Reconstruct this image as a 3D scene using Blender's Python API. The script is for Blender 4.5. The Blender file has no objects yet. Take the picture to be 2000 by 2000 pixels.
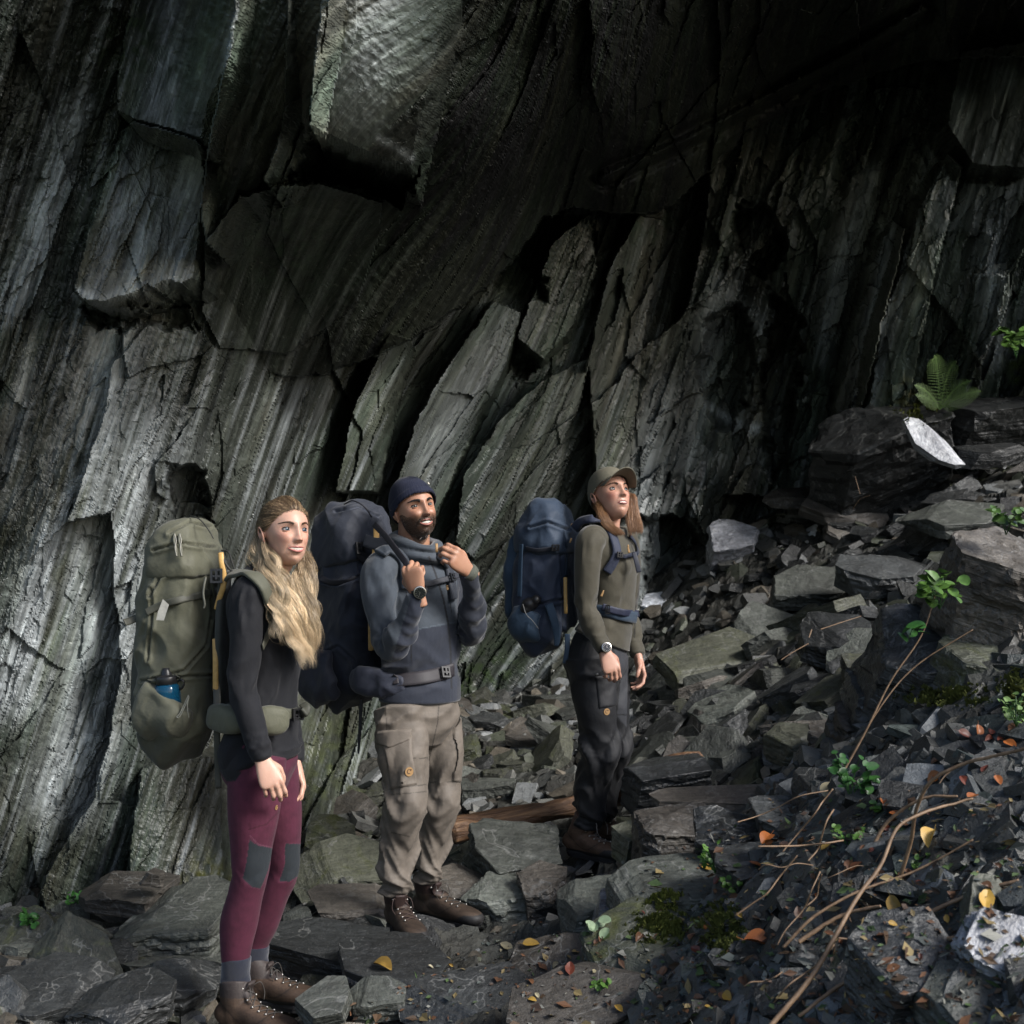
import bpy, bmesh, math, random
import numpy as np
from mathutils import Vector, Matrix, noise as mnoise
from mathutils.bvhtree import BVHTree

# ------------------------------------------------------------------ camera
scene = bpy.context.scene
COL = scene.collection
CZ = 1.55            # height of the camera above the path
FPX = 2600.0         # focal length in units of a 2000 unit wide frame
cam_d = bpy.data.cameras.new('camera')
cam_d.sensor_width = 36.0
cam_d.lens = 36.0 * FPX / 2000.0
cam_d.shift_y = 61.0 / 2000.0
cam_d.clip_start = 0.05
cam_d.clip_end = 2000.0
cam_d.dof.use_dof = True
cam_d.dof.focus_distance = 5.0
cam_d.dof.aperture_fstop = 5.6
cam = bpy.data.objects.new('camera', cam_d)
COL.objects.link(cam)
cam.location = (0, 0, CZ)
cam.rotation_euler = (math.radians(90), 0, 0)
scene.camera = cam

# ------------------------------------------------------------------ world, sun, exposure
SUN_EL, SUN_AZ = math.radians(38), math.radians(121)   # azimuth clockwise from +Y (the view direction)
world = bpy.data.worlds.new('World')
scene.world = world
world.use_nodes = True
nt = world.node_tree
for n in list(nt.nodes):
    nt.nodes.remove(n)
sky = nt.nodes.new('ShaderNodeTexSky')
sky.sky_type = 'NISHITA'
sky.sun_disc = False
sky.sun_elevation = SUN_EL
sky.sun_rotation = SUN_AZ
sky.air_density = 1.0
sky.dust_density = 2.5
sky.ozone_density = 1.0
bg = nt.nodes.new('ShaderNodeBackground')
bg.inputs['Strength'].default_value = 0.085
wo = nt.nodes.new('ShaderNodeOutputWorld')
nt.links.new(sky.outputs[0], bg.inputs[0])
nt.links.new(bg.outputs[0], wo.inputs[0])
sun_d = bpy.data.lights.new('sun', 'SUN')
sun_d.energy = 2.2
sun_d.angle = math.radians(18)
sun_d.color = (1.0, 0.99, 0.975)
sun = bpy.data.objects.new('sun', sun_d)
COL.objects.link(sun)
sdir = Vector((math.sin(SUN_AZ) * math.cos(SUN_EL), math.cos(SUN_AZ) * math.cos(SUN_EL), math.sin(SUN_EL)))
sun.rotation_euler = sdir.to_track_quat('Z', 'Y').to_euler()
sun.location = sdir * 30
vs = scene.view_settings
vs.view_transform = 'Standard'
vs.look = 'None'
vs.gamma = 1.0
vs.exposure = 1.25
scene.render.engine = 'CYCLES'
scene.cycles.max_bounces = 5
scene.cycles.diffuse_bounces = 2
scene.cycles.use_denoising = True

random.seed(7)
RNG = np.random.default_rng(7)

# ------------------------------------------------------------------ numpy helpers
def P(px, py, Y):
    """world point seen at (px, py) of the 2000 x 2000 frame at distance Y along the view"""
    return Vector(((px - 1000.0) / FPX * Y, Y, CZ - (py - 1061.0) / FPX * Y))

def _hash(ix, iy, seed):
    h = (ix.astype(np.int64) * 374761393 + iy.astype(np.int64) * 668265263 + int(seed) * 1442695041) & 0xFFFFFFFF
    h = ((h ^ (h >> 13)) * 1274126177) & 0xFFFFFFFF
    h = ((h ^ (h >> 16)) * 2246822519) & 0xFFFFFFFF
    return ((h ^ (h >> 15)) & 0xFFFFFF) / float(0xFFFFFF)

def vnoise(x, y, seed=0):
    x = np.asarray(x, float); y = np.asarray(y, float)
    ix = np.floor(x); iy = np.floor(y)
    fx = x - ix; fy = y - iy
    fx = fx * fx * (3 - 2 * fx); fy = fy * fy * (3 - 2 * fy)
    a = _hash(ix, iy, seed); b = _hash(ix + 1, iy, seed)
    c = _hash(ix, iy + 1, seed); d = _hash(ix + 1, iy + 1, seed)
    return (a + (b - a) * fx) * (1 - fy) + (c + (d - c) * fx) * fy      # 0..1

def fbm(x, y, seed=0, octv=4, gain=0.5):
    s = 0; a = 1; t = 0
    for k in range(octv):
        s = s + a * (vnoise(x, y, seed + k * 17) - 0.5); t += a
        x = x * 2.03 + 3.1; y = y * 2.03 + 1.7; a *= gain
    return s / t * 2                                                   # about -1..1

def cells(x, y, seed=0):
    """voronoi: returns per point the cell's random numbers (r1,r2,r3), the offset to the cell's seed and edge distance"""
    ix = np.floor(x); iy = np.floor(y)
    best = np.full(x.shape, 1e9); sec = np.full(x.shape, 1e9)
    cx = np.zeros(x.shape); cy = np.zeros(x.shape); dx = np.zeros(x.shape); dy = np.zeros(x.shape)
    for oy in (-1, 0, 1):
        for ox in (-1, 0, 1):
            jx = ix + ox; jy = iy + oy
            sx = jx + _hash(jx, jy, seed); sy = jy + _hash(jx, jy, seed + 5)
            d = (x - sx) ** 2 + (y - sy) ** 2
            m = d < best
            sec = np.where(m, best, np.minimum(sec, d))
            best = np.where(m, d, best)
            cx = np.where(m, jx, cx); cy = np.where(m, jy, cy)
            dx = np.where(m, x - sx, dx); dy = np.where(m, y - sy, dy)
    return (_hash(cx, cy, seed + 11), _hash(cx, cy, seed + 12), _hash(cx, cy, seed + 13), dx, dy, np.sqrt(sec) - np.sqrt(best))

def sstep(a, b, x):
    t = np.clip((x - a) / (b - a), 0, 1)
    return t * t * (3 - 2 * t)

class TPS:
    """thin plate spline through scattered control values"""
    def __init__(self, pts, scale=1.0, lam=1e-3):
        p = np.array(pts, float); self.p = p[:, :2] / scale; self.s = scale
        n = len(p)
        K = self._k(np.linalg.norm(self.p[:, None] - self.p[None], axis=2)) + lam * np.eye(n)
        A = np.zeros((n + 3, n + 3)); A[:n, :n] = K
        A[:n, n] = 1; A[:n, n + 1:] = self.p; A[n, :n] = 1; A[n + 1:, :n] = self.p.T
        self.w = np.linalg.solve(A, np.concatenate([p[:, 2], [0, 0, 0]]))
    def _k(self, r):
        return np.where(r > 1e-9, r * r * np.log(np.maximum(r, 1e-9)), 0)
    def __call__(self, x, y):
        x = np.asarray(x, float) / self.s; y = np.asarray(y, float) / self.s
        out = self.w[-3] + self.w[-2] * x + self.w[-1] * y
        for (a, b), w in zip(self.p, self.w[:-3]):
            out = out + w * self._k(np.sqrt((x - a) ** 2 + (y - b) ** 2))
        return out

def poly_sd(px, py, poly):
    """signed distance to a polygon, positive inside"""
    poly = np.array(poly, float)
    d = np.full(px.shape, 1e18); inside = np.zeros(px.shape, bool)
    n = len(poly)
    for i in range(n):
        a = poly[i]; b = poly[(i + 1) % n]
        e = b - a
        wx = px - a[0]; wy = py - a[1]
        t = np.clip((wx * e[0] + wy * e[1]) / max(e @ e, 1e-9), 0, 1)
        d = np.minimum(d, (wx - t * e[0]) ** 2 + (wy - t * e[1]) ** 2)
        c = ((a[1] > py) != (b[1] > py)) & (px < (b[0] - a[0]) * (py - a[1]) / (b[1] - a[1] + 1e-12) + a[0])
        inside ^= c
    d = np.sqrt(d)
    return np.where(inside, d, -d)

def line_dist(px, py, pts):
    d = np.full(px.shape, 1e18); tt = np.zeros(px.shape)
    n = len(pts) - 1
    for i in range(n):
        a = np.array(pts[i][:2], float); b = np.array(pts[i + 1][:2], float); e = b - a
        wx = px - a[0]; wy = py - a[1]
        t = np.clip((wx * e[0] + wy * e[1]) / max(e @ e, 1e-9), 0, 1)
        dd = (wx - t * e[0]) ** 2 + (wy - t * e[1]) ** 2
        m = dd < d
        d = np.where(m, dd, d); tt = np.where(m, (i + t) / n, tt)
    return np.sqrt(d), tt

# ------------------------------------------------------------------ object helpers
def mesh_np(name, verts, faces, cols=None, vecs=None, smooth=False):
    """faces: (n,4) or (n,3) int array"""
    me = bpy.data.meshes.new(name)
    verts = np.asarray(verts, np.float32); faces = np.asarray(faces, np.int32)
    k = faces.shape[1]
    me.vertices.add(len(verts)); me.vertices.foreach_set('co', verts.ravel())
    me.loops.add(faces.size); me.loops.foreach_set('vertex_index', faces.ravel())
    me.polygons.add(len(faces))
    me.polygons.foreach_set('loop_start', np.arange(0, faces.size, k, dtype=np.int32))
    me.polygons.foreach_set('use_smooth', np.full(len(faces), smooth))
    me.update(calc_edges=True)
    if cols is not None: set_col(me, cols)
    if vecs is not None:
        at = me.attributes.new('strata', 'FLOAT_VECTOR', 'POINT'); at.data.foreach_set('vector', np.asarray(vecs, np.float32).ravel())
    return me

def set_col(me, cols, name='tint'):
    c = np.asarray(cols, np.float32)
    if c.shape[1] == 3: c = np.concatenate([c, np.ones((len(c), 1), np.float32)], 1)
    at = me.attributes.get(name) or me.attributes.new(name, 'FLOAT_COLOR', 'POINT')
    at.data.foreach_set('color', c.ravel())

def add(name, me, mat=None, parent=None, loc=None, rot=None):
    o = bpy.data.objects.new(name, me)
    COL.objects.link(o)
    if mat is not None and me is not None and not me.materials: me.materials.append(mat)
    if parent is not None: o.parent = parent
    if loc is not None: o.location = loc
    if rot is not None: o.rotation_euler = rot
    return o

def tag(o, label=None, cat=None, group=None, kind=None):
    if label: o['label'] = label
    if cat: o['category'] = cat
    if group: o['group'] = group
    if kind: o['kind'] = kind
    return o

def mesh_add(name, V, F, mat, parent=None, smooth=True, cols=None, origin=None):
    """mesh from world coordinates and a list of faces of any size"""
    V = np.asarray(V, float)
    org = np.array(origin if origin is not None else (parent.matrix_world.translation if parent is not None else (0, 0, 0)), float)
    me = bpy.data.meshes.new(name)
    me.from_pydata((V - org).tolist(), [], [list(map(int, f)) for f in F])
    me.polygons.foreach_set('use_smooth', [smooth] * len(me.polygons))
    if cols is not None: set_col(me, cols)
    me.update()
    o = add(name, me, mat)
    if parent is not None:
        o.parent = parent
    else:
        o.location = org
    return o

# ------------------------------------------------------------------ materials
class MB:
    """small wrapper for node materials"""
    def __init__(self, name):
        self.m = bpy.data.materials.new(name); self.m.use_nodes = True
        self.t = self.m.node_tree; self.b = self.t.nodes['Principled BSDF']
    def n(self, typ, **kw):
        nd = self.t.nodes.new(typ)
        for k, v in kw.items():
            if k in nd.inputs.keys() if isinstance(k, str) else False: nd.inputs[k].default_value = v
            else: setattr(nd, k, v)
        return nd
    def l(self, a, b): self.t.links.new(a, b)
    def coord(self, kind='Object', scale=(1, 1, 1)):
        if kind == 'strata':
            c = self.n('ShaderNodeAttribute', attribute_name='strata').outputs['Vector']
        else:
            c = self.n('ShaderNodeTexCoord').outputs[kind]
        mp = self.n('ShaderNodeMapping'); mp.inputs['Scale'].default_value = scale
        self.l(c, mp.inputs['Vector']); return mp.outputs['Vector']
    def noise(self, vec, scale, detail=4, rough=0.55, dist=0.0):
        nd = self.n('ShaderNodeTexNoise'); nd.inputs['Scale'].default_value = scale
        nd.inputs['Detail'].default_value = detail; nd.inputs['Roughness'].default_value = rough
        nd.inputs['Distortion'].default_value = dist
        self.l(vec, nd.inputs['Vector']); return nd.outputs['Fac']
    def ramp(self, fac, stops):
        nd = self.n('ShaderNodeValToRGB'); e = nd.color_ramp.elements
        while len(e) < len(stops): e.new(0.5)
        for el, (p, c) in zip(e, stops):
            el.position = p; el.color = (c, c, c, 1) if not hasattr(c, '__len__') else (*c, 1)
        self.l(fac, nd.inputs['Fac']); return nd.outputs['Color']
    def mix(self, fac, a, b, mode='MIX'):
        nd = self.n('ShaderNodeMix', data_type='RGBA', blend_type=mode)
        for k, v in ((0, fac), (6, a), (7, b)):
            if hasattr(v, 'is_linked') or hasattr(v, 'node'): self.l(v, nd.inputs[k])
            elif k == 0: nd.inputs[0].default_value = v
            else: nd.inputs[k].default_value = (*v, 1) if hasattr(v, '__len__') else (v, v, v, 1)
        return nd.outputs[2]
    def math(self, op, a, b=0.0):
        nd = self.n('ShaderNodeMath', operation=op)
        for k, v in ((0, a), (1, b)):
            if hasattr(v, 'node'): self.l(v, nd.inputs[k])
            else: nd.inputs[k].default_value = v
        return nd.outputs[0]
    def bump(self, h, strength=0.5, dist=0.01, prev=None):
        nd = self.n('ShaderNodeBump'); nd.inputs['Strength'].default_value = strength; nd.inputs['Distance'].default_value = dist
        self.l(h, nd.inputs['Height'])
        if prev is not None: self.l(prev, nd.inputs['Normal'])
        return nd.outputs['Normal']
    def out(self, color=None, rough=None, normal=None, metallic=None, spec=None):
        for k, v in (('Base Color', color), ('Roughness', rough), ('Normal', normal), ('Metallic', metallic), ('Specular IOR Level', spec)):
            if v is None: continue
            if hasattr(v, 'node'): self.l(v, self.b.inputs[k])
            elif k == 'Base Color': self.b.inputs[k].default_value = (*v, 1)
            else: self.b.inputs[k].default_value = v
        return self.m

def attr_col(mb, name='tint'):
    return mb.n('ShaderNodeAttribute', attribute_name=name).outputs['Color']

def mat_cliff():
    mb = MB('wet_slate')
    c1 = mb.coord('strata', (9, 0.9, 3)); c2 = mb.coord('strata', (34, 2.2, 8)); c3 = mb.coord('strata', (1, 1, 1))
    n1 = mb.noise(c1, 1.6, 6, 0.62, 0.6); n2 = mb.noise(c2, 2.2, 5, 0.65, 0.3); n3 = mb.noise(c3, 22, 6, 0.7)
    spk = mb.noise(c3, 90, 3, 0.7)
    t = attr_col(mb)
    k = mb.ramp(n1, [(0.28, 0.5), (0.5, 0.95), (0.72, 1.6)])
    k2 = mb.ramp(n2, [(0.3, 0.6), (0.7, 1.5)])
    col = mb.mix(1.0, t, k, 'MULTIPLY'); col = mb.mix(1.0, col, k2, 'MULTIPLY')
    col = mb.mix(mb.ramp(spk, [(0.62, 0.0), (0.74, 0.5)]), col, (0.22, 0.22, 0.2))
    ro = mb.ramp(n3, [(0.3, 0.24), (0.7, 0.52)])
    h = mb.math('ADD', mb.math('MULTIPLY', n1, 1.2), mb.math('ADD', mb.math('MULTIPLY', n2, 0.6), mb.math('MULTIPLY', n3, 0.18)))
    nb = mb.bump(h, 0.5, 0.014)
    bw = mb.n('ShaderNodeRGBToBW'); mb.l(t, bw.inputs[0])
    return mb.out(col, ro, nb, spec=mb.ramp(bw.outputs[0], [(0.012, 0.06), (0.05, 0.5)]))

def mat_slate(name, base, base2, gloss=(0.38, 0.72), stain=None, layers=1.0):
    """slate blocks: layered sides (fine bands across local z), dusty or wet faces; a tone of its own per object"""
    mb = MB(name)
    oi = mb.n('ShaderNodeObjectInfo')
    co = mb.coord('Object', (1, 1, 1))
    ad = mb.n('ShaderNodeVectorMath', operation='ADD'); mb.l(co, ad.inputs[0])
    rv = mb.n('ShaderNodeCombineXYZ')
    for i in range(3): mb.l(mb.math('MULTIPLY', oi.outputs['Random'], 37.0 + 11 * i), rv.inputs[i])
    mb.l(rv.outputs[0], ad.inputs[1])
    v = ad.outputs[0]
    lay = mb.n('ShaderNodeMapping'); lay.inputs['Scale'].default_value = (2.5, 2.5, 60); mb.l(v, lay.inputs['Vector'])
    nl = mb.noise(lay.outputs[0], 1.0, 4, 0.6, 0.3)
    na = mb.noise(v, 4.5, 6, 0.62, 0.5); nb_ = mb.noise(v, 38, 5, 0.7); sp = mb.noise(v, 140, 2, 0.7)
    tone = mb.ramp(oi.outputs['Random'], [(0.0, 0.6), (0.55, 1.0), (0.9, 1.45), (1.0, 1.9)])
    col = mb.mix(mb.ramp(na, [(0.35, 0.0), (0.65, 1.0)]), base, base2)
    col = mb.mix(1.0, col, tone, 'MULTIPLY')
    col = mb.mix(1.0, col, mb.ramp(nb_, [(0.25, 0.6), (0.75, 1.4)]), 'MULTIPLY')
    col = mb.mix(1.0, col, mb.ramp(nl, [(0.3, 0.7), (0.7, 1.3)]), 'MULTIPLY')
    if stain:
        col = mb.mix(mb.ramp(mb.noise(v, 7, 5, 0.65, 0.8), [(stain[1], 0.0), (stain[1] + 0.12, 0.85)]), col, stain[0])
    vn = mb.math('ABSOLUTE', mb.math('SUBTRACT', mb.noise(v, 2.6, 4, 0.6, 0.4), 0.5))
    col = mb.mix(mb.ramp(vn, [(0.0, 0.42), (0.007, 0.0)]), col, (0.20, 0.20, 0.19))
    fw = mb.n('ShaderNodeMapping'); fw.inputs['Scale'].default_value = (9, 70, 30); mb.l(v, fw.inputs['Vector'])
    col = mb.mix(1.0, col, mb.ramp(mb.noise(fw.outputs[0], 1.0, 3, 0.6), [(0.3, 0.75), (0.7, 1.3)]), 'MULTIPLY')
    col = mb.mix(mb.ramp(sp, [(0.64, 0.0), (0.78, 0.5)]), col, (0.24, 0.24, 0.23))
    ro = mb.ramp(na, [(0.3, gloss[0]), (0.7, gloss[1])])
    h = mb.math('ADD', mb.math('MULTIPLY', nl, 1.0 * layers), mb.math('ADD', mb.math('MULTIPLY', na, 2.0), mb.math('MULTIPLY', nb_, 0.5)))
    return mb.out(col, ro, mb.bump(h, 0.95, 0.012), spec=0.45)

def mat_plain(name, col, rough=0.6, metallic=0.0, bump=None, var=0.15, sheen=0.0, tint=False, spec=0.4, alpha=None):
    mb = MB(name)
    co = mb.coord('Object')
    n = mb.noise(co, 60 if bump is None else bump[0], 3, 0.6)
    c = attr_col(mb) if tint else None
    lo = tuple(x * (1 - var) for x in col); hi = tuple(min(1, x * (1 + var)) for x in col)
    cc = mb.mix(mb.ramp(n, [(0.3, 0.0), (0.7, 1.0)]), lo, hi)
    if tint: cc = mb.mix(1.0, c, cc, 'MULTIPLY')
    nb = mb.bump(n, bump[1], bump[2]) if bump else None
    mb.out(cc, rough, nb, metallic, spec)
    if sheen:
        mb.b.inputs['Sheen Weight'].default_value = sheen
    return mb.m
# ------------------------------------------------------------------ the ground
M_CLIFF = mat_cliff()
GP = []                                    # control points of the terrain: (X, Y, Z)
for px, py, Y in ((490, 2016, 4.42), (480, 1962, 4.69), (800, 1850, 5.1), (860, 1812, 5.35), (1150, 1690, 5.9), (1000, 1630, 6.4), (1000, 1480, 7.6), (950, 1400, 9.0),
                  (60, 1850, 4.9), (150, 1790, 5.5), (420, 1800, 5.6), (600, 1690, 6.6), (1180, 1400, 9.0), (1000, 1960, 4.3), (1250, 1840, 4.6), (1350, 1530, 6.2),
                  (1400, 1300, 8.2), (1500, 1200, 9.0), (1450, 1060, 10.4), (1700, 1010, 10.2), (1880, 930, 10.4), (1990, 900, 10.0), (1750, 1200, 7.6), (1990, 1150, 6.5),
                  (1600, 1480, 5.6), (1780, 1330, 5.2), (1560, 1700, 3.9), (1620, 1980, 3.25), (1960, 1560, 3.6), (1960, 1960, 2.9), (1980, 1260, 4.7), (1300, 1700, 5.1), (1280, 1980, 3.9),
                  (2200, 1000, 7.5), (2300, 1400, 3.9), (2300, 1900, 2.6)):
    p = P(px, py, Y); GP.append((p.x, p.y, p.z))
GP += [(-1.5, 3.0, 0.0), (-3.5, 4.5, 0.05), (-3, 2, -0.05), (0, 2.5, 0.0), (0, 0, -0.1), (-3, -2, -0.2), (3, 0, 0.9), (3.4, 3, 1.5), (4.5, 6, 2.2), (5.5, 10, 2.6), (2.8, -2, 0.5),
       (0.3, 11.0, 0.7), (2, 12.5, 2.0), (4, 12.5, 2.7), (-1.5, 8.0, 0.35), (-3, 7, 0.2), (-1, 11, 0.6)]
_tg = TPS([(x, y, z) for x, y, z in GP], 3.0, 2e-3)

def ground_z(x, y):
    x = np.asarray(x, float); y = np.asarray(y, float)
    return _tg(x, y)

def gz(x, y):
    return float(ground_z(np.array([x]), np.array([y]))[0])

def gnormal(x, y, e=0.12):
    zx = (gz(x + e, y) - gz(x - e, y)) / (2 * e); zy = (gz(x, y + e) - gz(x, y - e)) / (2 * e)
    return Vector((-zx, -zy, 1)).normalized()

def build_ground():
    n1, n2 = 520, 620
    x = np.linspace(-4.2, 6.0, n1); y = np.linspace(0.6, 13.0, n2)
    X, Y = np.meshgrid(x, y)
    Z = ground_z(X, Y)
    w = fbm(X * 1.3, Y * 1.3, 3, 3) * 0.25
    r1, r2, r3, dx, dy, e = cells(X * 5 + w * 3, Y * 5 + w * 2, 31)
    Z = Z + (r1 - 0.5) * 0.05 + dx * (r2 - 0.5) * 0.12 + dy * (r3 - 0.5) * 0.12
    r1, r2, r3, dx, dy, e = cells(X * 16 + w * 9, Y * 16, 32)
    Z = Z + (r1 - 0.5) * 0.022 + dx * (r2 - 0.5) * 0.03 + dy * (r3 - 0.5) * 0.03
    Z = Z + fbm(X * 30, Y * 30, 9, 3) * 0.006 - 0.02
    idx = np.arange(n1 * n2).reshape(n2, n1)
    F = np.stack([idx[:-1, :-1], idx[:-1, 1:], idx[1:, 1:], idx[1:, :-1]], -1).reshape(-1, 4)
    V = np.stack([X, Y, Z], -1).reshape(-1, 3)
    soil = np.array([0.026, 0.024, 0.019]); rock = np.array([0.042, 0.044, 0.039]); moss = np.array([0.05, 0.06, 0.02])
    a = np.clip(0.5 + fbm(X * 2.2, Y * 2.2, 40, 4), 0, 1)[..., None]
    C = soil * (1 - a) + rock * a
    C = C * (0.7 + 0.6 * r1[..., None])
    m = sstep(0.28, 0.5, fbm(X * 1.1 + 5, Y * 1.1, 44, 4))[..., None]
    C = C * (1 - 0.6 * m) + moss * 0.6 * m
    me = mesh_np('ground', V, F, C.reshape(-1, 3), np.stack([X, Y, Z], -1).reshape(-1, 3) * 1.0)
    mb = MB('damp_scree')
    c3 = mb.coord('Object'); n = mb.noise(c3, 14, 6, 0.7); n2_ = mb.noise(c3, 70, 4, 0.7)
    col = mb.mix(1.0, attr_col(mb), mb.ramp(n, [(0.3, 0.55), (0.7, 1.5)]), 'MULTIPLY')
    col = mb.mix(mb.ramp(n2_, [(0.62, 0), (0.75, 0.5)]), col, (0.13, 0.13, 0.12))
    h = mb.math('ADD', n, mb.math('MULTIPLY', n2_, 0.5))
    m = mb.out(col, mb.ramp(n2_, [(0.3, 0.45), (0.7, 0.85)]), mb.bump(h, 0.9, 0.02), spec=0.35)
    o = add('ground', me, m); tag(o, 'dark damp ground of slate waste and soil under the hikers', kind='structure')
    # the land beyond the cave mouth, far out and behind the camera
    nx = 90
    x = np.linspace(-120, 120, nx); X, Y = np.meshgrid(x, x)
    Z = -1.1 + fbm(X * 0.03, Y * 0.03, 70, 3) * 2.0 - sstep(0, 10, 12 - np.hypot(X, Y)) * 1.2
    idx = np.arange(nx * nx).reshape(nx, nx)
    F = np.stack([idx[:-1, :-1], idx[:-1, 1:], idx[1:, 1:], idx[1:, :-1]], -1).reshape(-1, 4)
    me = mesh_np('terrain', np.stack([X, Y, Z], -1).reshape(-1, 3), F, smooth=True)
    mt = mat_plain('hillside_turf', (0.05, 0.065, 0.03), 0.9, bump=(3, 0.5, 0.2))
    tag(add('terrain', me, mt), 'dark hillside sinking away beyond the quarry floor', kind='structure')

# ------------------------------------------------------------------ the quarry face and its overhang
BACK = [(-350, 1760, 5.2), (0, 1760, 5.55), (200, 1760, 5.7), (420, 1740, 5.95), (600, 1650, 6.9), (720, 1500, 8.0), (900, 1390, 9.5), (1250, 1380, 10.2), (1600, 1300, 11.2), (2000, 1200, 11.2), (2350, 1200, 11.2),
        (-350, 1000, 4.7), (0, 1000, 5.15), (250, 1000, 5.55), (450, 900, 6.0), (650, 900, 7.1), (800, 900, 8.2), (1000, 900, 9.3), (1200, 1000, 10.2), (1400, 900, 10.9), (1600, 800, 11.0), (1800, 600, 10.3), (1990, 500, 9.9), (1990, 150, 9.9), (2350, 600, 9.8),
        (-350, 200, 4.2), (0, 300, 4.75), (250, 500, 5.3), (450, 400, 5.5), (650, 600, 6.7), (800, 700, 7.9), (1000, 550, 8.9), (1200, 450, 9.7), (1500, 250, 10.5), (1900, 120, 10.2), (2350, 0, 9.6),
        (0, -300, 4.2), (600, 0, 6.2), (1000, 0, 8), (1500, -200, 10), (600, -500, 5.5), (1500, -500, 9.5), (2350, -500, 9.5)]
FRONT = [(380, 620, 5.75), (430, 700, 6.0), (560, 725, 6.2), (640, 725, 6.35), (740, 695, 6.5), (830, 645, 6.7), (900, 595, 6.85), (1000, 510, 7.1), (1060, 445, 7.3), (1130, 410, 7.6), (1300, 405, 8.2), (1400, 330, 8.6), (1500, 240, 9.0), (1700, 160, 9.0), (1900, 115, 8.9), (2350, 60, 8.8),
         (250, 400, 5.1), (100, 200, 4.7), (450, 300, 4.9), (550, 500, 5.6), (600, 350, 5.2), (700, 150, 4.6), (850, 200, 5.0), (850, 450, 6.0), (1000, 330, 6.1), (1200, 200, 6.3), (1000, 100, 5.3), (1400, 60, 6.6), (1700, 30, 7.3), (2000, 0, 7.9),
         (400, 0, 4.3), (800, -100, 4.2), (1300, -200, 5.5), (2000, -300, 6.7), (300, -500, 3.6), (900, -500, 3.9), (1600, -500, 5.3), (2350, -500, 6.2), (-350, 0, 4.2), (-350, -500, 3.6)]
ARCH = [(330, 640), (385, 625), (430, 695), (500, 715), (560, 735), (640, 725), (740, 695), (830, 645), (900, 595), (950, 560), (1000, 510), (1060, 425), (1120, 405), (1200, 418), (1290, 415), (1345, 370), (1400, 320), (1450, 262), (1540, 215), (1620, 170), (1700, 150), (1780, 120), (1870, 112), (2400, 110), (2400, -900), (330, -900)]
SLABS = [  # polygon, lift towards the viewer in metres, tilt per px (x, y), tint
    ([(240, 250), (262, 238), (385, 274), (398, 330), (390, 440), (380, 545), (352, 553), (330, 545), (300, 562), (285, 552), (272, 568), (200, 588), (160, 585), (144, 560), (165, 480), (190, 400), (215, 330)], 0.42, (-0.0004, 0.0009)),
    ([(270, -60), (400, -60), (480, -60), (450, 110), (405, 200), (390, 268), (262, 232), (228, 215), (232, 130)], 0.36, (-0.0003, 0.0007)),
    ([(470, -60), (565, -60), (560, 150), (548, 280), (500, 372), (466, 372), (440, 430), (402, 475), (392, 400), (405, 300), (440, 120)], 0.40, (-0.0007, 0.0007)),
    ([(565, -60), (655, -60), (612, 150), (604, 246), (566, 318), (540, 345), (515, 352), (552, 250)], 0.36, (0.0006, 0.0006)),
    ([(640, -60), (895, -60), (862, 60), (838, 170), (800, 326), (700, 288), (606, 246), (612, 120)], 0.50, (-0.0003, 0.0009)),
    ([(400, 470), (470, 385), (600, 350), (748, 395), (742, 455), (708, 555), (700, 590), (640, 640), (560, 690), (430, 680), (395, 610)], 0.12, (0.0, -0.0004)),
    ([(240, 690), (235, 600), (370, 600), (395, 690), (380, 700), (300, 715), (250, 738)], 0.10, (0.0002, 0)),
    ([(278, 1500), (330, 1483), (432, 1478), (436, 1780), (236, 1780), (262, 1600)], 0.30, (0.0002, 0)),
    ([(560, 1380), (650, 1370), (645, 1640), (585, 1650), (560, 1600)], 0.25, (0.0002, 0)),
    ([(890, 1060), (905, 930), (985, 810), (1060, 740), (1152, 700), (1130, 800), (1050, 960), (985, 1060), (930, 1095)], 0.75, (0.001, 0.0)),
    ([(770, 960), (810, 830), (870, 720), (965, 590), (1018, 610), (985, 720), (930, 830), (885, 930), (850, 1010), (800, 1010)], 0.55, (-0.0006, 0.0)),
    ([(655, 960), (690, 800), (760, 650), (800, 660), (760, 800), (730, 960)], 0.45, (0.0006, 0.0)),
    ([(1010, 660), (1080, 470), (1150, 420), (1165, 520), (1120, 640), (1060, 700)], 0.5, (0.001, 0.0)),
    ([(1170, 1000), (1150, 700), (1190, 520), (1250, 420), (1300, 430), (1260, 640), (1230, 900), (1240, 1010)], 0.35, (-0.0005, 0.0)),
    ([(1690, 860), (1720, 640), (1790, 420), (1850, 300), (1880, 330), (1830, 520), (1780, 760), (1750, 880)], 0.5, (-0.0006, 0.0)),
    ([(1600, 960), (1640, 760), (1700, 520), (1745, 430), (1770, 450), (1720, 640), (1660, 900), (1640, 960)], 0.3, (0.0006, 0.0)),
    ([(1880, 100), (2020, 80), (2020, 330), (1900, 320), (1850, 240)], 0.5, (0, 0.0)),
]
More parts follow.
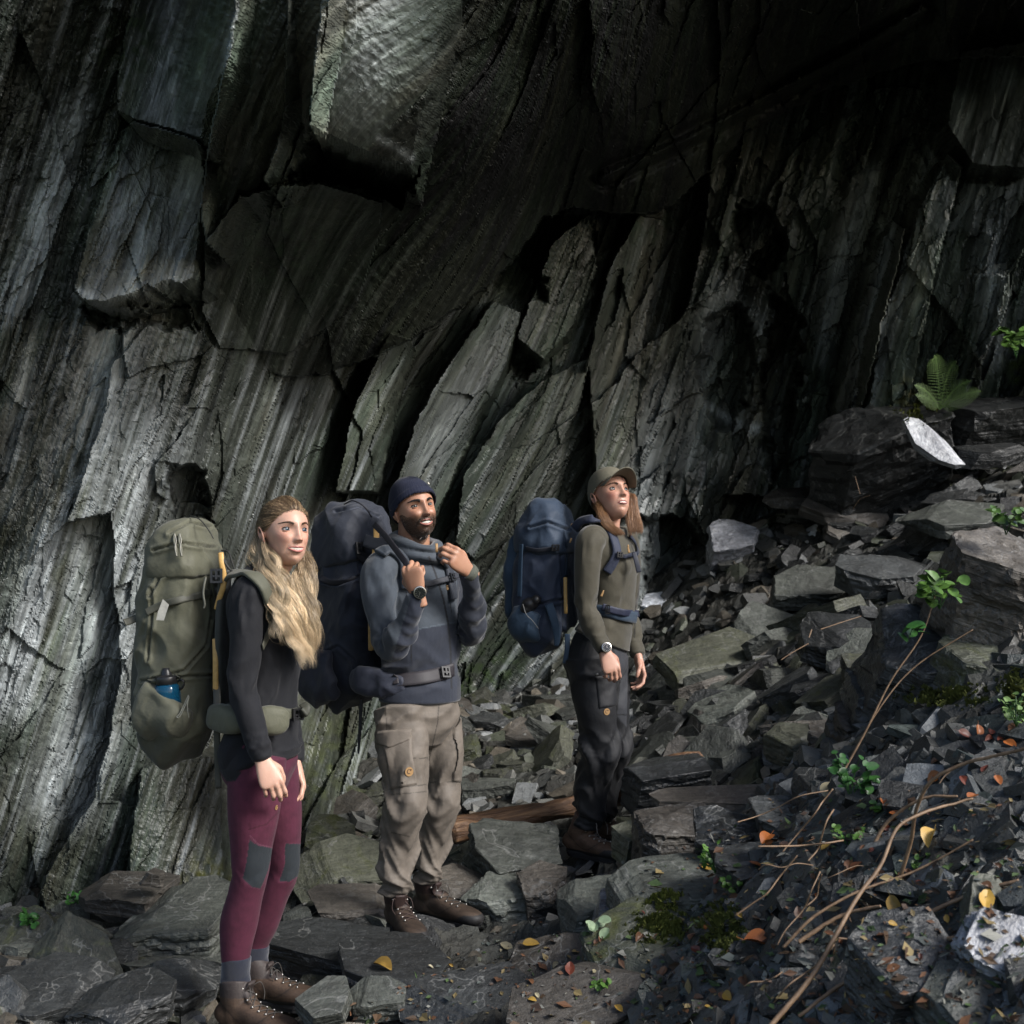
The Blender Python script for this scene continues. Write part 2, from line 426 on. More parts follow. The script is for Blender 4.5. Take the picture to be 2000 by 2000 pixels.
VOIDS = [([(560, 345), (612, 262), (700, 300), (800, 340), (840, 300), (790, 420), (740, 385), (640, 350), (600, 345), (480, 385)], 0.55), ([(150, 600), (230, 600), (360, 575), (400, 640), (300, 640), (180, 650)], 0.22), ([(1385, 600), (1460, 590), (1480, 700), (1440, 860), (1390, 850), (1360, 720)], 0.45), ([(1500, 560), (1570, 620), (1540, 900), (1500, 960), (1480, 800)], 0.6),
         ([(1430, 420), (1500, 400), (1540, 470), (1500, 560), (1440, 520)], 0.5), ([(1010, 700), (1040, 690), (1050, 730), (990, 760)], 0.3), ([(1040, 520), (1075, 530), (1080, 590), (1045, 580)], 0.3),
         ([(310, 950), (330, 905), (400, 905), (410, 1010), (330, 1040)], 0.25), ([(1250, 1000), (1330, 1000), (1420, 1130), (1400, 1330), (1270, 1330)], 0.7)]

def build_cliff():
    st = 2.7
    xs = np.arange(-420, 2420, st); ys = np.arange(-560, 1810, st)
    X, Y = np.meshgrid(xs, ys)
    # strata direction (lean to the right going up)
    ang = np.radians(18 + 12 * np.exp(-((X - 930) / 260) ** 2) - 2 * sstep(1150, 1400, X))
    U = X + (Y - 900) * np.tan(ang); Vv = Y
    wx = fbm(X / 200, Y / 200, 1, 3) * 26; wy = fbm(X / 200, Y / 200, 2, 3) * 30
    rag = fbm(X / 18, Y / 18, 3, 3) * 6
    Db = TPS(BACK, 600, 1e-3)(X, Y); Df = TPS(FRONT, 600, 1e-3)(X, Y)
    sd = poly_sd(X + rag + wx * 0.12, Y + rag * 0.8 + wy * 0.12, ARCH)
    over = sd > 0
    blend = sstep(330, 520, X)                # left of this the face runs on without a break
    lf = sstep(0, 130, sd)
    D = np.where(over, Db + (np.minimum(Df, Db) - Db) * np.where(X > 520, 1.0, blend + (1 - blend) * lf), Db)
    left = 1 - sstep(700, 1000, X + 0.2 * (Y - 900))
    # cleavage facets: broad flat planes, with chips knocked out here and there
    lefty = 1 - sstep(600, 800, X + 0.1 * (Y - 900))
    mid = sstep(600, 800, X + 0.1 * (Y - 900)) * (1 - sstep(1120, 1260, X - 0.2 * (Y - 700)))
    rgt = sstep(1120, 1260, X - 0.2 * (Y - 700))
    amp = np.where(over, 0.55, 1.0)
    tot = np.zeros(X.shape)
    for k, (sx, sy, a, tl, seed, wp, thr, gl, gm, gr) in enumerate(((210, 560, 0.42, 0.62, 51, 0.8, 0.0, .40, 1.0, 1.1), (105, 260, 0.22, 0.42, 52, 0.6, 0.35, .34, .8, 1.1), (52, 130, 0.12, 0.34, 53, 0.4, 0.60, .28, .45, 1.15), (26, 58, 0.055, 0.2, 54, 0.25, 0.66, .25, .4, 1.1), (11, 24, 0.02, 0.08, 55, 0.1, 0.6, .4, .5, 1.0), (20, 340, 0.055, 0.10, 56, 0.5, 0.35, .22, 1.0, .6))):
        r1, r2, r3, dx, dy, e = cells((U + wx * wp + rag * 0.5) / sx, (Vv + wy * wp * 1.6 + rag) / sy, seed)
        g = gl * lefty + gm * mid + gr * rgt
        act = np.clip((r3 - thr) / (1 - thr), 0, 1) if thr > 0 else 1.0
        act = np.where(r3 > thr, 0.35 + 0.65 * act, 0.0)
        tot += ((r1 - 0.5) * a * 1.2 + dx * (r2 - 0.5) * tl * 1.5 + dy * ((r1 * 7.3) % 1 - 0.5) * tl * 1.0) * act * g
    smooth_front = sstep(0, 60, poly_sd(X, Y, SLABS[5][0]))
    D = D + tot * amp * (1 - 0.6 * over * sstep(640, 900, X + (Y - 300) * 0.4)) * (1 - 0.75 * smooth_front)
    # hand placed slabs, each with the underside and flank that show below and beside its face
    under = np.zeros(X.shape)
    for poly, lift, tilt in SLABS:
        c = np.array(poly, float).mean(0); pa = np.array(poly, float)
        lo = pa.min(0) - 160; hi = pa.max(0) + 170
        i0, i1 = np.searchsorted(ys, lo[1]), np.searchsorted(ys, hi[1]); j0, j1 = np.searchsorted(xs, lo[0]), np.searchsorted(xs, hi[0])
        sl = (slice(i0, i1), slice(j0, j1))
        x, y, r_ = X[sl], Y[sl], rag[sl]; base_D = D[sl]; tt = tot[sl] * amp[sl] * (0.92 if c[1] < 450 else 0.5)
        out = base_D.copy(); best = np.zeros(x.shape)
        D0 = float(np.median(base_D[poly_sd(x, y, poly) > 0])) - lift
        n = 1 if lift < 0.2 else 30
        for q in range(n):
            dq = lift * 0.96 * q / n; k = D0 / (D0 + dq)
            s_ = poly_sd((x - 1000) / k + 1000 + r_ * 0.55, (y - 1061) / k + 1061 + r_ * 0.7, poly)
            ramp = (s_ > 0) * 1.0
            dd = (lift + (x - c[0]) * tilt[0] + (y - c[1]) * tilt[1]) * ramp
            v = dd + tt * ramp - dq * ramp
            new = base_D - np.maximum(v, 0) if q else base_D - v
            hit = (s_ > 0) & (best == 0)
            out = np.where(hit, new, out); best = np.where(hit, 1 + q, best)
        under[sl] = np.maximum(under[sl], (best > 1.5) * 1.0)
        D[sl] = out
    for poly, dp in VOIDS:
        s = poly_sd(X + rag * 2.4 + wx * 0.5, Y + rag * 2.4 + wy * 0.5, poly)
        D = D + dp * sstep(0, 16, s)
    # grooves along the strata
    fl = sstep(-0.15, 0.25, fbm(U / 120 + 3, Vv / 320, 63, 3))
    D = D + fbm(U / 7, Vv / 170, 60, 3) * (0.004 + 0.009 * fl) * (1 - 0.5 * over) + fbm(U / 26, Vv / 420, 61, 3) * 0.03 * fl
    D = D + fbm(X / 12, Y / 12, 62, 4) * 0.007
    roof_shade = over * sstep(640, 900, X + (Y - 300) * 0.4)
    # the long crease running up the roof
    for pts, w, a in (([(1180, 345), (1350, 270), (1500, 190), (1650, 110), (1800, 20)], 11, 0.12),):
        d, t = line_dist(X + rag * 0.2, Y + rag * 0.3, pts)
        D = D - a * np.exp(-(d / w) ** 2) * over + a * 1.2 * np.exp(-((d - w * 1.5) / w) ** 2) * over
    vx = (X - 1000) / FPX * D; vz = CZ - (Y - 1061) / FPX * D
    V = np.stack([vx, D, vz], -1)
    # mineral colour: streaks and stains along the strata; painted slab light and roof shade
    base = np.array([0.044, 0.049, 0.041])
    warm = np.array([0.072, 0.064, 0.046]); green = np.array([0.040, 0.058, 0.042]); pale = np.array([0.36, 0.39, 0.40])
    a = sstep(-0.25, 0.35, fbm(U / 90, Vv / 420, 80, 4))[..., None]
    C = base * (1 - 0.6 * a) + green * 0.6 * a
    b = sstep(0.0, 0.4, fbm(U / 60 + 9, Vv / 260, 81, 4))[..., None]
    C = C * (1 - 0.28 * b) + warm * 0.28 * b
    fine = 0.55 + 0.9 * vnoise(U / 4.5, Vv / 110, 82) ** 1.5; fine *= 0.65 + 0.75 * vnoise(U / 15, Vv / 260, 83)
    C = C * fine[..., None]
    for cx, cy, rx, ry, g in ((280, 430, 110, 170, 1.7), (700, 130, 110, 170, 1.3), (330, 120, 80, 130, 1.2), (490, 180, 70, 190, 1.0), (600, 160, 50, 180, 0.8), (430, 150, 60, 200, 0.5), (980, 760, 230, 260, 0.75), (1240, 700, 90, 260, 0.35), (180, 1150, 170, 380, 0.45), (1760, 560, 110, 330, 1.3), (1440, 790, 90, 160, 0.9), (560, 520, 130, 120, -0.3)):  # lighter fresh slate; upper slabs also raised to stand in for sky light
        q = np.exp(-(((X - cx) / rx) ** 2 + ((Y - cy) / ry) ** 2) ** 1.5) * g * (0.7 + 0.6 * vnoise(U / 20, Vv / 120, 84))
        C = C * (1 + q[..., None])
    st_mask = np.zeros(X.shape)
    for pts, w, s in (([(30, 620), (90, 430), (150, 210)], 26, 0.9), ([(60, 560), (40, 800), (20, 1000)], 20, 0.3), ([(210, 580), (270, 420), (300, 270)], 40, 0.35), ([(330, 560), (345, 420), (360, 300)], 34, 1.0), ([(190, 560), (230, 420), (245, 330)], 18, 0.7),
                      ([(20, 1350), (90, 1150), (180, 850), (230, 640)], 50, 0.9), ([(130, 1550), (200, 1300), (250, 1050), (300, 850)], 55, 0.8), ([(60, 1250), (120, 1000), (200, 700)], 20, 0.7), ([(690, 200), (720, 60), (740, -60)], 55, 0.5), ([(255, 560), (290, 430), (310, 300)], 16, 0.7), ([(300, 550), (325, 450), (350, 330)], 12, 0.8), ([(340, 540), (362, 430), (372, 300)], 9, 0.8), ([(300, 220), (330, 60), (350, -40)], 22, 0.5), ([(625, 240), (650, 100), (690, -40)], 25, 0.35),
                      ([(410, 300), (440, 150), (480, -20)], 12, 0.6), ([(850, 900), (930, 760), (1010, 620)], 40, 0.3), ([(1700, 780), (1730, 600), (1780, 400), (1840, 250)], 12, 0.55), ([(1660, 880), (1690, 700), (1740, 450)], 14, 0.6), ([(1840, 430), (1850, 320), (1880, 200)], 22, 1.0), ([(1950, 700), (1930, 500), (1960, 350)], 24, 0.6), ([(1600, 700), (1640, 520), (1700, 330)], 16, 0.6), ([(1840, 420), (1835, 330), (1860, 250)], 8, 1.0),
                      ([(1340, 900), (1380, 740), (1400, 560)], 26, 0.3), ([(1250, 1150), (1270, 950), (1290, 760)], 30, 0.4), ([(1960, 160), (1930, 300), (1900, 420)], 30, 0.5), ([(1400, 560), (1500, 640)], 18, 0.3), ([(1380, 790), (1440, 830), (1510, 845)], 9, 0.7)):
        d, t = line_dist(X + wx * 0.25, Y + wy * 0.1, pts)
        m = np.exp(-(d / w) ** 2) * s
        m = m ** 0.8 * sstep(0.15, 0.62, vnoise(U / 6, Vv / 70, 90) * 0.6 + vnoise(U / 22, Vv / 140, 91) * 0.5)
        st_mask = np.maximum(st_mask, m)
    st_mask = st_mask * (1 - under)
    bru = (1 - under) * sstep(0.60, 0.95, vnoise(U / 3.5, Vv / 190, 71) * 0.55 + vnoise(U / 12, Vv / 330, 72) * 0.55) * (0.75 * lefty + 0.6 * mid + 0.4 * rgt) * (1 - 0.75 * over * (X > 560))
    st_mask = np.maximum(st_mask, bru * 0.75)
    rim = np.zeros(X.shape)
    d, t = line_dist(X, Y + rag, [(150, 572), (200, 580), (270, 560), (330, 545)]); rim = np.exp(-(d / 14) ** 2) * 0.8
    d, t = line_dist(X, Y + rag, [(740, 270), (800, 306)]); rim = np.maximum(rim, np.exp(-(d / 8) ** 2) * 0.8)
    st_mask = np.maximum(st_mask, rim)[..., None]
    C = C * (1 - st_mask) + pale * (0.75 + 0.5 * vnoise(U / 4, Vv / 40, 92))[..., None] * st_mask
    # thin quartz veins
    v = np.abs(fbm(U / 70, Vv / 200, 95, 4)); vn = np.exp(-(v / 0.012) ** 2) * sstep(0.1, 0.5, fbm(X / 220, Y / 220, 96, 3) + 0.2)
    C = C + vn[..., None] * 0.07
    brown = (sstep(0.0, 0.5, fbm(U / 50, Vv / 170, 97, 4)) * (1 - sstep(420, 700, X)))[..., None] * 0.45
    C = C * (1 - brown) + np.array([0.036, 0.036, 0.022]) * brown * (0.6 + 0.8 * vnoise(X / 4, Y / 4, 98))[..., None]
    for cx, cy, rx, ry, col, s in ((410, 1740, 50, 60, (0.10, 0.10, 0.012), 0.9), (1790, 780, 60, 40, (0.10, 0.09, 0.02), 0.8), (260, 80, 90, 90, (0.02, 0.035, 0.012), 0.8), (1990, 700, 30, 60, (0.09, 0.12, 0.02), 0.8), (640, 1500, 60, 130, (0.05, 0.06, 0.02), 0.6), (940, 1330, 80, 60, (0.04, 0.07, 0.02), 0.7), (560, 480, 90, 90, (0.03, 0.06, 0.03), 0.4), (1290, 430, 60, 50, (0.03, 0.06, 0.035), 0.5)):
        m = (np.exp(-((X - cx) / rx) ** 2 - ((Y - cy) / ry) ** 2) * s * sstep(-0.3, 0.3, fbm(X / 14, Y / 14, 99, 3)))[..., None]
        C = C * (1 - m) + np.array(col) * m
    roof = roof_shade[..., None]
    C = C * (1 - roof) + C * np.array([0.20, 0.20, 0.17]) * roof  # roof colour cut down to paint in its shade
    C = np.clip(C, 0.008, 0.5)
    h, w = X.shape
    idx = np.arange(h * w).reshape(h, w)
    F = np.stack([idx[:-1, :-1], idx[1:, :-1], idx[1:, 1:], idx[:-1, 1:]], -1).reshape(-1, 4)
    svec = np.stack([U / 430, Vv / 430, D * 0.5], -1).reshape(-1, 3)
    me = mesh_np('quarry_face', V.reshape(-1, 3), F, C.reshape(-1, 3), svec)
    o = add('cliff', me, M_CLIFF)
    tag(o, 'towering dark slate quarry face with hanging slabs and a low overhang', kind='structure')
    return X, Y, D

def build_added_roof():
    """unseen rock mass added to keep daylight off the back of the cave"""
    x = np.linspace(0.0, 4.5, 60); y = np.linspace(6.1, 15, 80); X, Y = np.meshgrid(x, y)
    Z = 2.35 + 0.41 * Y + 0.25 * fbm(X * 0.8, Y * 0.8, 5, 4) + 0.5 * sstep(1.5, 0, X)
    Yj = Y + 0.35 * fbm(X * 0.9, X * 0.4 + 3, 8, 3) * sstep(8.7, 6.6, Y)
    Zt = Z + 1.6
    n = X.size; i = np.arange(n).reshape(X.shape)
    V = np.concatenate([np.stack([X, Yj, Z], -1).reshape(-1, 3), np.stack([X, Yj, Zt], -1).reshape(-1, 3)])
    a = np.stack([i[:-1, :-1], i[1:, :-1], i[1:, 1:], i[:-1, 1:]], -1).reshape(-1, 4)
    F = [a, a[:, ::-1] + n]
    for e in (i[0], i[-1][::-1], i[:, 0][::-1], i[:, -1]):
        F.append(np.stack([e[:-1], e[1:], e[1:] + n, e[:-1] + n], -1))
    me = mesh_np('added_roof', V, np.concatenate(F), np.repeat(np.array([[0.05, 0.05, 0.046]]), 2 * n, 0), V * 1.0)
    tag(add('added_roof', me, M_CLIFF), 'added slate mass above and beyond the view that shades the cave', kind='structure')

build_ground()
build_cliff()
build_added_roof()
# ------------------------------------------------------------------ slate blocks
M_SL = [mat_slate('grey_slate', (0.080, 0.086, 0.074), (0.042, 0.045, 0.039)),
        mat_slate('olive_slate', (0.066, 0.068, 0.050), (0.040, 0.042, 0.030), stain=((0.055, 0.06, 0.022), 0.55)),
        mat_slate('dark_wet_slate', (0.032, 0.034, 0.034), (0.018, 0.019, 0.019), gloss=(0.2, 0.5)),
        mat_slate('brown_slate', (0.070, 0.062, 0.052), (0.042, 0.037, 0.031)),
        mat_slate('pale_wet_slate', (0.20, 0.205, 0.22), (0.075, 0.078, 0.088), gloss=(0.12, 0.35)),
        mat_slate('glint_white_slate', (0.62, 0.64, 0.67), (0.26, 0.27, 0.30), gloss=(0.1, 0.3)),  # wet sky glint painted as a white base colour
        mat_slate('mossy_slate', (0.05, 0.052, 0.04), (0.035, 0.04, 0.025), stain=((0.042, 0.048, 0.012), 0.50))]

def slab_mesh(seed, L=1.0, W=0.6, T=0.16, cuts=7, detail=0, wedge=0.0):
    """one split slate block, centred, thin axis z: an irregular prism chopped by steep random planes, with stepped layers"""
    r = random.Random(seed)
    bm = bmesh.new()
    bmesh.ops.create_cube(bm, size=1.0)
    for v in bm.verts:
        v.co.x *= L * (1 + r.uniform(-0.08, 0.08)); v.co.y *= W * (1 + r.uniform(-0.12, 0.12)); v.co.z *= T * (1 + r.uniform(-0.25, 0.2))
        if v.co.z > 0: v.co.z += wedge * T * v.co.x / L
    a0 = r.uniform(0, 6.28)
    for k in range(cuts):
        a = a0 + k * 6.283 / cuts + r.uniform(-0.35, 0.35)
        tilt = r.gauss(0, 0.2)
        n = Vector((math.cos(a), math.sin(a), tilt)).normalized()
        ext = math.hypot(L * 0.5 * math.cos(a), W * 0.5 * math.sin(a))
        p = Vector((math.cos(a), math.sin(a), 0)) * ext * r.uniform(0.66, 0.98)
        g = bmesh.ops.bisect_plane(bm, geom=bm.verts[:] + bm.edges[:] + bm.faces[:], plane_co=p, plane_no=n, clear_outer=True)
        es = [e for e in g['geom_cut'] if isinstance(e, bmesh.types.BMEdge)]
        if es: bmesh.ops.contextual_create(bm, geom=es)
    for k in range(r.choice((1, 2, 2, 3))):          # chips off the top and bottom planes
        a = r.uniform(0, 6.283); s = r.choice((1, 1, -1))
        n = Vector((math.cos(a) * 0.45, math.sin(a) * 0.45, s)).normalized()
        p = Vector((math.cos(a) * L * r.uniform(0.1, 0.35), math.sin(a) * W * r.uniform(0.1, 0.35), s * T * r.uniform(0.42, 0.5)))
        g = bmesh.ops.bisect_plane(bm, geom=bm.verts[:] + bm.edges[:] + bm.faces[:], plane_co=p, plane_no=n, clear_outer=True)
        es = [e for e in g['geom_cut'] if isinstance(e, bmesh.types.BMEdge)]
        if es: bmesh.ops.contextual_create(bm, geom=es)
    bmesh.ops.recalc_face_normals(bm, faces=bm.faces[:])
    if detail:
        bmesh.ops.bevel(bm, geom=bm.edges[:], offset=min(L, W) * 0.007, segments=1, affect='EDGES', profile=0.6)
        bmesh.ops.triangulate(bm, faces=bm.faces[:])
        for it in range(9):
            lim = max(0.012, L / (16 * detail))
            long = [e for e in bm.edges if e.calc_length() > lim]
            if not long or len(bm.verts) > 9000: break
            bmesh.ops.subdivide_edges(bm, edges=long, cuts=1)
            bmesh.ops.triangulate(bm, faces=[f for f in bm.faces if len(f.verts) > 3])
        co = np.array([v.co[:] for v in bm.verts]); 
        bm.normal_update()
        nn = np.array([v.normal[:] for v in bm.verts])
        sx = seed * 1.37 % 50
        q = fbm(co[:, 0] * 9 / max(L, .3) * .6 + sx, co[:, 1] * 9 / max(L, .3) * .6 + co[:, 2] * 14, seed % 90, 4)
        lay = np.floor(co[:, 2] / (T * 0.16) + q * 1.5)
        side = 1 - np.abs(nn[:, 2]) ** 2
        push = (_hash(lay, lay * 0 + seed, 3) - 0.5) * side * min(L, W) * 0.045 + q * T * 0.05
        co = co + nn * push[:, None]
        for v, c in zip(bm.verts, co): v.co = c
    me = bpy.data.meshes.new('slate_block')
    bm.to_mesh(me); bm.free()
    return me

def place_rock(name, me, mat, loc, nrm=(0, 0, 1), yaw=0.0, scale=1.0):
    o = bpy.data.objects.new(name, me)
    if not me.materials: me.materials.append(mat)
    o.data = me
    COL.objects.link(o)
    n = Vector(nrm).normalized()
    q = n.to_track_quat('Z', 'Y') @ Vector((0, 0, 1)).rotation_difference(Vector((0, 0, 1)))
    o.rotation_euler = (q.to_matrix() @ Matrix.Rotation(yaw, 3, 'Z')).to_euler()
    o.scale = (scale,) * 3 if not hasattr(scale, '__len__') else scale
    o.location = loc
    return o

# prominent blocks, one by one: px, py (centre in the frame), distance, length, width, thickness (m), long axis angle in the picture (deg), lean back (deg), roll (deg), material, label
BIG = [
    (250, 1752, 5.25, 0.36, 0.24, 0.085, -6, 12, 0, 3, 'flat brown grey slate block perched on top of the left pile'),
    (345, 1815, 5.1, 0.50, 0.34, 0.12, 0, 34, -4, 0, 'wide grey slate slab directly beneath the perched brown block'),
    (150, 1885, 4.75, 0.36, 0.28, 0.10, -32, 52, 0, 1, 'tilted olive slab with a broad flat face at the foot of the left pile'),
    (330, 1925, 4.6, 0.42, 0.22, 0.09, 12, 20, 0, 2, 'dark slab lying behind the socks of the blonde woman'),
    (50, 1830, 4.9, 0.26, 0.2, 0.08, -30, 46, 0, 6, 'yellow mossy slab at the very left edge of the rubble'),
    (400, 1775, 5.5, 0.2, 0.2, 0.06, 50, 50, 0, 1, 'small pale green upright slate shard beside the perched block'),
    (100, 1950, 4.45, 0.44, 0.26, 0.1, -8, 16, 0, 2, 'black wet slab in the bottom left corner of the rubble'),
    (245, 1968, 4.3, 0.3, 0.22, 0.08, 14, 18, 0, 2, 'dark angular slab just left of the nearest brown boot'),
    (670, 1705, 6.1, 0.50, 0.3, 0.1, 24, 44, 0, 1, 'large green tinted slab leaning behind the legs of the blonde woman'),
    (650, 1655, 6.5, 0.24, 0.22, 0.12, 0, 30, 0, 6, 'squarish moss green block behind the blonde woman at the wall foot'),
    (705, 1765, 5.6, 0.46, 0.24, 0.08, 4, 14, 0, 3, 'long flat brown slab between the blonde woman and the bearded man'),
    (650, 1870, 4.9, 0.50, 0.24, 0.13, 2, 16, 0, 2, 'thick black layered ledge between the two nearest pairs of boots'),
    (760, 1905, 4.65, 0.4, 0.26, 0.09, -5, 18, 0, 2, 'dark ledge stone below the boots of the bearded man'),
    (640, 1960, 4.3, 0.16, 0.14, 0.05, 55, 50, 0, 0, 'little pointed grey shard standing beside the nearest boot toe'),
    (735, 1945, 4.4, 0.2, 0.14, 0.05, 40, 45, 0, 0, 'small leaning grey shard below the yellow leaf ledge'),
    (1000, 1690, 5.75, 0.34, 0.3, 0.16, 16, 40, 10, 0, 'chunky grey block just below the broken log'),
    (1045, 1668, 5.95, 0.2, 0.2, 0.1, 40, 36, 0, 0, 'angular grey block between the log and the boots of the woman in the cap'),
    (905, 1735, 5.6, 0.34, 0.2, 0.07, 6, 22, 0, 3, 'flat slab at the heels of the bearded man'),
    (975, 1755, 5.45, 0.28, 0.24, 0.1, -25, 30, 0, 0, 'grey slab right of the bearded man and his front boot'),
    (1060, 1742, 5.4, 0.22, 0.18, 0.11, 25, 24, 0, 3, 'squat layered brown rock left of the boots of the capped woman'),
    (1310, 1655, 5.1, 0.36, 0.26, 0.17, 26, 34, 10, 3, 'big pale brown boulder right in front of the boots of the woman in the cap'),
    (1238, 1640, 5.3, 0.22, 0.09, 0.07, 66, 30, 0, 1, 'upright pointed slate fin touching the boots of the woman in the cap'),
    (1155, 1770, 4.9, 0.25, 0.22, 0.13, 3, 14, -6, 0, 'blocky grey boulder with a flat lit top beside the path'),
    (1205, 1805, 4.65, 0.2, 0.18, 0.22, 4, 10, 0, 4, 'pale banded block with purple grey layers beside the path'),
    (1330, 1745, 4.55, 0.50, 0.24, 0.09, 10, 18, 0, 0, 'wide wet slab above the moss cushions'),
    (1260, 1870, 4.3, 0.44, 0.26, 0.12, 52, 44, 0, 6, 'long leaning slab with moss on its upper end beside the path'),
    (1440, 1570, 5.3, 0.92, 0.15, 0.085, 17, 14, 0, 3, 'very long brown slab forming a low diagonal kerb up the scree'),
    (1405, 1290, 8.0, 0.82, 0.46, 0.09, 24, 30, -6, 1, 'largest flat olive slab on the scree slope behind the woman in the cap'),
    (1500, 1228, 8.4, 0.46, 0.36, 0.14, 16, 42, 0, 0, 'rounded grey slab directly above the largest olive slab'),
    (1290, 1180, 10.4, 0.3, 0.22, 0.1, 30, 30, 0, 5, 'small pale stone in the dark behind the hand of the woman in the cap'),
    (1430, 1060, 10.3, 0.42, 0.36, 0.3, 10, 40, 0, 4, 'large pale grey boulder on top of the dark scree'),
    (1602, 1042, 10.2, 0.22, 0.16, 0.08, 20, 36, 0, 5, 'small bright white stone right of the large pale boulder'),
    (1650, 1000, 10.0, 0.68, 0.28, 0.09, -28, 36, 0, 3, 'brown plate sliding off the huge black boulder at the back wall'),
    (1545, 975, 10.3, 0.4, 0.2, 0.1, 4, 20, 0, 3, 'horizontal brown stone on the crest of the scree'),
    (1715, 905, 10.0, 1.05, 0.7, 0.75, 34, 38, -24, 2, 'huge black boulder on the crest of the scree'),
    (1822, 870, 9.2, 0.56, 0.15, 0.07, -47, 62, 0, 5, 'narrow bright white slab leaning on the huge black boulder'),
    (1920, 830, 10.0, 0.7, 0.4, 0.36, 0, 20, 0, 2, 'second black boulder beneath the fern'),
    (1930, 890, 9.6, 0.6, 0.2, 0.12, 12, 20, 0, 2, 'long dark slab below the boulder under the fern'),
    (1955, 1180, 4.9, 0.5, 0.40, 0.34, -38, 30, 14, 3, 'big brown rock hanging over the scree at the right edge'),
    (1730, 1455, 5.2, 0.42, 0.3, 0.22, 10, 30, 0, 3, 'dark brown rounded rock above the brambles'),
    (1545, 1640, 4.6, 0.26, 0.2, 0.12, 0, 20, 0, 2, 'dark wet block right of the little green sprig'),
    (1490, 1710, 4.35, 0.36, 0.22, 0.12, 8, 18, 0, 2, 'dark wet slab carrying an orange leaf'),
    (1290, 1530, 5.7, 0.4, 0.22, 0.12, 20, 36, 0, 2, 'black shiny block leaning on the rotten log'),
    (1555, 1456, 5.9, 0.26, 0.2, 0.1, 0, 16, 0, 1, 'squared yellowish block stacked at the end of the long brown slab'),
    (1640, 1470, 5.6, 0.3, 0.24, 0.14, 8, 16, 0, 3, 'squared reddish brown block beside the yellowish block'),
    (1690, 1325, 6.2, 0.2, 0.18, 0.12, 20, 30, 0, 1, 'pale olive block high on the nearer scree ridge'),
    (1920, 1960, 2.95, 0.26, 0.2, 0.1, 10, 40, 0, 0, 'blurred grey rock in the near bottom right corner'),
    (1960, 1860, 3.0, 0.2, 0.18, 0.1, 70, 50, 0, 4, 'upright pale blue grey rock near the bottom right corner'),
    (1700, 1810, 3.55, 0.2, 0.14, 0.05, 10, 30, 0, 4, 'small white flake on the near bank'),
    (1480, 1880, 3.75, 0.3, 0.14, 0.1, 30, 30, 0, 2, 'black pointed rock on the near bank'),
    (1920, 1790, 3.2, 0.24, 0.12, 0.1, 75, 40, 0, 1, 'blurred olive stone near the right edge of the near bank'),
    (1800, 1330, 5.0, 0.5, 0.4, 0.26, -20, 40, 0, 2, 'black overhung rock under the mossy shelf at the right'),
    (1940, 1350, 4.7, 0.42, 0.4, 0.2, 8, 20, 0, 6, 'flat mossy shelf of rock at the right edge'),
    (1640, 1250, 7.0, 0.42, 0.3, 0.16, 18, 30, 0, 2, 'dark block on the scree left of the bright bramble leaves'),
    (1580, 1150, 8.6, 0.5, 0.3, 0.14, -16, 36, 0, 0, 'grey block with a dark hollow beneath high on the scree'),
    (1720, 1120, 8.2, 0.6, 0.3, 0.14, 14, 30, 0, 2, 'long black slab high on the right of the scree'),
    (1860, 1010, 8.6, 0.7, 0.36, 0.12, 16, 26, 0, 0, 'wide grey wet slab at the right edge of the scree'),
    (1620, 1590, 4.6, 0.3, 0.2, 0.14, 10, 24, 0, 2, 'purplish black block below the leafy green clump'),
    (1420, 1640, 4.7, 0.26, 0.18, 0.12, -8, 26, 0, 2, 'dark block between the green herb and the long brown slab'),
    (1860, 1640, 3.7, 0.3, 0.2, 0.1, 30, 40, 0, 0, 'grey slanting slab behind the bramble arch'),
    (1640, 1880, 3.5, 0.26, 0.18, 0.12, -20, 30, 0, 2, 'black block below the peeled stick'),
    (1780, 1900, 3.1, 0.3, 0.22, 0.14, 10, 30, 0, 2, 'big blurred black rock near the bottom right corner'),
    (1420, 1940, 3.8, 0.24, 0.16, 0.08, 20, 24, 0, 0, 'grey slab end at the bottom of the near bank'),
    (1560, 1790, 3.9, 0.2, 0.14, 0.09, -10, 26, 0, 2, 'small black block left of the peeled stick'),
    (1080, 1890, 4.5, 0.34, 0.3, 0.04, 28, 50, 0, 3, 'broad smooth brown plate set into the path'),
    (1140, 1960, 4.05, 0.5, 0.26, 0.05, 34, 46, 0, 3, 'smooth dark rock plate in the path at the bottom of the frame'),
    (900, 1940, 4.4, 0.5, 0.2, 0.04, 22, 40, 0, 2, 'low dark plate in the path below the bearded man'),
]
def px_matrix(ang, lean, roll):
    """long axis in the picture at ang degrees, the flat face towards the viewer turned back to lie at `lean` (0 flat, 90 upright)"""
    a = math.radians(ang); le = math.radians(lean); ro = math.radians(roll)
    X = Vector((math.cos(a), 0, math.sin(a)))
    m = Matrix.Rotation(le, 3, 'X') @ Matrix.Rotation(ro, 3, 'Y')
    n = (m @ Vector((0, 0, 1)))
    Xv = (X - n * X.dot(n)).normalized()
    Yv = n.cross(Xv)
    return Matrix((Xv, Yv, n)).transposed()

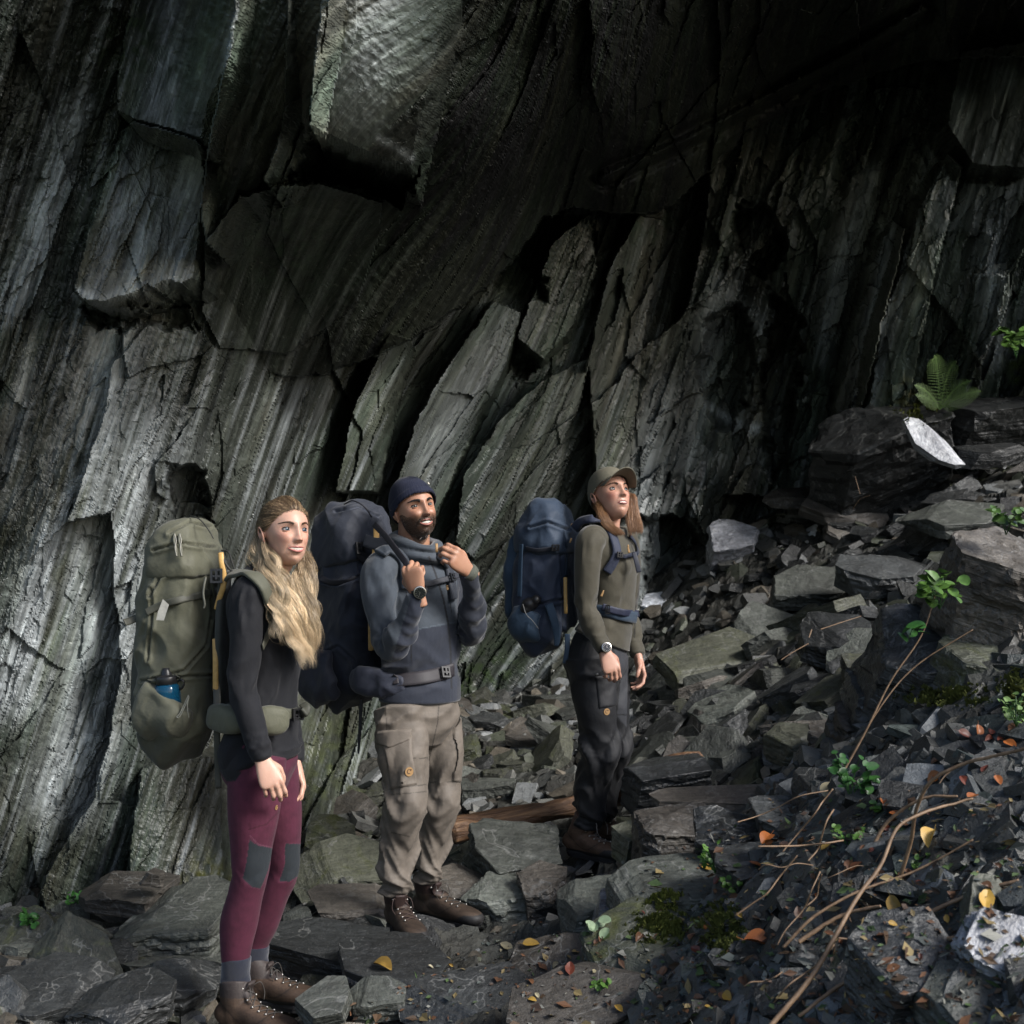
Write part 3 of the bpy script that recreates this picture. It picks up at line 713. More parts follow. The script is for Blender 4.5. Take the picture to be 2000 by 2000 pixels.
def build_big():
    occ = []
    for k, (px, py, Y, L, W, T, ang, lean, roll, mi, lab) in enumerate(BIG):
        if mi != 4 and 4.0 < Y < 7 and lean > 15 and k not in (2, 3, 4): lean = 12 + (lean - 12) * 0.45; T *= 1.45; W *= 1.2
        me = slab_mesh(100 + k, L * 1.12, W * 1.15, T, cuts=5 + k % 3, detail=1.0 if Y > 6 else 1.7)
        p = P(px, py, Y)
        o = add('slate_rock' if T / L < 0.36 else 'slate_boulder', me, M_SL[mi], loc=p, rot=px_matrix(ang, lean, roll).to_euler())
        tag(o, lab, 'rock', kind='thing')
        occ.append((p.x, p.y, max(L, W) * 0.45))
    # tiny perched stone
    me = slab_mesh(77, 0.10, 0.07, 0.06, 6, 1)
    tag(add('slate_stone', me, M_SL[3], loc=P(300, 1716, 5.15), rot=(0.3, 0.2, 0.5)), 'tiny pinkish stone resting on the perched brown block', 'rock')
    return occ

ZONES = [  # polygon in the frame, count, size range, material weights, group, label
    ([(870, 1370), (1130, 1370), (1130, 1470), (860, 1600), (640, 1640), (700, 1540), (860, 1440)], 52, (0.16, 0.42), (6, 4, 1, 2, 0, 1), 'grey slate pieces on the floor between the man and the woman in the cap', ''),
    ([(1230, 1330), (1480, 1240), (1700, 1180), (1720, 1300), (1600, 1440), (1450, 1520), (1230, 1540)], 68, (0.18, 0.48), (5, 2, 4, 2, 0, 0), 'dark slate pieces on the scree right of the woman in the cap', 'dark slate piece of the scree right of the woman in the cap'),
    ([(1480, 1130), (1700, 960), (1990, 900), (1990, 1040), (1760, 1160), (1500, 1210)], 32, (0.24, 0.55), (1, 0, 8, 1, 0, 0), 'black wet slate pieces high on the scree', 'black wet slate piece high on the scree below the huge boulder'),
    ([(40, 1780), (440, 1760), (395, 1980), (20, 1985)], 40, (0.10, 0.30), (4, 2, 5, 1, 0, 1), 'slate pieces of the left pile', 'slate piece of the pile left of the blonde woman'),
    ([(560, 1640), (760, 1660), (760, 1850), (580, 1900), (560, 1750)], 36, (0.10, 0.32), (5, 3, 4, 2, 0, 0), 'slate pieces behind the blonde woman', 'slate piece on the floor between the blonde woman and the bearded man'),
    ([(1340, 1620), (1980, 1480), (1990, 1980), (1330, 1980)], 32, (0.07, 0.2), (3, 1, 7, 1, 1, 0), 'stones on the near bank', ''),
    ([(610, 1850), (820, 1850), (820, 1985), (620, 1990)], 18, (0.14, 0.34), (3, 1, 7, 1, 0, 0), 'dark slabs between the nearest boots', ''),
    ([(880, 1640), (1100, 1640), (1100, 1780), (940, 1830), (900, 1780)], 22, (0.10, 0.28), (5, 1, 2, 3, 0, 0), 'slate pieces on the path by the log', 'slate piece lying on the path below the log'),
]
MARKS = [(240, 1700, 'perched brown block'), (120, 1890, 'tilted olive slab'), (345, 1830, 'wide grey slab'), (50, 1830, 'yellow mossy slab'), (430, 1990, 'nearest brown boot'), (660, 1700, 'green tinted slab'), (650, 1640, 'moss green block'), (620, 1870, 'black layered ledge'),
         (770, 1830, 'bearded man\'s near boot'), (880, 1790, 'bearded man\'s far boot'), (900, 1600, 'left end of the log'), (1050, 1590, 'middle of the log'), (1130, 1640, 'boots under the black trousers'), (1110, 1440, 'black trousers'), (1310, 1510, 'split end of the log'), (1155, 1770, 'blocky grey boulder'),
         (1405, 1290, 'largest olive slab'), (1500, 1228, 'rounded grey slab'), (1290, 1180, 'small pale stone'), (1430, 1060, 'large pale boulder'), (1602, 1042, 'bright white stone'), (1720, 920, 'huge black boulder'), (1930, 890, 'slab under the fern'), (1650, 1000, 'brown sliding plate'), (1950, 1185, 'rock at the right edge'),
         (1555, 1456, 'squared yellowish block'), (1690, 1325, 'pale olive block'), (1440, 1570, 'long brown slab'), (1290, 1530, 'black shiny block'), (1330, 1745, 'wide wet slab'), (1400, 1810, 'round moss cushion'), (1260, 1870, 'long leaning slab'), (1490, 1710, 'slab with the orange leaf'), (1730, 1455, 'dark brown rock'), (1750, 1770, 'pale yellow leaf'),
         (1920, 1960, 'blurred corner rock'), (1700, 1810, 'white flake'), (1480, 1880, 'black pointed rock'), (1790, 1640, 'bramble arch'), (1835, 1190, 'bright bramble leaves'), (1080, 1890, 'smooth path plate'), (900, 1370, 'foot of the back wall'), (1000, 1450, 'middle of the rubble heap'), (900, 1500, 'taupe trousers')]
SEEN = {}
def place_words(px, py, adj, noun):
    """a phrase that finds one piece: its look and where it lies against the nearest landmark"""
    ms = sorted(MARKS, key=lambda m: math.hypot(px - m[0], (py - m[1]) * 1.4))[:3]
    for m in ms:
        dx, dy = px - m[0], (py - m[1]) * 1.4
        if math.hypot(dx, dy) < 28: how = 'touching'
        elif abs(dx) > 2.2 * abs(dy): how = 'right of' if dx > 0 else 'left of'
        elif abs(dy) > 2.2 * abs(dx): how = 'below' if dy > 0 else 'above'
        else: how = ('below and ' if dy > 0 else 'above and ') + ('right of' if dx > 0 else 'left of')
        far = math.hypot(dx, dy)
        how = ('just ' if 28 <= far < 60 else 'way ' if far > 120 and len(how) < 9 else '') + how
        lab = f'{adj} {noun} {how} the {m[2]}'
        if lab not in SEEN: break
    for w in ('worn', 'narrow', 'broad', 'ragged', 'curled'):
        if lab not in SEEN or len(lab.split()) > 15: break
        lab = w + ' ' + lab.split(' ', 1)[1] if lab.split(' ', 1)[0] in ('worn', 'narrow', 'broad', 'ragged') else w + ' ' + lab
    SEEN[lab] = 1
    return lab

def in_poly(x, y, poly):
    c = False; n = len(poly)
    for i in range(n):
        a = poly[i]; b = poly[i - 1]
        if (a[1] > y) != (b[1] > y) and x < (b[0] - a[0]) * (y - a[1]) / (b[1] - a[1]) + a[0]: c = not c
    return c

def ground_hit(px, py):
    """first point of the terrain on the ray through the frame point"""
    prev = 2.2; 
    Ys = np.arange(2.2, 12.5, 0.05)
    xs = (px - 1000) / FPX * Ys; zs = CZ - (py - 1061) / FPX * Ys
    g = ground_z(xs, Ys)
    k = np.where(zs <= g)[0]
    if len(k) == 0: return None
    return Vector((xs[k[0]], Ys[k[0]], g[k[0]]))

def build_scatter():
    r = random.Random(11)
    var = [[slab_mesh(500 + i * 10 + m, 1.0, r.uniform(0.35, 0.8), r.uniform(0.12, 0.36), cuts=r.choice((4, 5, 6)), detail=0.8) for i in range(7)] for m in range(6)]
    MM = M_SL[:5] + M_SL[6:]
    for m in range(6):
        for me in var[m]: me.materials.append(MM[m])
    for poly, cnt, (s0, s1), wts, grp, lab in ZONES:
        xs = [p[0] for p in poly]; ys = [p[1] for p in poly]; pts = []
        n = 0; tries = 0
        while n < cnt and tries < 4000:
            tries += 1
            x = r.uniform(min(xs), max(xs)); y = r.uniform(min(ys), max(ys))
            if not in_poly(x, y, poly): continue
            if any(abs(x - a) < 20 and abs(y - b) < 10 for a, b in pts): continue
            h = ground_hit(x, y)
            if h is None: continue
            pts.append((x, y)); n += 1
            m = r.choices(range(6), wts)[0]
            s = r.uniform(s0, s1) * (1.25 if r.random() < 0.15 else 1)
            nr = (gnormal(h.x, h.y) + Vector((r.gauss(0, 0.36), r.gauss(-0.05, 0.34), 0))).normalized()
            o = place_rock('slate_piece', r.choice(var[m]), MM[m], h + nr * s * 0.05, nr, r.uniform(0, 6.28), s)
            sw = 'small' if s < 0.16 else 'mid sized' if s < 0.26 else 'large'
            tw = 'flat' if nr.z > 0.93 else 'tilted' if nr.z > 0.78 else 'steep'
            tag(o, place_words(x, y, f'{sw} {tw} '.replace('mid sized', 'medium') + ('grey', 'olive', 'black', 'brown', 'pale', 'mossy')[m], 'slate piece'), 'rock', grp)
    # what nobody could count: chips and small rubble over the whole floor, one object
    protos = []
    for i in range(26):
        me = slab_mesh(900 + i, 1.0, r.uniform(0.45, 0.9), r.uniform(0.12, 0.3), cuts=r.choice((4, 5, 6)))
        bm = bmesh.new(); bm.from_mesh(me); bmesh.ops.triangulate(bm, faces=bm.faces[:])
        protos.append((np.array([v.co[:] for v in bm.verts]), np.array([[v.index for v in f.verts] for f in bm.faces]))); bm.free()
    VV = []; FF = []; CC = []; off = 0
    def chip(h, s, tone, nr=None):
        nonlocal off
        pv, pf = r.choice(protos)
        n = nr or (gn + Vector((r.gauss(0, 0.4), r.gauss(-0.1, 0.35), 0))).normalized()
        m = np.array((n.to_track_quat('Z', 'Y').to_matrix() @ Matrix.Rotation(r.uniform(0, 6.28), 3, 'Z')))
        VV.append((pv * s) @ m.T + np.array(h)[None]); FF.append(pf + off); off += len(pv)
        CC.append(np.repeat(np.array(tone)[None], len(pv), 0))
    tones = ((0.06, 0.062, 0.058), (0.085, 0.085, 0.078), (0.035, 0.036, 0.034), (0.08, 0.07, 0.055), (0.05, 0.055, 0.04), (0.11, 0.115, 0.115))
    for k in range(14000):
        if k < 10000: Y = 2.6 + 8.2 * r.random() ** 1.3; X = r.uniform(-0.42, 0.44) * Y
        else: Y = r.uniform(2.6, 5.4); X = r.uniform(0.09, 0.41) * Y
        px = 1000 + X / Y * FPX; 
        z = gz(X, Y)
        py = 1061 + (CZ - z) / Y * FPX
        if px < -60 or px > 2080 or py > 2080: continue
        near = px > 1250 and Y < 5.2
        if near and r.random() < 0.25: pass
        s = (0.016 + 0.17 * r.random() ** 3.4) if near else (0.022 + 0.19 * r.random() ** 2.4) * (0.55 + 0.07 * Y)
        if 400 < px < 610 and 4.1 < Y < 4.75: s *= 0.3
        path = (700 < px < 1350 and py > 1790 and not near)
        if path: s *= 0.35
        gn = gnormal(X, Y)
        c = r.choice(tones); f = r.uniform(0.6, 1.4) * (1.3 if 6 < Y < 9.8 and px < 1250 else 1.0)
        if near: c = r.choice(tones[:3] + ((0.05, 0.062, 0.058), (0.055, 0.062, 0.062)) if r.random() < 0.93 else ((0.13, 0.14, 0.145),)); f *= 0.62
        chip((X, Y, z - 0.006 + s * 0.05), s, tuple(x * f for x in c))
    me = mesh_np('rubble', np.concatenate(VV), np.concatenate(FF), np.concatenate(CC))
    mb = MB('slate_chips')
    co = mb.coord('Object'); n = mb.noise(co, 30, 5, 0.65); n2 = mb.noise(co, 120, 3, 0.7)
    col = mb.mix(1.0, attr_col(mb), mb.ramp(n, [(0.3, 0.6), (0.7, 1.4)]), 'MULTIPLY')
    m = mb.out(col, mb.ramp(n, [(0.3, 0.2), (0.7, 0.6)]), mb.bump(mb.math('ADD', n, mb.math('MULTIPLY', n2, 0.4)), 0.7, 0.01), spec=0.45)
    tag(add('slate_rubble', me, m), 'small slate chips and rubble strewn over the floor', kind='stuff')

OCC = build_big()
build_scatter()
# ------------------------------------------------------------------ people: shapes
def crom(pts, n, closed=False):
    """catmull-rom through rows of numbers, n samples"""
    p = np.array(pts, float); m = len(p)
    if m == 2: return p[0] + (p[1] - p[0]) * np.linspace(0, 1, n)[:, None]
    ch = np.r_[0, np.cumsum(np.maximum(np.linalg.norm(np.diff(p[:, :3], axis=0), axis=1), 1e-6) ** 0.5)]
    t = np.linspace(0, ch[-1], n); k = np.clip(np.searchsorted(ch, t, side='right') - 1, 0, m - 2)
    ext = np.vstack([2 * p[0] - p[1], p, 2 * p[-1] - p[-2]])
    u = ((t - ch[k]) / (ch[k + 1] - ch[k]))[:, None]
    a, b, c, d = ext[k], ext[k + 1], ext[k + 2], ext[k + 3]
    return 0.5 * (2 * b + (c - a) * u + (2 * a - 5 * b + 4 * c - d) * u ** 2 + (3 * b - 3 * c + d - a) * u ** 3)

def tube(rows, side, nseg=20, nring=28, fold=None, cap=True, sq=2.0):
    """rows: (x, y, z, r_side, r_other); side: direction of the first radius. returns verts, quads/tris"""
    q = crom(rows, nseg); C = q[:, :3]; ra = np.maximum(q[:, 3], 1e-4); rb = np.maximum(q[:, 4], 1e-4)
    T = np.gradient(C, axis=0); T /= np.linalg.norm(T, axis=1)[:, None] + 1e-12
    S = np.array(side, float)
    S = S[None] if S.ndim == 1 else crom(S, nseg)
    S = S - T * (S * T).sum(1)[:, None]; S /= np.linalg.norm(S, axis=1)[:, None]
    B = np.cross(T, S)
    th = np.linspace(0, 2 * math.pi, nring, endpoint=False)
    ct, sn = np.cos(th), np.sin(th)
    cs = np.sign(ct) * np.abs(ct) ** (2 / sq); ss = np.sign(sn) * np.abs(sn) ** (2 / sq)
    f = np.zeros((nseg, nring))
    if fold is not None: f = fold(np.linspace(0, 1, nseg)[:, None] + 0 * th[None], th[None] + np.zeros((nseg, 1)))
    V = C[:, None] + S[:, None] * ((ra[:, None] + f) * cs[None])[..., None] + B[:, None] * ((rb[:, None] + f) * ss[None])[..., None]
    V = V.reshape(-1, 3)
    i = np.arange(nseg * nring).reshape(nseg, nring)
    j = np.roll(i, -1, 1)
    F = np.stack([i[:-1], j[:-1], j[1:], i[1:]], -1).reshape(-1, 4).tolist()
    if cap:
        n = len(V)
        e0 = C[0] - T[0] * min(ra[0], rb[0]) * 0.5; e1 = C[-1] + T[-1] * min(ra[-1], rb[-1]) * 0.5
        V = np.vstack([V, e0, e1])
        F += [[j[0, k], i[0, k], n] for k in range(nring)] + [[i[-1, k], j[-1, k], n + 1] for k in range(nring)]
    return V, F

def ball(c, r, rot=None, nu=20, nv=14):
    th = np.linspace(0, math.pi, nv + 1); ph = np.linspace(0, 2 * math.pi, nu, endpoint=False)
    V = [(math.sin(a) * math.cos(b), math.sin(a) * math.sin(b), math.cos(a)) for a in th for b in ph]
    V = np.array(V) * (np.array(r) if hasattr(r, '__len__') else r)
    if rot is not None: V = V @ np.array(rot).T
    V = V + np.array(c)
    F = []
    for a in range(nv):
        for b in range(nu):
            F.append([a * nu + b, (a + 1) * nu + b, (a + 1) * nu + (b + 1) % nu, a * nu + (b + 1) % nu])
    return V, F

def union(pieces, voxel, smooth=2, cut=None):
    """one continuous skin round all pieces; returns verts and quads as numpy"""
    VV = []; FF = []; off = 0
    for V, F in pieces:
        VV.append(np.asarray(V)); FF += [[int(k) + off for k in f] for f in F]; off += len(V)
    V = np.vstack(VV)
    me = bpy.data.meshes.new('tmp'); me.from_pydata(V.tolist(), [], FF)
    o = bpy.data.objects.new('tmp', me); COL.objects.link(o)
    md = o.modifiers.new('r', 'REMESH'); md.mode = 'VOXEL'; md.voxel_size = voxel
    dg = bpy.context.evaluated_depsgraph_get(); ev = o.evaluated_get(dg)
    m2 = bpy.data.meshes.new_from_object(ev)
    bpy.data.objects.remove(o); bpy.data.meshes.remove(me)
    n = len(m2.vertices); v = np.empty(n * 3); m2.vertices.foreach_get('co', v); v = v.reshape(-1, 3)
    nf = len(m2.polygons); ls = np.empty(len(m2.loops), np.int32); m2.loops.foreach_get('vertex_index', ls)
    tot = np.empty(nf, np.int32); m2.polygons.foreach_get('loop_total', tot)
    st = np.empty(nf, np.int32); m2.polygons.foreach_get('loop_start', st)
    quad = tot == 4
    F = ls[st[quad][:, None] + np.arange(4)]
    bpy.data.meshes.remove(m2)
    for _ in range(smooth): v = relax(v, F)
    return v, F

def relax(v, F, w=0.5):
    n = len(v); acc = np.zeros((n, 3)); cnt = np.zeros(n)
    for k in range(4):
        a = F[:, k]; b = F[:, (k + 1) % 4]
        for x in range(3): acc[:, x] += np.bincount(a, v[b, x], n)
        cnt += np.bincount(a, minlength=n)
    m = cnt > 0
    out = v.copy(); out[m] = v[m] * (1 - w) + acc[m] / cnt[m][:, None] * w
    return out

def normals(v, F):
    e = np.cross(v[F[:, 2]] - v[F[:, 0]], v[F[:, 3]] - v[F[:, 1]])
    N = np.zeros_like(v)
    for k in range(4):
        for x in range(3): N[:, x] += np.bincount(F[:, k], e[:, x], len(v))
    return N / (np.linalg.norm(N, axis=1)[:, None] + 1e-12)

def trim(v, F, plane_co, plane_no, near=None, rad=1e9):
    """drop the faces on the far side of a plane (only near a point)"""
    c = v[F].mean(1)
    d = (c - np.array(plane_co)) @ np.array(plane_no)
    k = d <= 0
    if near is not None: k |= np.linalg.norm(c - np.array(near), axis=1) > rad
    return F[k]

def n3(p, s, seed=0):
    """cheap 3d noise -1..1 from three value noises"""
    return (fbm(p[:, 0] * s + 7, p[:, 1] * s + 3, seed, 3) + fbm(p[:, 1] * s - 5, p[:, 2] * s, seed + 1, 3) + fbm(p[:, 2] * s + 9, p[:, 0] * s, seed + 2, 3)) * 0.58

def ridge(x): return 1 - 2 * np.abs((x % 1.0) - 0.5) * 2       # triangle -1..1

def folds(rows):
    """rows of (t centre, t width, amplitude, rings, slant, seed): irregular wrinkles across a sleeve or leg"""
    def f(t, th):
        out = np.zeros(t.shape)
        for tc, tw, am, k, sl, sd in rows:
            env = np.exp(-((t - tc) / tw) ** 2)
            cx, sx = np.cos(th), np.sin(th)
            for q, (g, kk) in enumerate(((1.0, 0.30), (0.6, 0.62))):
                u = t * k * kk + sl * 0.7 * np.cos(th * (1 + q) + sd + q) + 0.7 * fbm(cx * 0.9 + sd, sx * 0.9 + t * k * 0.13, sd + q, 2)
                v = cx * 0.55 + 5 * q; v2 = sx * 0.55
                n = fbm(u, v + sd * 1.3, sd + 3 * q, 2) * 0.6 + fbm(u + 11, v2 + sd, sd + 3 * q + 1, 2) * 0.6
                out += am * env * g * (1 - 5.0 * np.abs(n)).clip(-1.0, 1) * 1.55
        return out
    return f

# ------------------------------------------------------------------ the head
def head_base(w=1.0, jaw=1.0, chin=1.0, smile=0.0, male=False, nose=1.0):
    """head in its own frame: x to the person's left(+)... symmetric, y forward, z up, eyes at z = 0. returns verts, faces"""
    nu, nv = 150, 130
    th = np.linspace(0.001, math.pi - 0.001, nv)[:, None]; ph = np.linspace(-math.pi, math.pi, nu, endpoint=False)[None]
    dx = np.sin(th) * np.sin(ph); dy = np.sin(th) * np.cos(ph); dz = np.cos(th) + 0 * ph
    D = np.stack([dx, dy, dz], -1)
    def hit(c, r):
        c = np.array(c); r = np.array(r)
        d = D / r; o = -c / r
        a = (d * d).sum(-1); b = 2 * (d * o).sum(-1); k = (o * o).sum() - 1
        return (-b + np.sqrt(np.maximum(b * b - 4 * a * k, 0))) / (2 * a)
    rs = [hit((0, -0.018, 0.028), (0.0755 * w, 0.097, 0.088)), hit((0, 0.018, -0.038), (0.062 * w * jaw, 0.066, 0.078)), hit((0, 0.022, 0.010), (0.065 * w, 0.070, 0.07))]
    k = 130.0
    r = np.log(sum(np.exp(k * q) for q in rs)) / k
    V = D * r[..., None]
    x, y, z = V[..., 0], V[..., 1], V[..., 2]
    fr = sstep(0.0, 0.05, y)
    g = lambda cx, cz, sx, sz: np.exp(-((x - cx) / sx) ** 2 - ((z - cz) / sz) ** 2)
    g2 = lambda cx, cz, sx, sz: g(cx, cz, sx, sz) + g(-cx, cz, sx, sz)
    f = np.zeros(x.shape)
    f -= g2(0.031, 0.000, 0.020, 0.014) * 0.0140
    f -= g2(0.019, 0.004, 0.008, 0.012) * 0.004
    f += g2(0.026, 0.021, 0.022, 0.008) * (0.0045 if male else 0.0025)
    f += g(0, 0.055, 0.05, 0.03) * 0.002
    f += g2(0.043, -0.028, 0.018, 0.018) * (0.005 + 0.003 * smile)
    f += g2(0.034, -0.036, 0.014, 0.014) * 0.004 * smile
    # nose
    tz = np.clip((0.016 - z) / 0.058, 0, 1)
    ridge_h = (0.004 + 0.0205 * tz ** 1.25) * nose * sstep(0.022, 0.008, z) * sstep(-0.0475, -0.040, z)
    wd = 0.0062 + 0.0052 * tz
    f += ridge_h * np.exp(-(np.abs(x) / wd) ** 2.4)
    f += g2(0.0118, -0.0365, 0.0052, 0.0062) * 0.0095 * nose
    f += g(0, -0.0345, 0.009, 0.008) * 0.0035
    f -= g2(0.0068, -0.0440, 0.0036, 0.003) * 0.006
    # folds from nose to mouth
    for s in (-1, 1):
        d, t = line_dist(x, z, [(s * 0.018, -0.034), (s * 0.0285, -0.052), (s * 0.035, -0.072)])
        f -= np.exp(-(d / 0.0038) ** 2) * (0.0012 + 0.0026 * smile) * (y > 0)
        f += np.exp(-((d - 0.006) / 0.006) ** 2) * 0.0014 * smile * (np.abs(x) > 0.02) * (y > 0)
    # mouth mound, lips bed, chin
    f += g(0, -0.064, 0.026, 0.02) * 0.0065
    f -= g(0, -0.085, 0.016, 0.0055) * 0.0042
    f += g(0, -0.102, 0.019, 0.015) * 0.0082 * chin
    f -= g(0, -0.052, 0.004, 0.006) * 0.0016
    f -= g(0, -0.0655, 0.023 + 0.004 * smile, 0.0042) * 0.0055
    V = V + np.stack([0 * f, f * fr, 0 * f], -1)
    # flatter underside of the jaw, temples
    V[..., 0] *= 1 - 0.07 * np.exp(-((z - 0.018) / 0.022) ** 2) * sstep(0.03, 0.07, y)
    zz = V[..., 2]
    V[..., 2] = np.where(zz < -0.112, -0.112 + (zz + 0.112) * 0.35, zz)
    i = np.arange(nu * nv).reshape(nv, nu); j = np.roll(i, -1, 1)
    F = np.stack([i[:-1], i[1:], j[1:], j[:-1]], -1).reshape(-1, 4).tolist()
    F += [i[0].tolist()[::-1], i[-1].tolist()]
    return V.reshape(-1, 3), F

def ear(s):
    """an ear on side s, in the head's frame"""
    out = []
    rows = []
    for a in np.linspace(-0.6, 4.4, 13):
        rr = 0.0185 if a < 2.6 else 0.0185 - 0.004 * (a - 2.6)
        rows.append((s * (0.081 + 0.007 * math.sin(a)), 0.75 * rr * math.cos(a) - 0.020, -0.012 + 1.75 * rr * math.sin(a) * 0.9, 0.0034, 0.0034))
    out.append(tube(rows, (1, 0.1, 0), 30, 8))
    out.append(tube([(s * 0.070, -0.018, 0.004, 0.012, 0.004), (s * 0.0765, -0.022, -0.006, 0.014, 0.0045), (s * 0.073, -0.014, -0.036, 0.007, 0.0045), (s * 0.0715, -0.012, -0.042, 0.004, 0.003)], (0, 1, 0), 14, 12))
    return out

def hand(side, wrist, knuckle, palm_n, thumb_dir, curl=0.6, scale=1.0, spread=0.08, curls=None, thumb_curl=0.3):
    """palm plus five fingers. wrist, knuckle: world points; palm_n: direction the palm faces; thumb_dir: towards the thumb side"""
    w = Vector(wrist); k = Vector(knuckle); d = (k - w).normalized()
    n = Vector(palm_n); n = (n - d * n.dot(d)).normalized()
    t = Vector(thumb_dir); t = (t - d * t.dot(d) - n * t.dot(n)).normalized()
    S = scale; out = []
    L = 0.088 * S
    k = w + d * L
    out.append(tube([(*(w - d * 0.045 * S), 0.027 * S, 0.020 * S), (*w, 0.027 * S, 0.019 * S), (*(w + d * 0.03 * S), 0.034 * S, 0.0175 * S), (*(w + d * 0.065 * S), 0.040 * S, 0.0145 * S), (*(k - d * 0.004), 0.0395 * S, 0.0125 * S), (*(k + d * 0.006), 0.033 * S, 0.009 * S)], t, 18, 26, sq=2.5))
    lens = ((0.041, 0.025, 0.020), (0.045, 0.028, 0.021), (0.042, 0.026, 0.020), (0.033, 0.020, 0.018))
    for i in range(4):
        off = t * (0.0288 - 0.0192 * i) * S
        back = (0.0, 0.003, -0.001, -0.009)[i]
        p = k + off + d * back * S - n * 0.002 * S
        dd = (d + t * spread * (1.5 - i)).normalized()
        c = (curls[i] if curls else curl * (1 + 0.08 * i))
        r0 = (0.0088, 0.0092, 0.0086, 0.0076)[i] * S
        rows = [(*(p - dd * 0.028 * S), r0 * 0.9, r0 * 0.9), (*p, r0 * 1.1, r0 * 1.08)]
        a = 0
        for j in range(3):
            a += c * (0.95, 1.15, 0.75)[j]
            vv = dd * math.cos(a) + n * math.sin(a)
            seg = lens[i][j] * S
            mid = p + vv * seg * 0.5; p = p + vv * seg
            rr = r0 * (1.0, 0.9, 0.8)[j]
            rows.append((*mid, rr * 0.93, rr * 0.93)); rows.append((*p, rr * (0.98 if j < 2 else 0.72), rr * (0.98 if j < 2 else 0.66)))
        out.append(tube(rows, t, 26, 12))
    b = w + d * 0.022 * S + t * 0.022 * S + n * 0.006 * S
    d1 = (d * 0.75 + t * 0.62 + n * 0.32).normalized(); d2 = (d * 0.95 + t * (0.35 - thumb_curl) + n * (0.25 + thumb_curl)).normalized(); d3 = (d * 0.95 + t * (0.1 - thumb_curl) + n * (0.2 + thumb_curl)).normalized()
    p1 = b + d1 * 0.034 * S; p2 = p1 + d2 * 0.032 * S; p3 = p2 + d3 * 0.024 * S
    out.append(tube([(*(b - d1 * 0.01), 0.013 * S, 0.012 * S), (*(b + d1 * 0.015 * S), 0.0145 * S, 0.013 * S), (*p1, 0.0112 * S, 0.0108 * S), (*((p1 + p2) / 2), 0.0098 * S, 0.0096 * S), (*p2, 0.0102 * S, 0.0098 * S), (*((p2 + p3) / 2), 0.0095 * S, 0.009 * S), (*p3, 0.006 * S, 0.005 * S)], n, 22, 12))
    return out

def hmat(pos, yaw, pitch, roll):
    """head frame to world. yaw: degrees the face turns from the camera to the picture's right; pitch up; roll counter clockwise in the picture"""
    R = Matrix.Rotation(math.radians(180 + yaw), 3, 'Z') @ Matrix.Rotation(math.radians(pitch), 3, 'X')
    # roll about the direction towards the camera
    R = Matrix.Rotation(math.radians(-roll), 3, 'Y') @ R
    return Matrix.Translation(pos) @ R.to_4x4()

def xf(M, V):
    A = np.array(M)
    return np.asarray(V) @ A[:3, :3].T + A[:3, 3]

def strands(paths, rad, colors, flat=0.5, ns=3):
    """hair: paths is a list of (n,3) arrays; returns verts, faces, cols (thin tapering blades)"""
    VV = []; FF = []; CC = []; off = 0
    ang = np.linspace(0, 2 * math.pi, ns, endpoint=False)
    for p, c, r in zip(paths, colors, rad):
        n = len(p)
        T = np.gradient(p, axis=0); T /= np.linalg.norm(T, axis=1)[:, None] + 1e-9
        up = np.array([0.3, -0.9, 0.2]); S = np.cross(T, up); S /= np.linalg.norm(S, axis=1)[:, None] + 1e-9
        B = np.cross(T, S)
        t = np.linspace(0, 1, n)
        rr = r * np.clip(np.minimum((1.02 - t) * 3.0, 0.4 + t * 8), 0.04, 1)
        V = p[:, None] + S[:, None] * (rr[:, None] * np.cos(ang)[None])[..., None] + B[:, None] * (rr[:, None] * flat * np.sin(ang)[None])[..., None]
        VV.append(V.reshape(-1, 3)); i = np.arange(n * ns).reshape(n, ns) + off; j = np.roll(i, -1, 1)
        FF.append(np.stack([i[:-1], j[:-1], j[1:], i[1:]], -1).reshape(-1, 4)); off += n * ns
        cc = np.asarray(c, float); 
        CC.append(np.repeat(cc if cc.ndim == 2 else np.repeat(cc[None], n, 0), ns, 0))
    return np.concatenate(VV), np.concatenate(FF), np.concatenate(CC)

# ---- materials for people
def mat_skin(name, ss=0.12):
    mb = MB(name)
    co = mb.coord('Object'); n = mb.noise(co, 90, 4, 0.6); n2 = mb.noise(co, 18, 3, 0.6)
    col = mb.mix(1.0, attr_col(mb), mb.ramp(n2, [(0.3, (0.90, 0.82, 0.80)), (0.7, (1.06, 1.06, 1.06))]), 'MULTIPLY')
    mb.out(col, mb.ramp(n, [(0.3, 0.38), (0.7, 0.55)]), mb.bump(mb.noise(co, 260, 3, 0.6), 0.45, 0.0012), spec=0.5)
    mb.b.inputs['Subsurface Weight'].default_value = ss
    mb.b.inputs['Subsurface Radius'].default_value = (0.012, 0.004, 0.002)
    mb.b.inputs['Subsurface Scale'].default_value = 0.6
    return mb.m

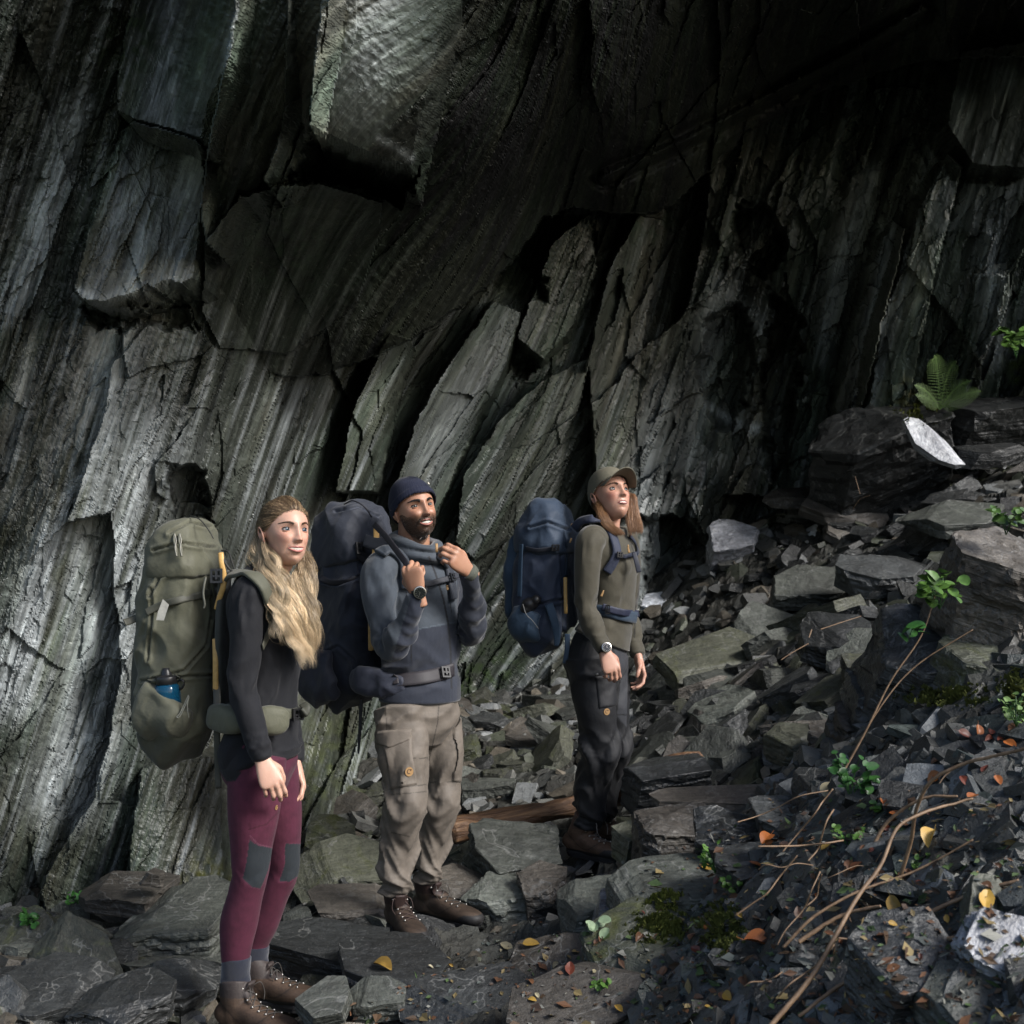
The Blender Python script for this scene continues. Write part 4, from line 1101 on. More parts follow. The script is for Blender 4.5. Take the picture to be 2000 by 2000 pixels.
def mat_fabric(name, col=(1, 1, 1), rough=0.85, weave=900, sheen=0.2, tint=True, wr=0.35, spec=0.25):
    mb = MB(name)
    co = mb.coord('Object'); n = mb.noise(co, weave, 2, 0.6); w = mb.noise(co, 17, 3, 0.5, 0.25); s = mb.noise(co, 7, 3, 0.6)
    c = mb.mix(mb.ramp(n, [(0.3, 0.0), (0.7, 1.0)]), tuple(x * 0.82 for x in col), tuple(min(1, x * 1.2) for x in col))
    c = mb.mix(1.0, c, mb.ramp(s, [(0.3, 0.88), (0.7, 1.1)]), 'MULTIPLY')
    if tint: c = mb.mix(1.0, attr_col(mb), c, 'MULTIPLY')
    nb = mb.bump(w, wr, 0.010)
    nb = mb.bump(n, 0.25, 0.001, nb)
    mb.out(c, rough, nb, spec=spec)
    mb.b.inputs['Sheen Weight'].default_value = sheen
    return mb.m

def mat_hair(name):
    mb = MB(name)
    mb.out(attr_col(mb), 0.36, None, spec=0.5)
    mb.b.inputs['Anisotropic'].default_value = 0.5
    return mb.m

M_SKIN = mat_skin('skin')
M_HAIR = mat_hair('hair')
M_KNIT = mat_fabric('fine_knit', rough=0.8, weave=1300, sheen=0.06, wr=0.3)
M_FLEECE = mat_fabric('fleece', rough=0.7, weave=1000, sheen=0.25, wr=0.3)
M_COTTON = mat_fabric('waxed_cotton', rough=0.66, weave=1200, sheen=0.03, wr=0.4, spec=0.35)
M_PACK = mat_fabric('pack_cloth', rough=0.66, weave=1100, sheen=0.12, wr=0.6, spec=0.35)
M_WEB = mat_fabric('webbing', rough=0.6, weave=500, sheen=0.0, wr=0.1, spec=0.4)
M_EYE = mat_plain('eye', (1, 1, 1), 0.14, tint=True, var=0.0, spec=0.32)
M_TEETH = mat_plain('teeth', (0.50, 0.47, 0.41), 0.25, var=0.02)
M_MOUTH = mat_plain('mouth_inside', (0.06, 0.012, 0.012), 0.5)
M_LIP = mat_plain('lip', (1, 1, 1), 0.32, tint=True, var=0.06, spec=0.5)
M_BLACKP = mat_plain('black_plastic', (0.014, 0.014, 0.015), 0.35, var=0.1)
M_METAL = mat_plain('worn_metal', (0.45, 0.43, 0.4), 0.3, 1.0)
M_LEATHER = mat_plain('nubuck', (1, 1, 1), 0.62, tint=True, bump=(120, 0.4, 0.002), var=0.3)
M_RUBBER = mat_plain('rubber', (0.018, 0.018, 0.019), 0.7, bump=(200, 0.3, 0.001))
M_SOCK = mat_fabric('wool_sock', rough=0.95, weave=500, sheen=0.4, wr=0.5)

def face(M, root, skin, iris, lipcol, smile, brow, gaze=(0, 0), open_=0.5, mouth=0.5, base=None, male=False):
    """eyes, lids, brows, lips and teeth on the face, all children of the body"""
    bv = BVHTree.FromPolygons([tuple(v) for v in base[0]], [tuple(f) for f in base[1]])
    def sf(x, z, out=0.0):
        h = bv.ray_cast(Vector((x, 0.3, z)), Vector((0, -1, 0)))
        y = h[0].y if h[0] else 0.07
        return (x, y + out, z)
    for s in (-1, 1):
        c = Vector((s * 0.031, 0.0, 0.0)); c.y = sf(c.x, 0.0)[1] - 0.0068
        R = 0.0138
        nu, nv = 40, 30
        V, F = ball((0, 0, 0), 1.0, None, nu, nv)
        g = Vector((gaze[0] * 1.0, 1, gaze[1])).normalized()
        d = V @ np.array(g)
        col = np.full((len(V), 3), (0.34, 0.31, 0.29))
        ir = np.array(iris)
        col = np.where((d > math.cos(0.64))[:, None], ir * 0.25, col); col = np.where((d > math.cos(0.56))[:, None], ir, col)
        col = np.where((d > math.cos(0.34))[:, None], (0.005, 0.005, 0.005), col)
        V = V * R + np.array(c)
        o = mesh_add('eye', xf(M, V), F, M_EYE, root, True, col)
        # lids: pieces of a slightly larger shell
        for nm, e0, e1 in (('eyelid', 0.38 * open_ + 0.08, 1.5), ('eyelid', -1.35, -0.36 * open_ - 0.08 + 0.20 * smile * (1 - open_ * 0.5))):
            pts = []; n1, n2 = 17, 8
            for a in np.linspace(-1.25, 1.25, n1):
                edge = math.cos(a * 1.15) ** 0.9 if abs(a * 1.15) < 1.57 else 0
                lo, hi = (e0 * edge, e1) if e1 > 1 else (e0, e1 * edge)
                for b in np.linspace(lo, hi, n2):
                    rr = R * (1.10 + 0.03 * (e1 > 1))
                    pts.append((c.x + rr * math.sin(a) * math.cos(b) * 1.04, c.y + rr * math.cos(a) * math.cos(b), c.z + rr * math.sin(b)))
            F2 = [[i * n2 + j, (i + 1) * n2 + j, (i + 1) * n2 + j + 1, i * n2 + j + 1] for i in range(n1 - 1) for j in range(n2 - 1)]
            cl = np.repeat(np.array([skin]), len(pts), 0) * np.array([[0.92, 0.8, 0.78]])
            k = 0 if e1 > 1 else n2 - 1
            for i in range(n1):
                cl[i * n2 + k] = (0.015, 0.010, 0.008) if e1 > 1 else np.array(skin) * 0.3
                if e1 > 1: cl[i * n2 + k + 1] = (0.02, 0.013, 0.010); cl[i * n2 + k + 2] = np.array(skin) * 0.5
            mesh_add(nm, xf(M, pts), F2, M_SKIN, root, True, cl)
        # brow: many short hairs
        ps = []; cs = []; rd = []
        rr_ = random.Random(5 + s)
        for i in range(190 if male else 130):
            t = i / (190 if male else 130)
            x = s * (0.013 + t * 0.037); z = 0.0165 + 0.0065 * math.sin(min(1, t * 1.25) * 2.2) + rr_.uniform(-0.0022, 0.0022) * (1.25 - t) * (1.9 if male else 1.3)
            p0 = np.array(sf(x, z, 0.0004)); p1 = np.array(sf(x + s * 0.0065, z + 0.0022 * (1 - 1.6 * t), 0.0016))
            ps.append(np.linspace(p0, p1, 4)); cs.append(np.array(brow) * rr_.uniform(0.7, 1.3)); rd.append(0.0010 if not male else 0.0014)
        V, F2, C = strands(ps, rd, cs)
        mesh_add('eyebrow', xf(M, V), F2, M_HAIR, root, True, C)
    # mouth
    hw = 0.0245 + 0.0070 * smile
    xs = np.linspace(-hw, hw, 17)
    def mz(x): return -0.0655 + 0.006 * smile * (x / hw) ** 2 * 1.2
    gap = 0.0010 + 0.0085 * mouth
    up = []; lo = []; th = []
    for x in xs:
        e = max(0.0, 1 - (x / hw) ** 2); z = mz(x)
        q = sf(x, -0.0655)[1]
        cup = 0.0010 * math.exp(-((abs(x) - 0.006) / 0.004) ** 2)
        up.append((x, q + 0.0030 * e + 0.0006, z + gap * 0.5 * e ** 0.7 + 0.0018 * e + cup, 0.0006 + 0.0024 * e ** 0.8 + cup * 0.4, 0.0008 + 0.0032 * e))
        lo.append((x, q + 0.0022 * e + 0.0004, z - gap * 0.7 * e ** 0.7 - 0.0022 * e, 0.0006 + 0.0033 * e ** 0.8, 0.0008 + 0.0036 * e))
    L = np.array(lipcol)
    V1, F1 = tube(up, (0, 0, 1), 30, 12); V2, F2 = tube(lo, (0, 0, 1), 30, 12)
    mesh_add('upper_lip', xf(M, V1), F1, M_LIP, root, True, np.repeat(L[None] * 0.85, len(V1), 0))
    mesh_add('lower_lip', xf(M, V2), F2, M_LIP, root, True, np.repeat(L[None], len(V2), 0))
    # dark opening and the teeth in it
    V = []; F = []
    n = 15
    for x in np.linspace(-hw * 0.97, hw * 0.97, n):
        e = max(0.0, 1 - (x / hw) ** 2); q = sf(x, -0.0655)[1]
        for z in (mz(x) + gap * 0.6 * e + 0.001, mz(x) - gap * 0.8 * e - 0.001): V.append((x, q + 0.0007, z))
    F = [[2 * i, 2 * i + 1, 2 * i + 3, 2 * i + 2] for i in range(n - 1)]
    mesh_add('mouth', xf(M, V), F, M_MOUTH, root, True)
    if mouth > 0.2:
        V = []; F = []; tw = 0.0048
        hw2 = hw * (0.66 + 0.1 * smile)
        i = 0; x = -hw2
        while x < hw2 - 0.001:
            x1 = min(hw2, x + tw * (1.15 if abs(x + tw / 2) < tw else 0.92)); xm = (x + x1) / 2
            e = max(0.0, 1 - (xm / hw) ** 2); q = sf(xm, -0.0655)[1] + 0.0016 * e + 0.0009
            zt = mz(xm) + gap * 0.5 * e ** 0.7 + 0.0014; zb = mz(xm) - gap * 0.42 * e ** 0.5 + 0.0004 * (i % 2)
            b = len(V)
            for a, bb in ((x + 0.00005, 0.0), (xm, 0.0005), (x1 - 0.00005, 0.0)):
                V += [(a, q + bb, zt), (a, q + bb, zb)]
            F += [[b, b + 1, b + 3, b + 2], [b + 2, b + 3, b + 5, b + 4]]
            x = x1; i += 1
        mesh_add('teeth', xf(M, V), F, M_TEETH, root, True)
    return sf

def skin_cols(V, M, skin, male=False, beard=None, blush=0.35):
    """skin colour with redder cheeks, nose, ears and knuckles"""
    q = xf(M.inverted(), V); x, y, z = q[:, 0], q[:, 1], q[:, 2]
    C = np.repeat(np.array(skin)[None], len(V), 0)
    inhead = (np.linalg.norm(q, axis=1) < 0.16)
    g = lambda cx, cy, cz, s: np.exp(-((np.abs(x) - cx) ** 2 + (y - cy) ** 2 + (z - cz) ** 2) / s ** 2)
    red = (g(0.045, 0.065, -0.03, 0.026) + g(0, 0.115, -0.036, 0.016) * 0.8 + g(0.08, -0.02, -0.01, 0.025) * 0.6) * inhead
    red = np.clip(red, 0, 1)[:, None] * blush
    C = C * (1 - red) + np.array(skin) * np.array([0.95, 0.55, 0.5]) * red
    if beard is not None:
        m = (sstep(-0.028, -0.05, z + 0.25 * np.maximum(0, 0.05 - np.abs(x)) * 0) * inhead * (y > 0.0))[:, None] * 0.9
        C = C * (1 - m) + np.array(beard) * 0.7 * m
    return C
# ------------------------------------------------------------------ people: the three hikers
def R_(rows, Y=None):
    """rows (px, py, Y, ra, rb) -> world rows"""
    return [(*P(a, b, c), d, e) for a, b, c, d, e in rows]

def grow(rows, k): return [(x, y, z, a + k, b + k) for x, y, z, a, b in rows]

def person_root(label, foot, V, F, M, skin, **kw):
    me = mesh_np('person', V - np.array(foot), F, skin_cols(V, M, skin, **kw), smooth=True)
    o = add('person', me, M_SKIN, loc=foot)
    bpy.context.view_layer.update()
    return tag(o, label, 'person')

BODYGEO = {}
def geo(root):
    L = BODYGEO[root.name]; V = np.vstack([v for v, q in L]); off = 0; FF = []
    for v, q in L:
        FF.append(q + off); off += len(v)
    return BVHTree.FromPolygons(V.tolist(), np.vstack(FF).tolist())

def garment(name, pieces, voxel, colfn, mat, root, smooth=1, trims=(), amp=0.0, seed=0, parent=None, label=None):
    V, F = union(pieces, voxel, smooth)
    if amp:
        V = V + normals(V, F) * (n3(V, 7, seed) * amp + n3(V, 20, seed + 5) * amp * 0.35)[:, None]
    for t in trims: F = trim(V, F, *t)
    C = colfn(V)
    me = mesh_np(name, V - np.array(root.location), F, C, smooth=True)
    o = add(name, me, mat, parent=root)
    if label: o['label'] = label
    BODYGEO.setdefault(root.name, []).append((V, F))
    return o, V, F

def pxy(V):
    """frame coordinates of world points (for reading colours off panels, seams)"""
    V = np.asarray(V)
    return 1000 + V[:, 0] / V[:, 1] * FPX, 1061 - (V[:, 2] - CZ) / V[:, 1] * FPX

def boot(root, heel, fwd, ankle, L=0.29, lacecol=(0.05, 0.045, 0.04), col=(0.070, 0.045, 0.030), pitch=0.0, side=1, cuff=(0.05, 0.03, 0.022), S=1.0, rise=0.012):
    """hiking boot: upper (with collar), rubber sole, toe rand, laces, hooks. heel: world point under the heel"""
    h = Vector(heel); f = Vector(fwd); f.z = 0; f.normalize(); u = Vector((0, 0, 1)); s = f.cross(u).normalized()
    Rm = Matrix((s, f, u)).transposed() @ Matrix.Rotation(pitch, 3, 'X')
    s, f, u = Rm.col[0], Rm.col[1], Rm.col[2]
    W = lambda x, y, z: h + s * x * S + f * y * S + u * z * S
    A = Vector(ankle)
    sec = [(0.000, 0.030, 0.030, 0.045), (0.012, 0.036, 0.045, 0.055), (0.05, 0.037, 0.058, 0.066), (0.10, 0.039, 0.052, 0.062), (0.15, 0.046, 0.044, 0.053), (0.20, 0.050, 0.037, 0.047), (0.245, 0.049, 0.032, 0.043), (0.272, 0.042, 0.027, 0.039), (0.287, 0.030, 0.019, 0.035), (0.293, 0.012, 0.008, 0.032)]
    rows = [(*W(side * 0.004 * math.sin(y * 9), y * L / 0.29, zc), w, hh) for y, w, hh, zc in sec]
    up = tube(rows, s, 40, 30, sq=2.3)
    sh = tube([(*W(0, 0.06, 0.04), 0.040 * S, 0.060 * S), (*W(0, 0.052, 0.085), 0.040 * S, 0.052 * S), (*((W(0, 0.05, 0.12) + A) / 2), 0.043 * S, 0.050 * S), (*(A + u * rise), 0.047 * S, 0.052 * S)], s, 24, 30, sq=2.2)
    tongue = tube([(*W(0, 0.165, 0.075), 0.022, 0.008), (*W(0, 0.125, 0.105), 0.024, 0.010), (*(A + f * 0.052 - u * 0.01), 0.026, 0.010), (*(A + f * 0.066 + u * 0.022), 0.022, 0.008)], s, 16, 18)
    V, F = union([up, sh, tongue], 0.0035, 1)
    q = (V - np.array(h)) @ np.array(Rm) / S
    base = np.array(col)
    C = np.repeat(base[None], len(V), 0) * (0.8 + 0.5 * fbm(q[:, 0] * 30 + q[:, 1] * 22, q[:, 2] * 30, 3, 3))[:, None]
    rand = ((q[:, 2] < 0.036 + 0.022 * sstep(0.20, 0.25, q[:, 1] / L * 0.29)))[:, None]
    C = np.where(rand, (0.018, 0.017, 0.017), C)
    coll = ((q - (np.array(A - h)) @ np.array(Rm) / S)[:, 2] > -0.022)[:, None]
    C = np.where(coll, np.array(cuff), C)
    seam = (np.abs(q[:, 2] - (0.075 + 0.03 * np.cos(q[:, 1] * 26))) < 0.0028)[:, None]
    C = np.where(seam, C * 0.45, C)
    V = V + normals(V, F) * (n3(q, 24, 5) * 0.0018)[:, None]
    me = mesh_np('hiking_boot', V - np.array(h), F, np.clip(C, 0.004, 1), smooth=True)
    o = add('boot', me, M_LEATHER); o.location = h - Vector(root.location); o.parent = root
    # sole with lugs
    n = 44; out = []
    for i in range(n):
        a = 2 * math.pi * i / n
        y = 0.142 - 0.155 * math.cos(a); t = (y + 0.013) / 0.31
        w = np.interp(t, [0, 0.1, 0.3, 0.5, 0.72, 0.9, 1], [0.0, 0.034, 0.037, 0.038, 0.050, 0.040, 0.0])
        out.append((w * (1 if math.sin(a) > 0 else -1) if 0.001 < abs(math.sin(a)) else 0, y * L / 0.29))
    VV = []; k = 0.006
    for j, (z, g) in enumerate(((-0.002, 0.95), (0.010, 0.97), (0.011, 1.0), (0.022, 1.01), (0.027, 0.97))):
        for i, (x, y) in enumerate(out):
            lug = 0.94 if (j < 2 and i % 4 in (0, 1)) else 1
            rise = 0.012 * sstep(0.23, 0.30, y) 
            VV.append(W(x * g * lug * 0.96, 0.142 + (y - 0.142) * g, z + float(rise)) - h)
    FF = [[j * n + i, j * n + (i + 1) % n, (j + 1) * n + (i + 1) % n, (j + 1) * n + i] for j in range(4) for i in range(n)] + [list(range(n))[::-1], [4 * n + i for i in range(n)]]
    me = bpy.data.meshes.new('sole'); me.from_pydata([tuple(v) for v in VV], [], FF)
    add('sole', me, M_RUBBER, parent=o)
    # laces and hooks
    pv = []; rowsY = [(0.205, 0.060, 0.020), (0.180, 0.075, 0.022), (0.155, 0.088, 0.024), (0.132, 0.104, 0.026), (0.112, 0.126, 0.027)]
    bv = BVHTree.FromPolygons([tuple(x) for x in V], F.tolist())
    def on(x, y, z, out_=0.002):
        p = W(x * 1.0, y, z); 
        loc, nn, _, _ = bv.find_nearest(p)
        return loc + nn * out_
    ends = []
    for y, z, w in rowsY: ends.append((on(-w, y, z), on(w, y, z), on(0, y + 0.008, z + 0.012, 0.004)))
    top = [(A + f * 0.045 + s * 0.024 * k_ + u * 0.004) for k_ in (-1, 1)]
    ends.append((top[0], top[1], A + f * 0.066))
    lv = []; lf = []; off = 0
    for i in range(len(ends) - 1):
        for a, b in ((0, 1), (1, 0)):
            m = (ends[i][2] + ends[i + 1][2]) / 2
            v_, f_ = tube([(*ends[i][a], 0.0017, 0.0017), (*m, 0.0017, 0.0017), (*ends[i + 1][b], 0.0017, 0.0017)], (0.2, 0.3, 1), 10, 6)
            lv.append(v_); lf += [[q_ + off for q_ in ff] for ff in f_]; off += len(v_)
    for sg in (-1, 1):                                   # the bow
        a = top[0 if sg < 0 else 1] * 0.5 + (A + f * 0.07) * 0.5
        v_, f_ = tube([(*a, .0015, .0015), (*(a + f * 0.02 + s * sg * 0.02 + u * 0.012), .0015, .0015), (*(a + f * 0.03 + s * sg * 0.03 - u * 0.02), .0015, .0015), (*(a + f * 0.035 + s * sg * 0.018 - u * 0.045), .0012, .0012)], (0.2, 0.3, 1), 12, 6)
        lv.append(v_); lf += [[q_ + off for q_ in ff] for ff in f_]; off += len(v_)
    lv = np.vstack(lv)
    me = bpy.data.meshes.new('laces'); me.from_pydata((lv - np.array(h)).tolist(), [], lf); me.polygons.foreach_set('use_smooth', [True] * len(me.polygons))
    set_col(me, np.repeat(np.array([lacecol]), len(lv), 0)); add('laces', me, M_WEB, parent=o)
    hv = []; hf = []; off = 0
    for e in ends:
        for p in e[:2]:
            v_, f_ = ball(p, 0.0042, None, 10, 6); hv.append(v_); hf += [[q_ + off for q_ in ff] for ff in f_]; off += len(v_)
    hv = np.vstack(hv); me = bpy.data.meshes.new('hooks'); me.from_pydata((hv - np.array(h)).tolist(), [], hf); me.polygons.foreach_set('use_smooth', [True] * len(me.polygons))
    add('lace_hooks', me, M_METAL, parent=o)
    return o

def watch(root, c, nrm, axis, r=0.0215, strap_r=0.031):
    """wrist watch: face towards nrm, strap round the wrist along axis"""
    c = Vector(c); n = Vector(nrm).normalized(); a = Vector(axis).normalized(); n = (n - a * n.dot(a)).normalized(); b = n.cross(a)
    ctr = c - n * strap_r
    V, F = [], []
    k = 28
    for i in range(k):
        t = 2 * math.pi * i / k
        for w in (-0.010, 0.010):
            for rr in (strap_r * 0.96, strap_r * 1.06): V.append(ctr + (n * math.cos(t) + b * math.sin(t)) * rr + a * w)
    for i in range(k):
        p = i * 4; q = ((i + 1) % k) * 4
        F += [[p, q, q + 1, p + 1], [p + 2, p + 3, q + 3, q + 2], [p + 1, q + 1, q + 3, p + 3], [p, p + 2, q + 2, q]]
    st = mesh_add('wristwatch', V, F, M_BLACKP, root, True)
    def disc(name, rr, h0, h1, mat, ring=None):
        V, F = [], []
        for i in range(32):
            t = 2 * math.pi * i / 32; d = a * math.cos(t) + b * math.sin(t)
            V += [c + d * rr + n * h0, c + d * rr + n * h1, c + d * (ring or rr * 0.96) + n * (h1 + 0.0008)]
        F = [[i * 3, ((i + 1) % 32) * 3, ((i + 1) % 32) * 3 + 1, i * 3 + 1] for i in range(32)] + [[i * 3 + 1, ((i + 1) % 32) * 3 + 1, ((i + 1) % 32) * 3 + 2, i * 3 + 2] for i in range(32)]
        if ring is None: F.append([i * 3 + 2 for i in range(32)])
        o = mesh_add(name, V, F, mat, root, False); o.parent = st; return o
    disc('case', r, -0.004, 0.008, M_BLACKP); disc('bezel', r, 0.007, 0.0095, M_METAL, r * 0.86); disc('dial', r * 0.86, 0.0075, 0.0088, M_GLASSY)
    V, F = [], []
    for ang, ln in ((0.6, 0.5), (2.6, 0.7)):
        d = a * math.cos(ang) + b * math.sin(ang); e = n.cross(d); i = len(V)
        V += [c + n * 0.0105 + e * 0.0008, c + n * 0.0105 - e * 0.0008, c + n * 0.0105 + d * r * ln]; F.append([i, i + 1, i + 2])
    for i in range(12):
        t = i * math.pi / 6; d = a * math.cos(t) + b * math.sin(t); e = n.cross(d); j = len(V); p = c + n * 0.0104 + d * r * 0.68
        V += [p + e * 0.0007 - d * 0.0015, p - e * 0.0007 - d * 0.0015, p - e * 0.0007 + d * 0.0015, p + e * 0.0007 + d * 0.0015]; F.append([j, j + 1, j + 2, j + 3])
    o = mesh_add('hands', V, F, M_METAL, root, False); o.parent = st

def emblem(root, bv, px, py, size=0.018):
    """small round tan patch with a curled mark, laid on the cloth"""
    o0 = Vector((0, 0, CZ)); d = (P(px, py, 5) - o0).normalized()
    hit = bv.ray_cast(o0, d)
    if hit[0] is None: return
    n = hit[1] if hit[1].dot(d) < 0 else -hit[1]
    u = Vector((0, 0, 1)); u = (u - n * u.dot(n)).normalized(); s = u.cross(n); c = hit[0] + n * 0.0025
    V = [c] + [c + (s * math.cos(t) + u * math.sin(t) * 1.08) * size for t in np.linspace(0, 2 * math.pi, 24, endpoint=False)]
    F = [[0, i, i % 24 + 1] for i in range(1, 25)]
    e = mesh_add('emblem', V, F, M_TAN, root, False)
    V = []; F = []
    arc = [(0.45 * math.cos(t) * (1 - 0.25 * k / 14), 0.45 * math.sin(t) * (1 - 0.25 * k / 14)) for k, t in enumerate(np.linspace(0.5, 5.2, 15))]
    for k, (a, b) in enumerate(arc):
        w = 0.16 * (1 - abs(k - 9) / 14); r = math.hypot(a, b)
        for q in (r - w * 0.5, r + w * 0.5): V.append(c + n * 0.0008 + (s * a + u * b) / r * q * size * 1.3)
    F = [[2 * i, 2 * i + 1, 2 * i + 3, 2 * i + 2] for i in range(14)]
    i = len(V); V += [c + n * 0.0008 + (s * a + u * b) * size for a, b in ((0.2, 0.15), (0.55, 0.3), (0.62, 0.62), (0.38, 0.42), (0.1, 0.5))]; F.append([i, i + 1, i + 2, i + 3, i + 4])
    m = mesh_add('emblem_mark', V, F, M_DARKBR, root, False); m.parent = e

M_GLASSY = mat_plain('watch_glass', (0.008, 0.009, 0.010), 0.08, var=0.0, spec=0.6)
M_TAN = mat_plain('tan_leather', (0.32, 0.19, 0.08), 0.6, bump=(300, 0.2, 0.001))
M_DARKBR = mat_plain('dark_print', (0.05, 0.025, 0.015), 0.7)

def shell_hair(base, grow_, keep, col):
    """thin cap of hair over the skull (head frame)"""
    V, F = np.array(base[0]), base[1]
    n = V / np.linalg.norm(V, axis=1)[:, None]
    V2 = V + n * grow_
    k = keep(V)
    F2 = [f for f in F if len(f) == 4 and all(k[i] for i in f)]
    return V2, F2

SKIN1 = (0.50, 0.305, 0.225); SKIN2 = (0.36, 0.195, 0.125); SKIN3 = (0.44, 0.25, 0.18)

def flow(starts, ctrl, n, amp, freq, phase, rnd, twist=0.004):
    pass

def lock_set(r, guides, nper, seg, spread, amp, freq, c0, c1, rad=(0.0007, 0.0012), var=0.25, fray=1.0):
    """each guide is a list of world points; strands gather round it and wave together"""
    ps = []; cs = []; rd = []
    for g in guides:
        base = crom(np.array([tuple(x) for x in g]), seg)
        T = np.gradient(base, axis=0); T /= np.linalg.norm(T, axis=1)[:, None]
        A = np.cross(T, (0.1, 1, 0.05)); A /= np.linalg.norm(A, axis=1)[:, None]; B = np.cross(T, A)
        t = np.linspace(0, 1, seg); ph = r.uniform(0, 6.28); ph2 = r.uniform(0, 6.28); fr = freq * r.uniform(0.8, 1.25); tone = r.uniform(1 - var, 1 + var)
        Ltot = np.linalg.norm(np.diff(base, axis=0), axis=1).sum()
        for k in range(nper):
            a = r.uniform(0, 6.28); q = math.sqrt(r.random()) * spread
            wob = amp * sstep(0.05, 0.35, t)
            u_ = math.cos(a) * q * (0.45 + 0.75 * np.sin(t * math.pi) ** 0.6 * (1 + 0.4 * np.sin(t * fr * 6.28 * 0.5 + ph2))) + wob * np.sin(t * fr * 6.28 + ph + q * 30) + r.gauss(0, 0.002) * t * fray
            v_ = math.sin(a) * q * (0.45 + 0.6 * np.sin(t * math.pi)) + wob * 0.7 * np.sin(t * fr * 6.28 + ph + 1.6 + q * 30) + r.gauss(0, 0.002) * t * fray
            end = r.uniform(0.82, 1.0); m = max(6, int(seg * end))
            p = (base + A * u_[:, None] + B * v_[:, None])[:m]
            ps.append(p); kk = tone * r.uniform(0.8, 1.2)
            tt = np.clip(t[:m] * 1.9, 0, 1)[:, None]
            cs.append((np.array(c0) * (1 - tt) + np.array(c1) * tt) * kk); rd.append(r.uniform(*rad))
    return strands(ps, rd, cs)

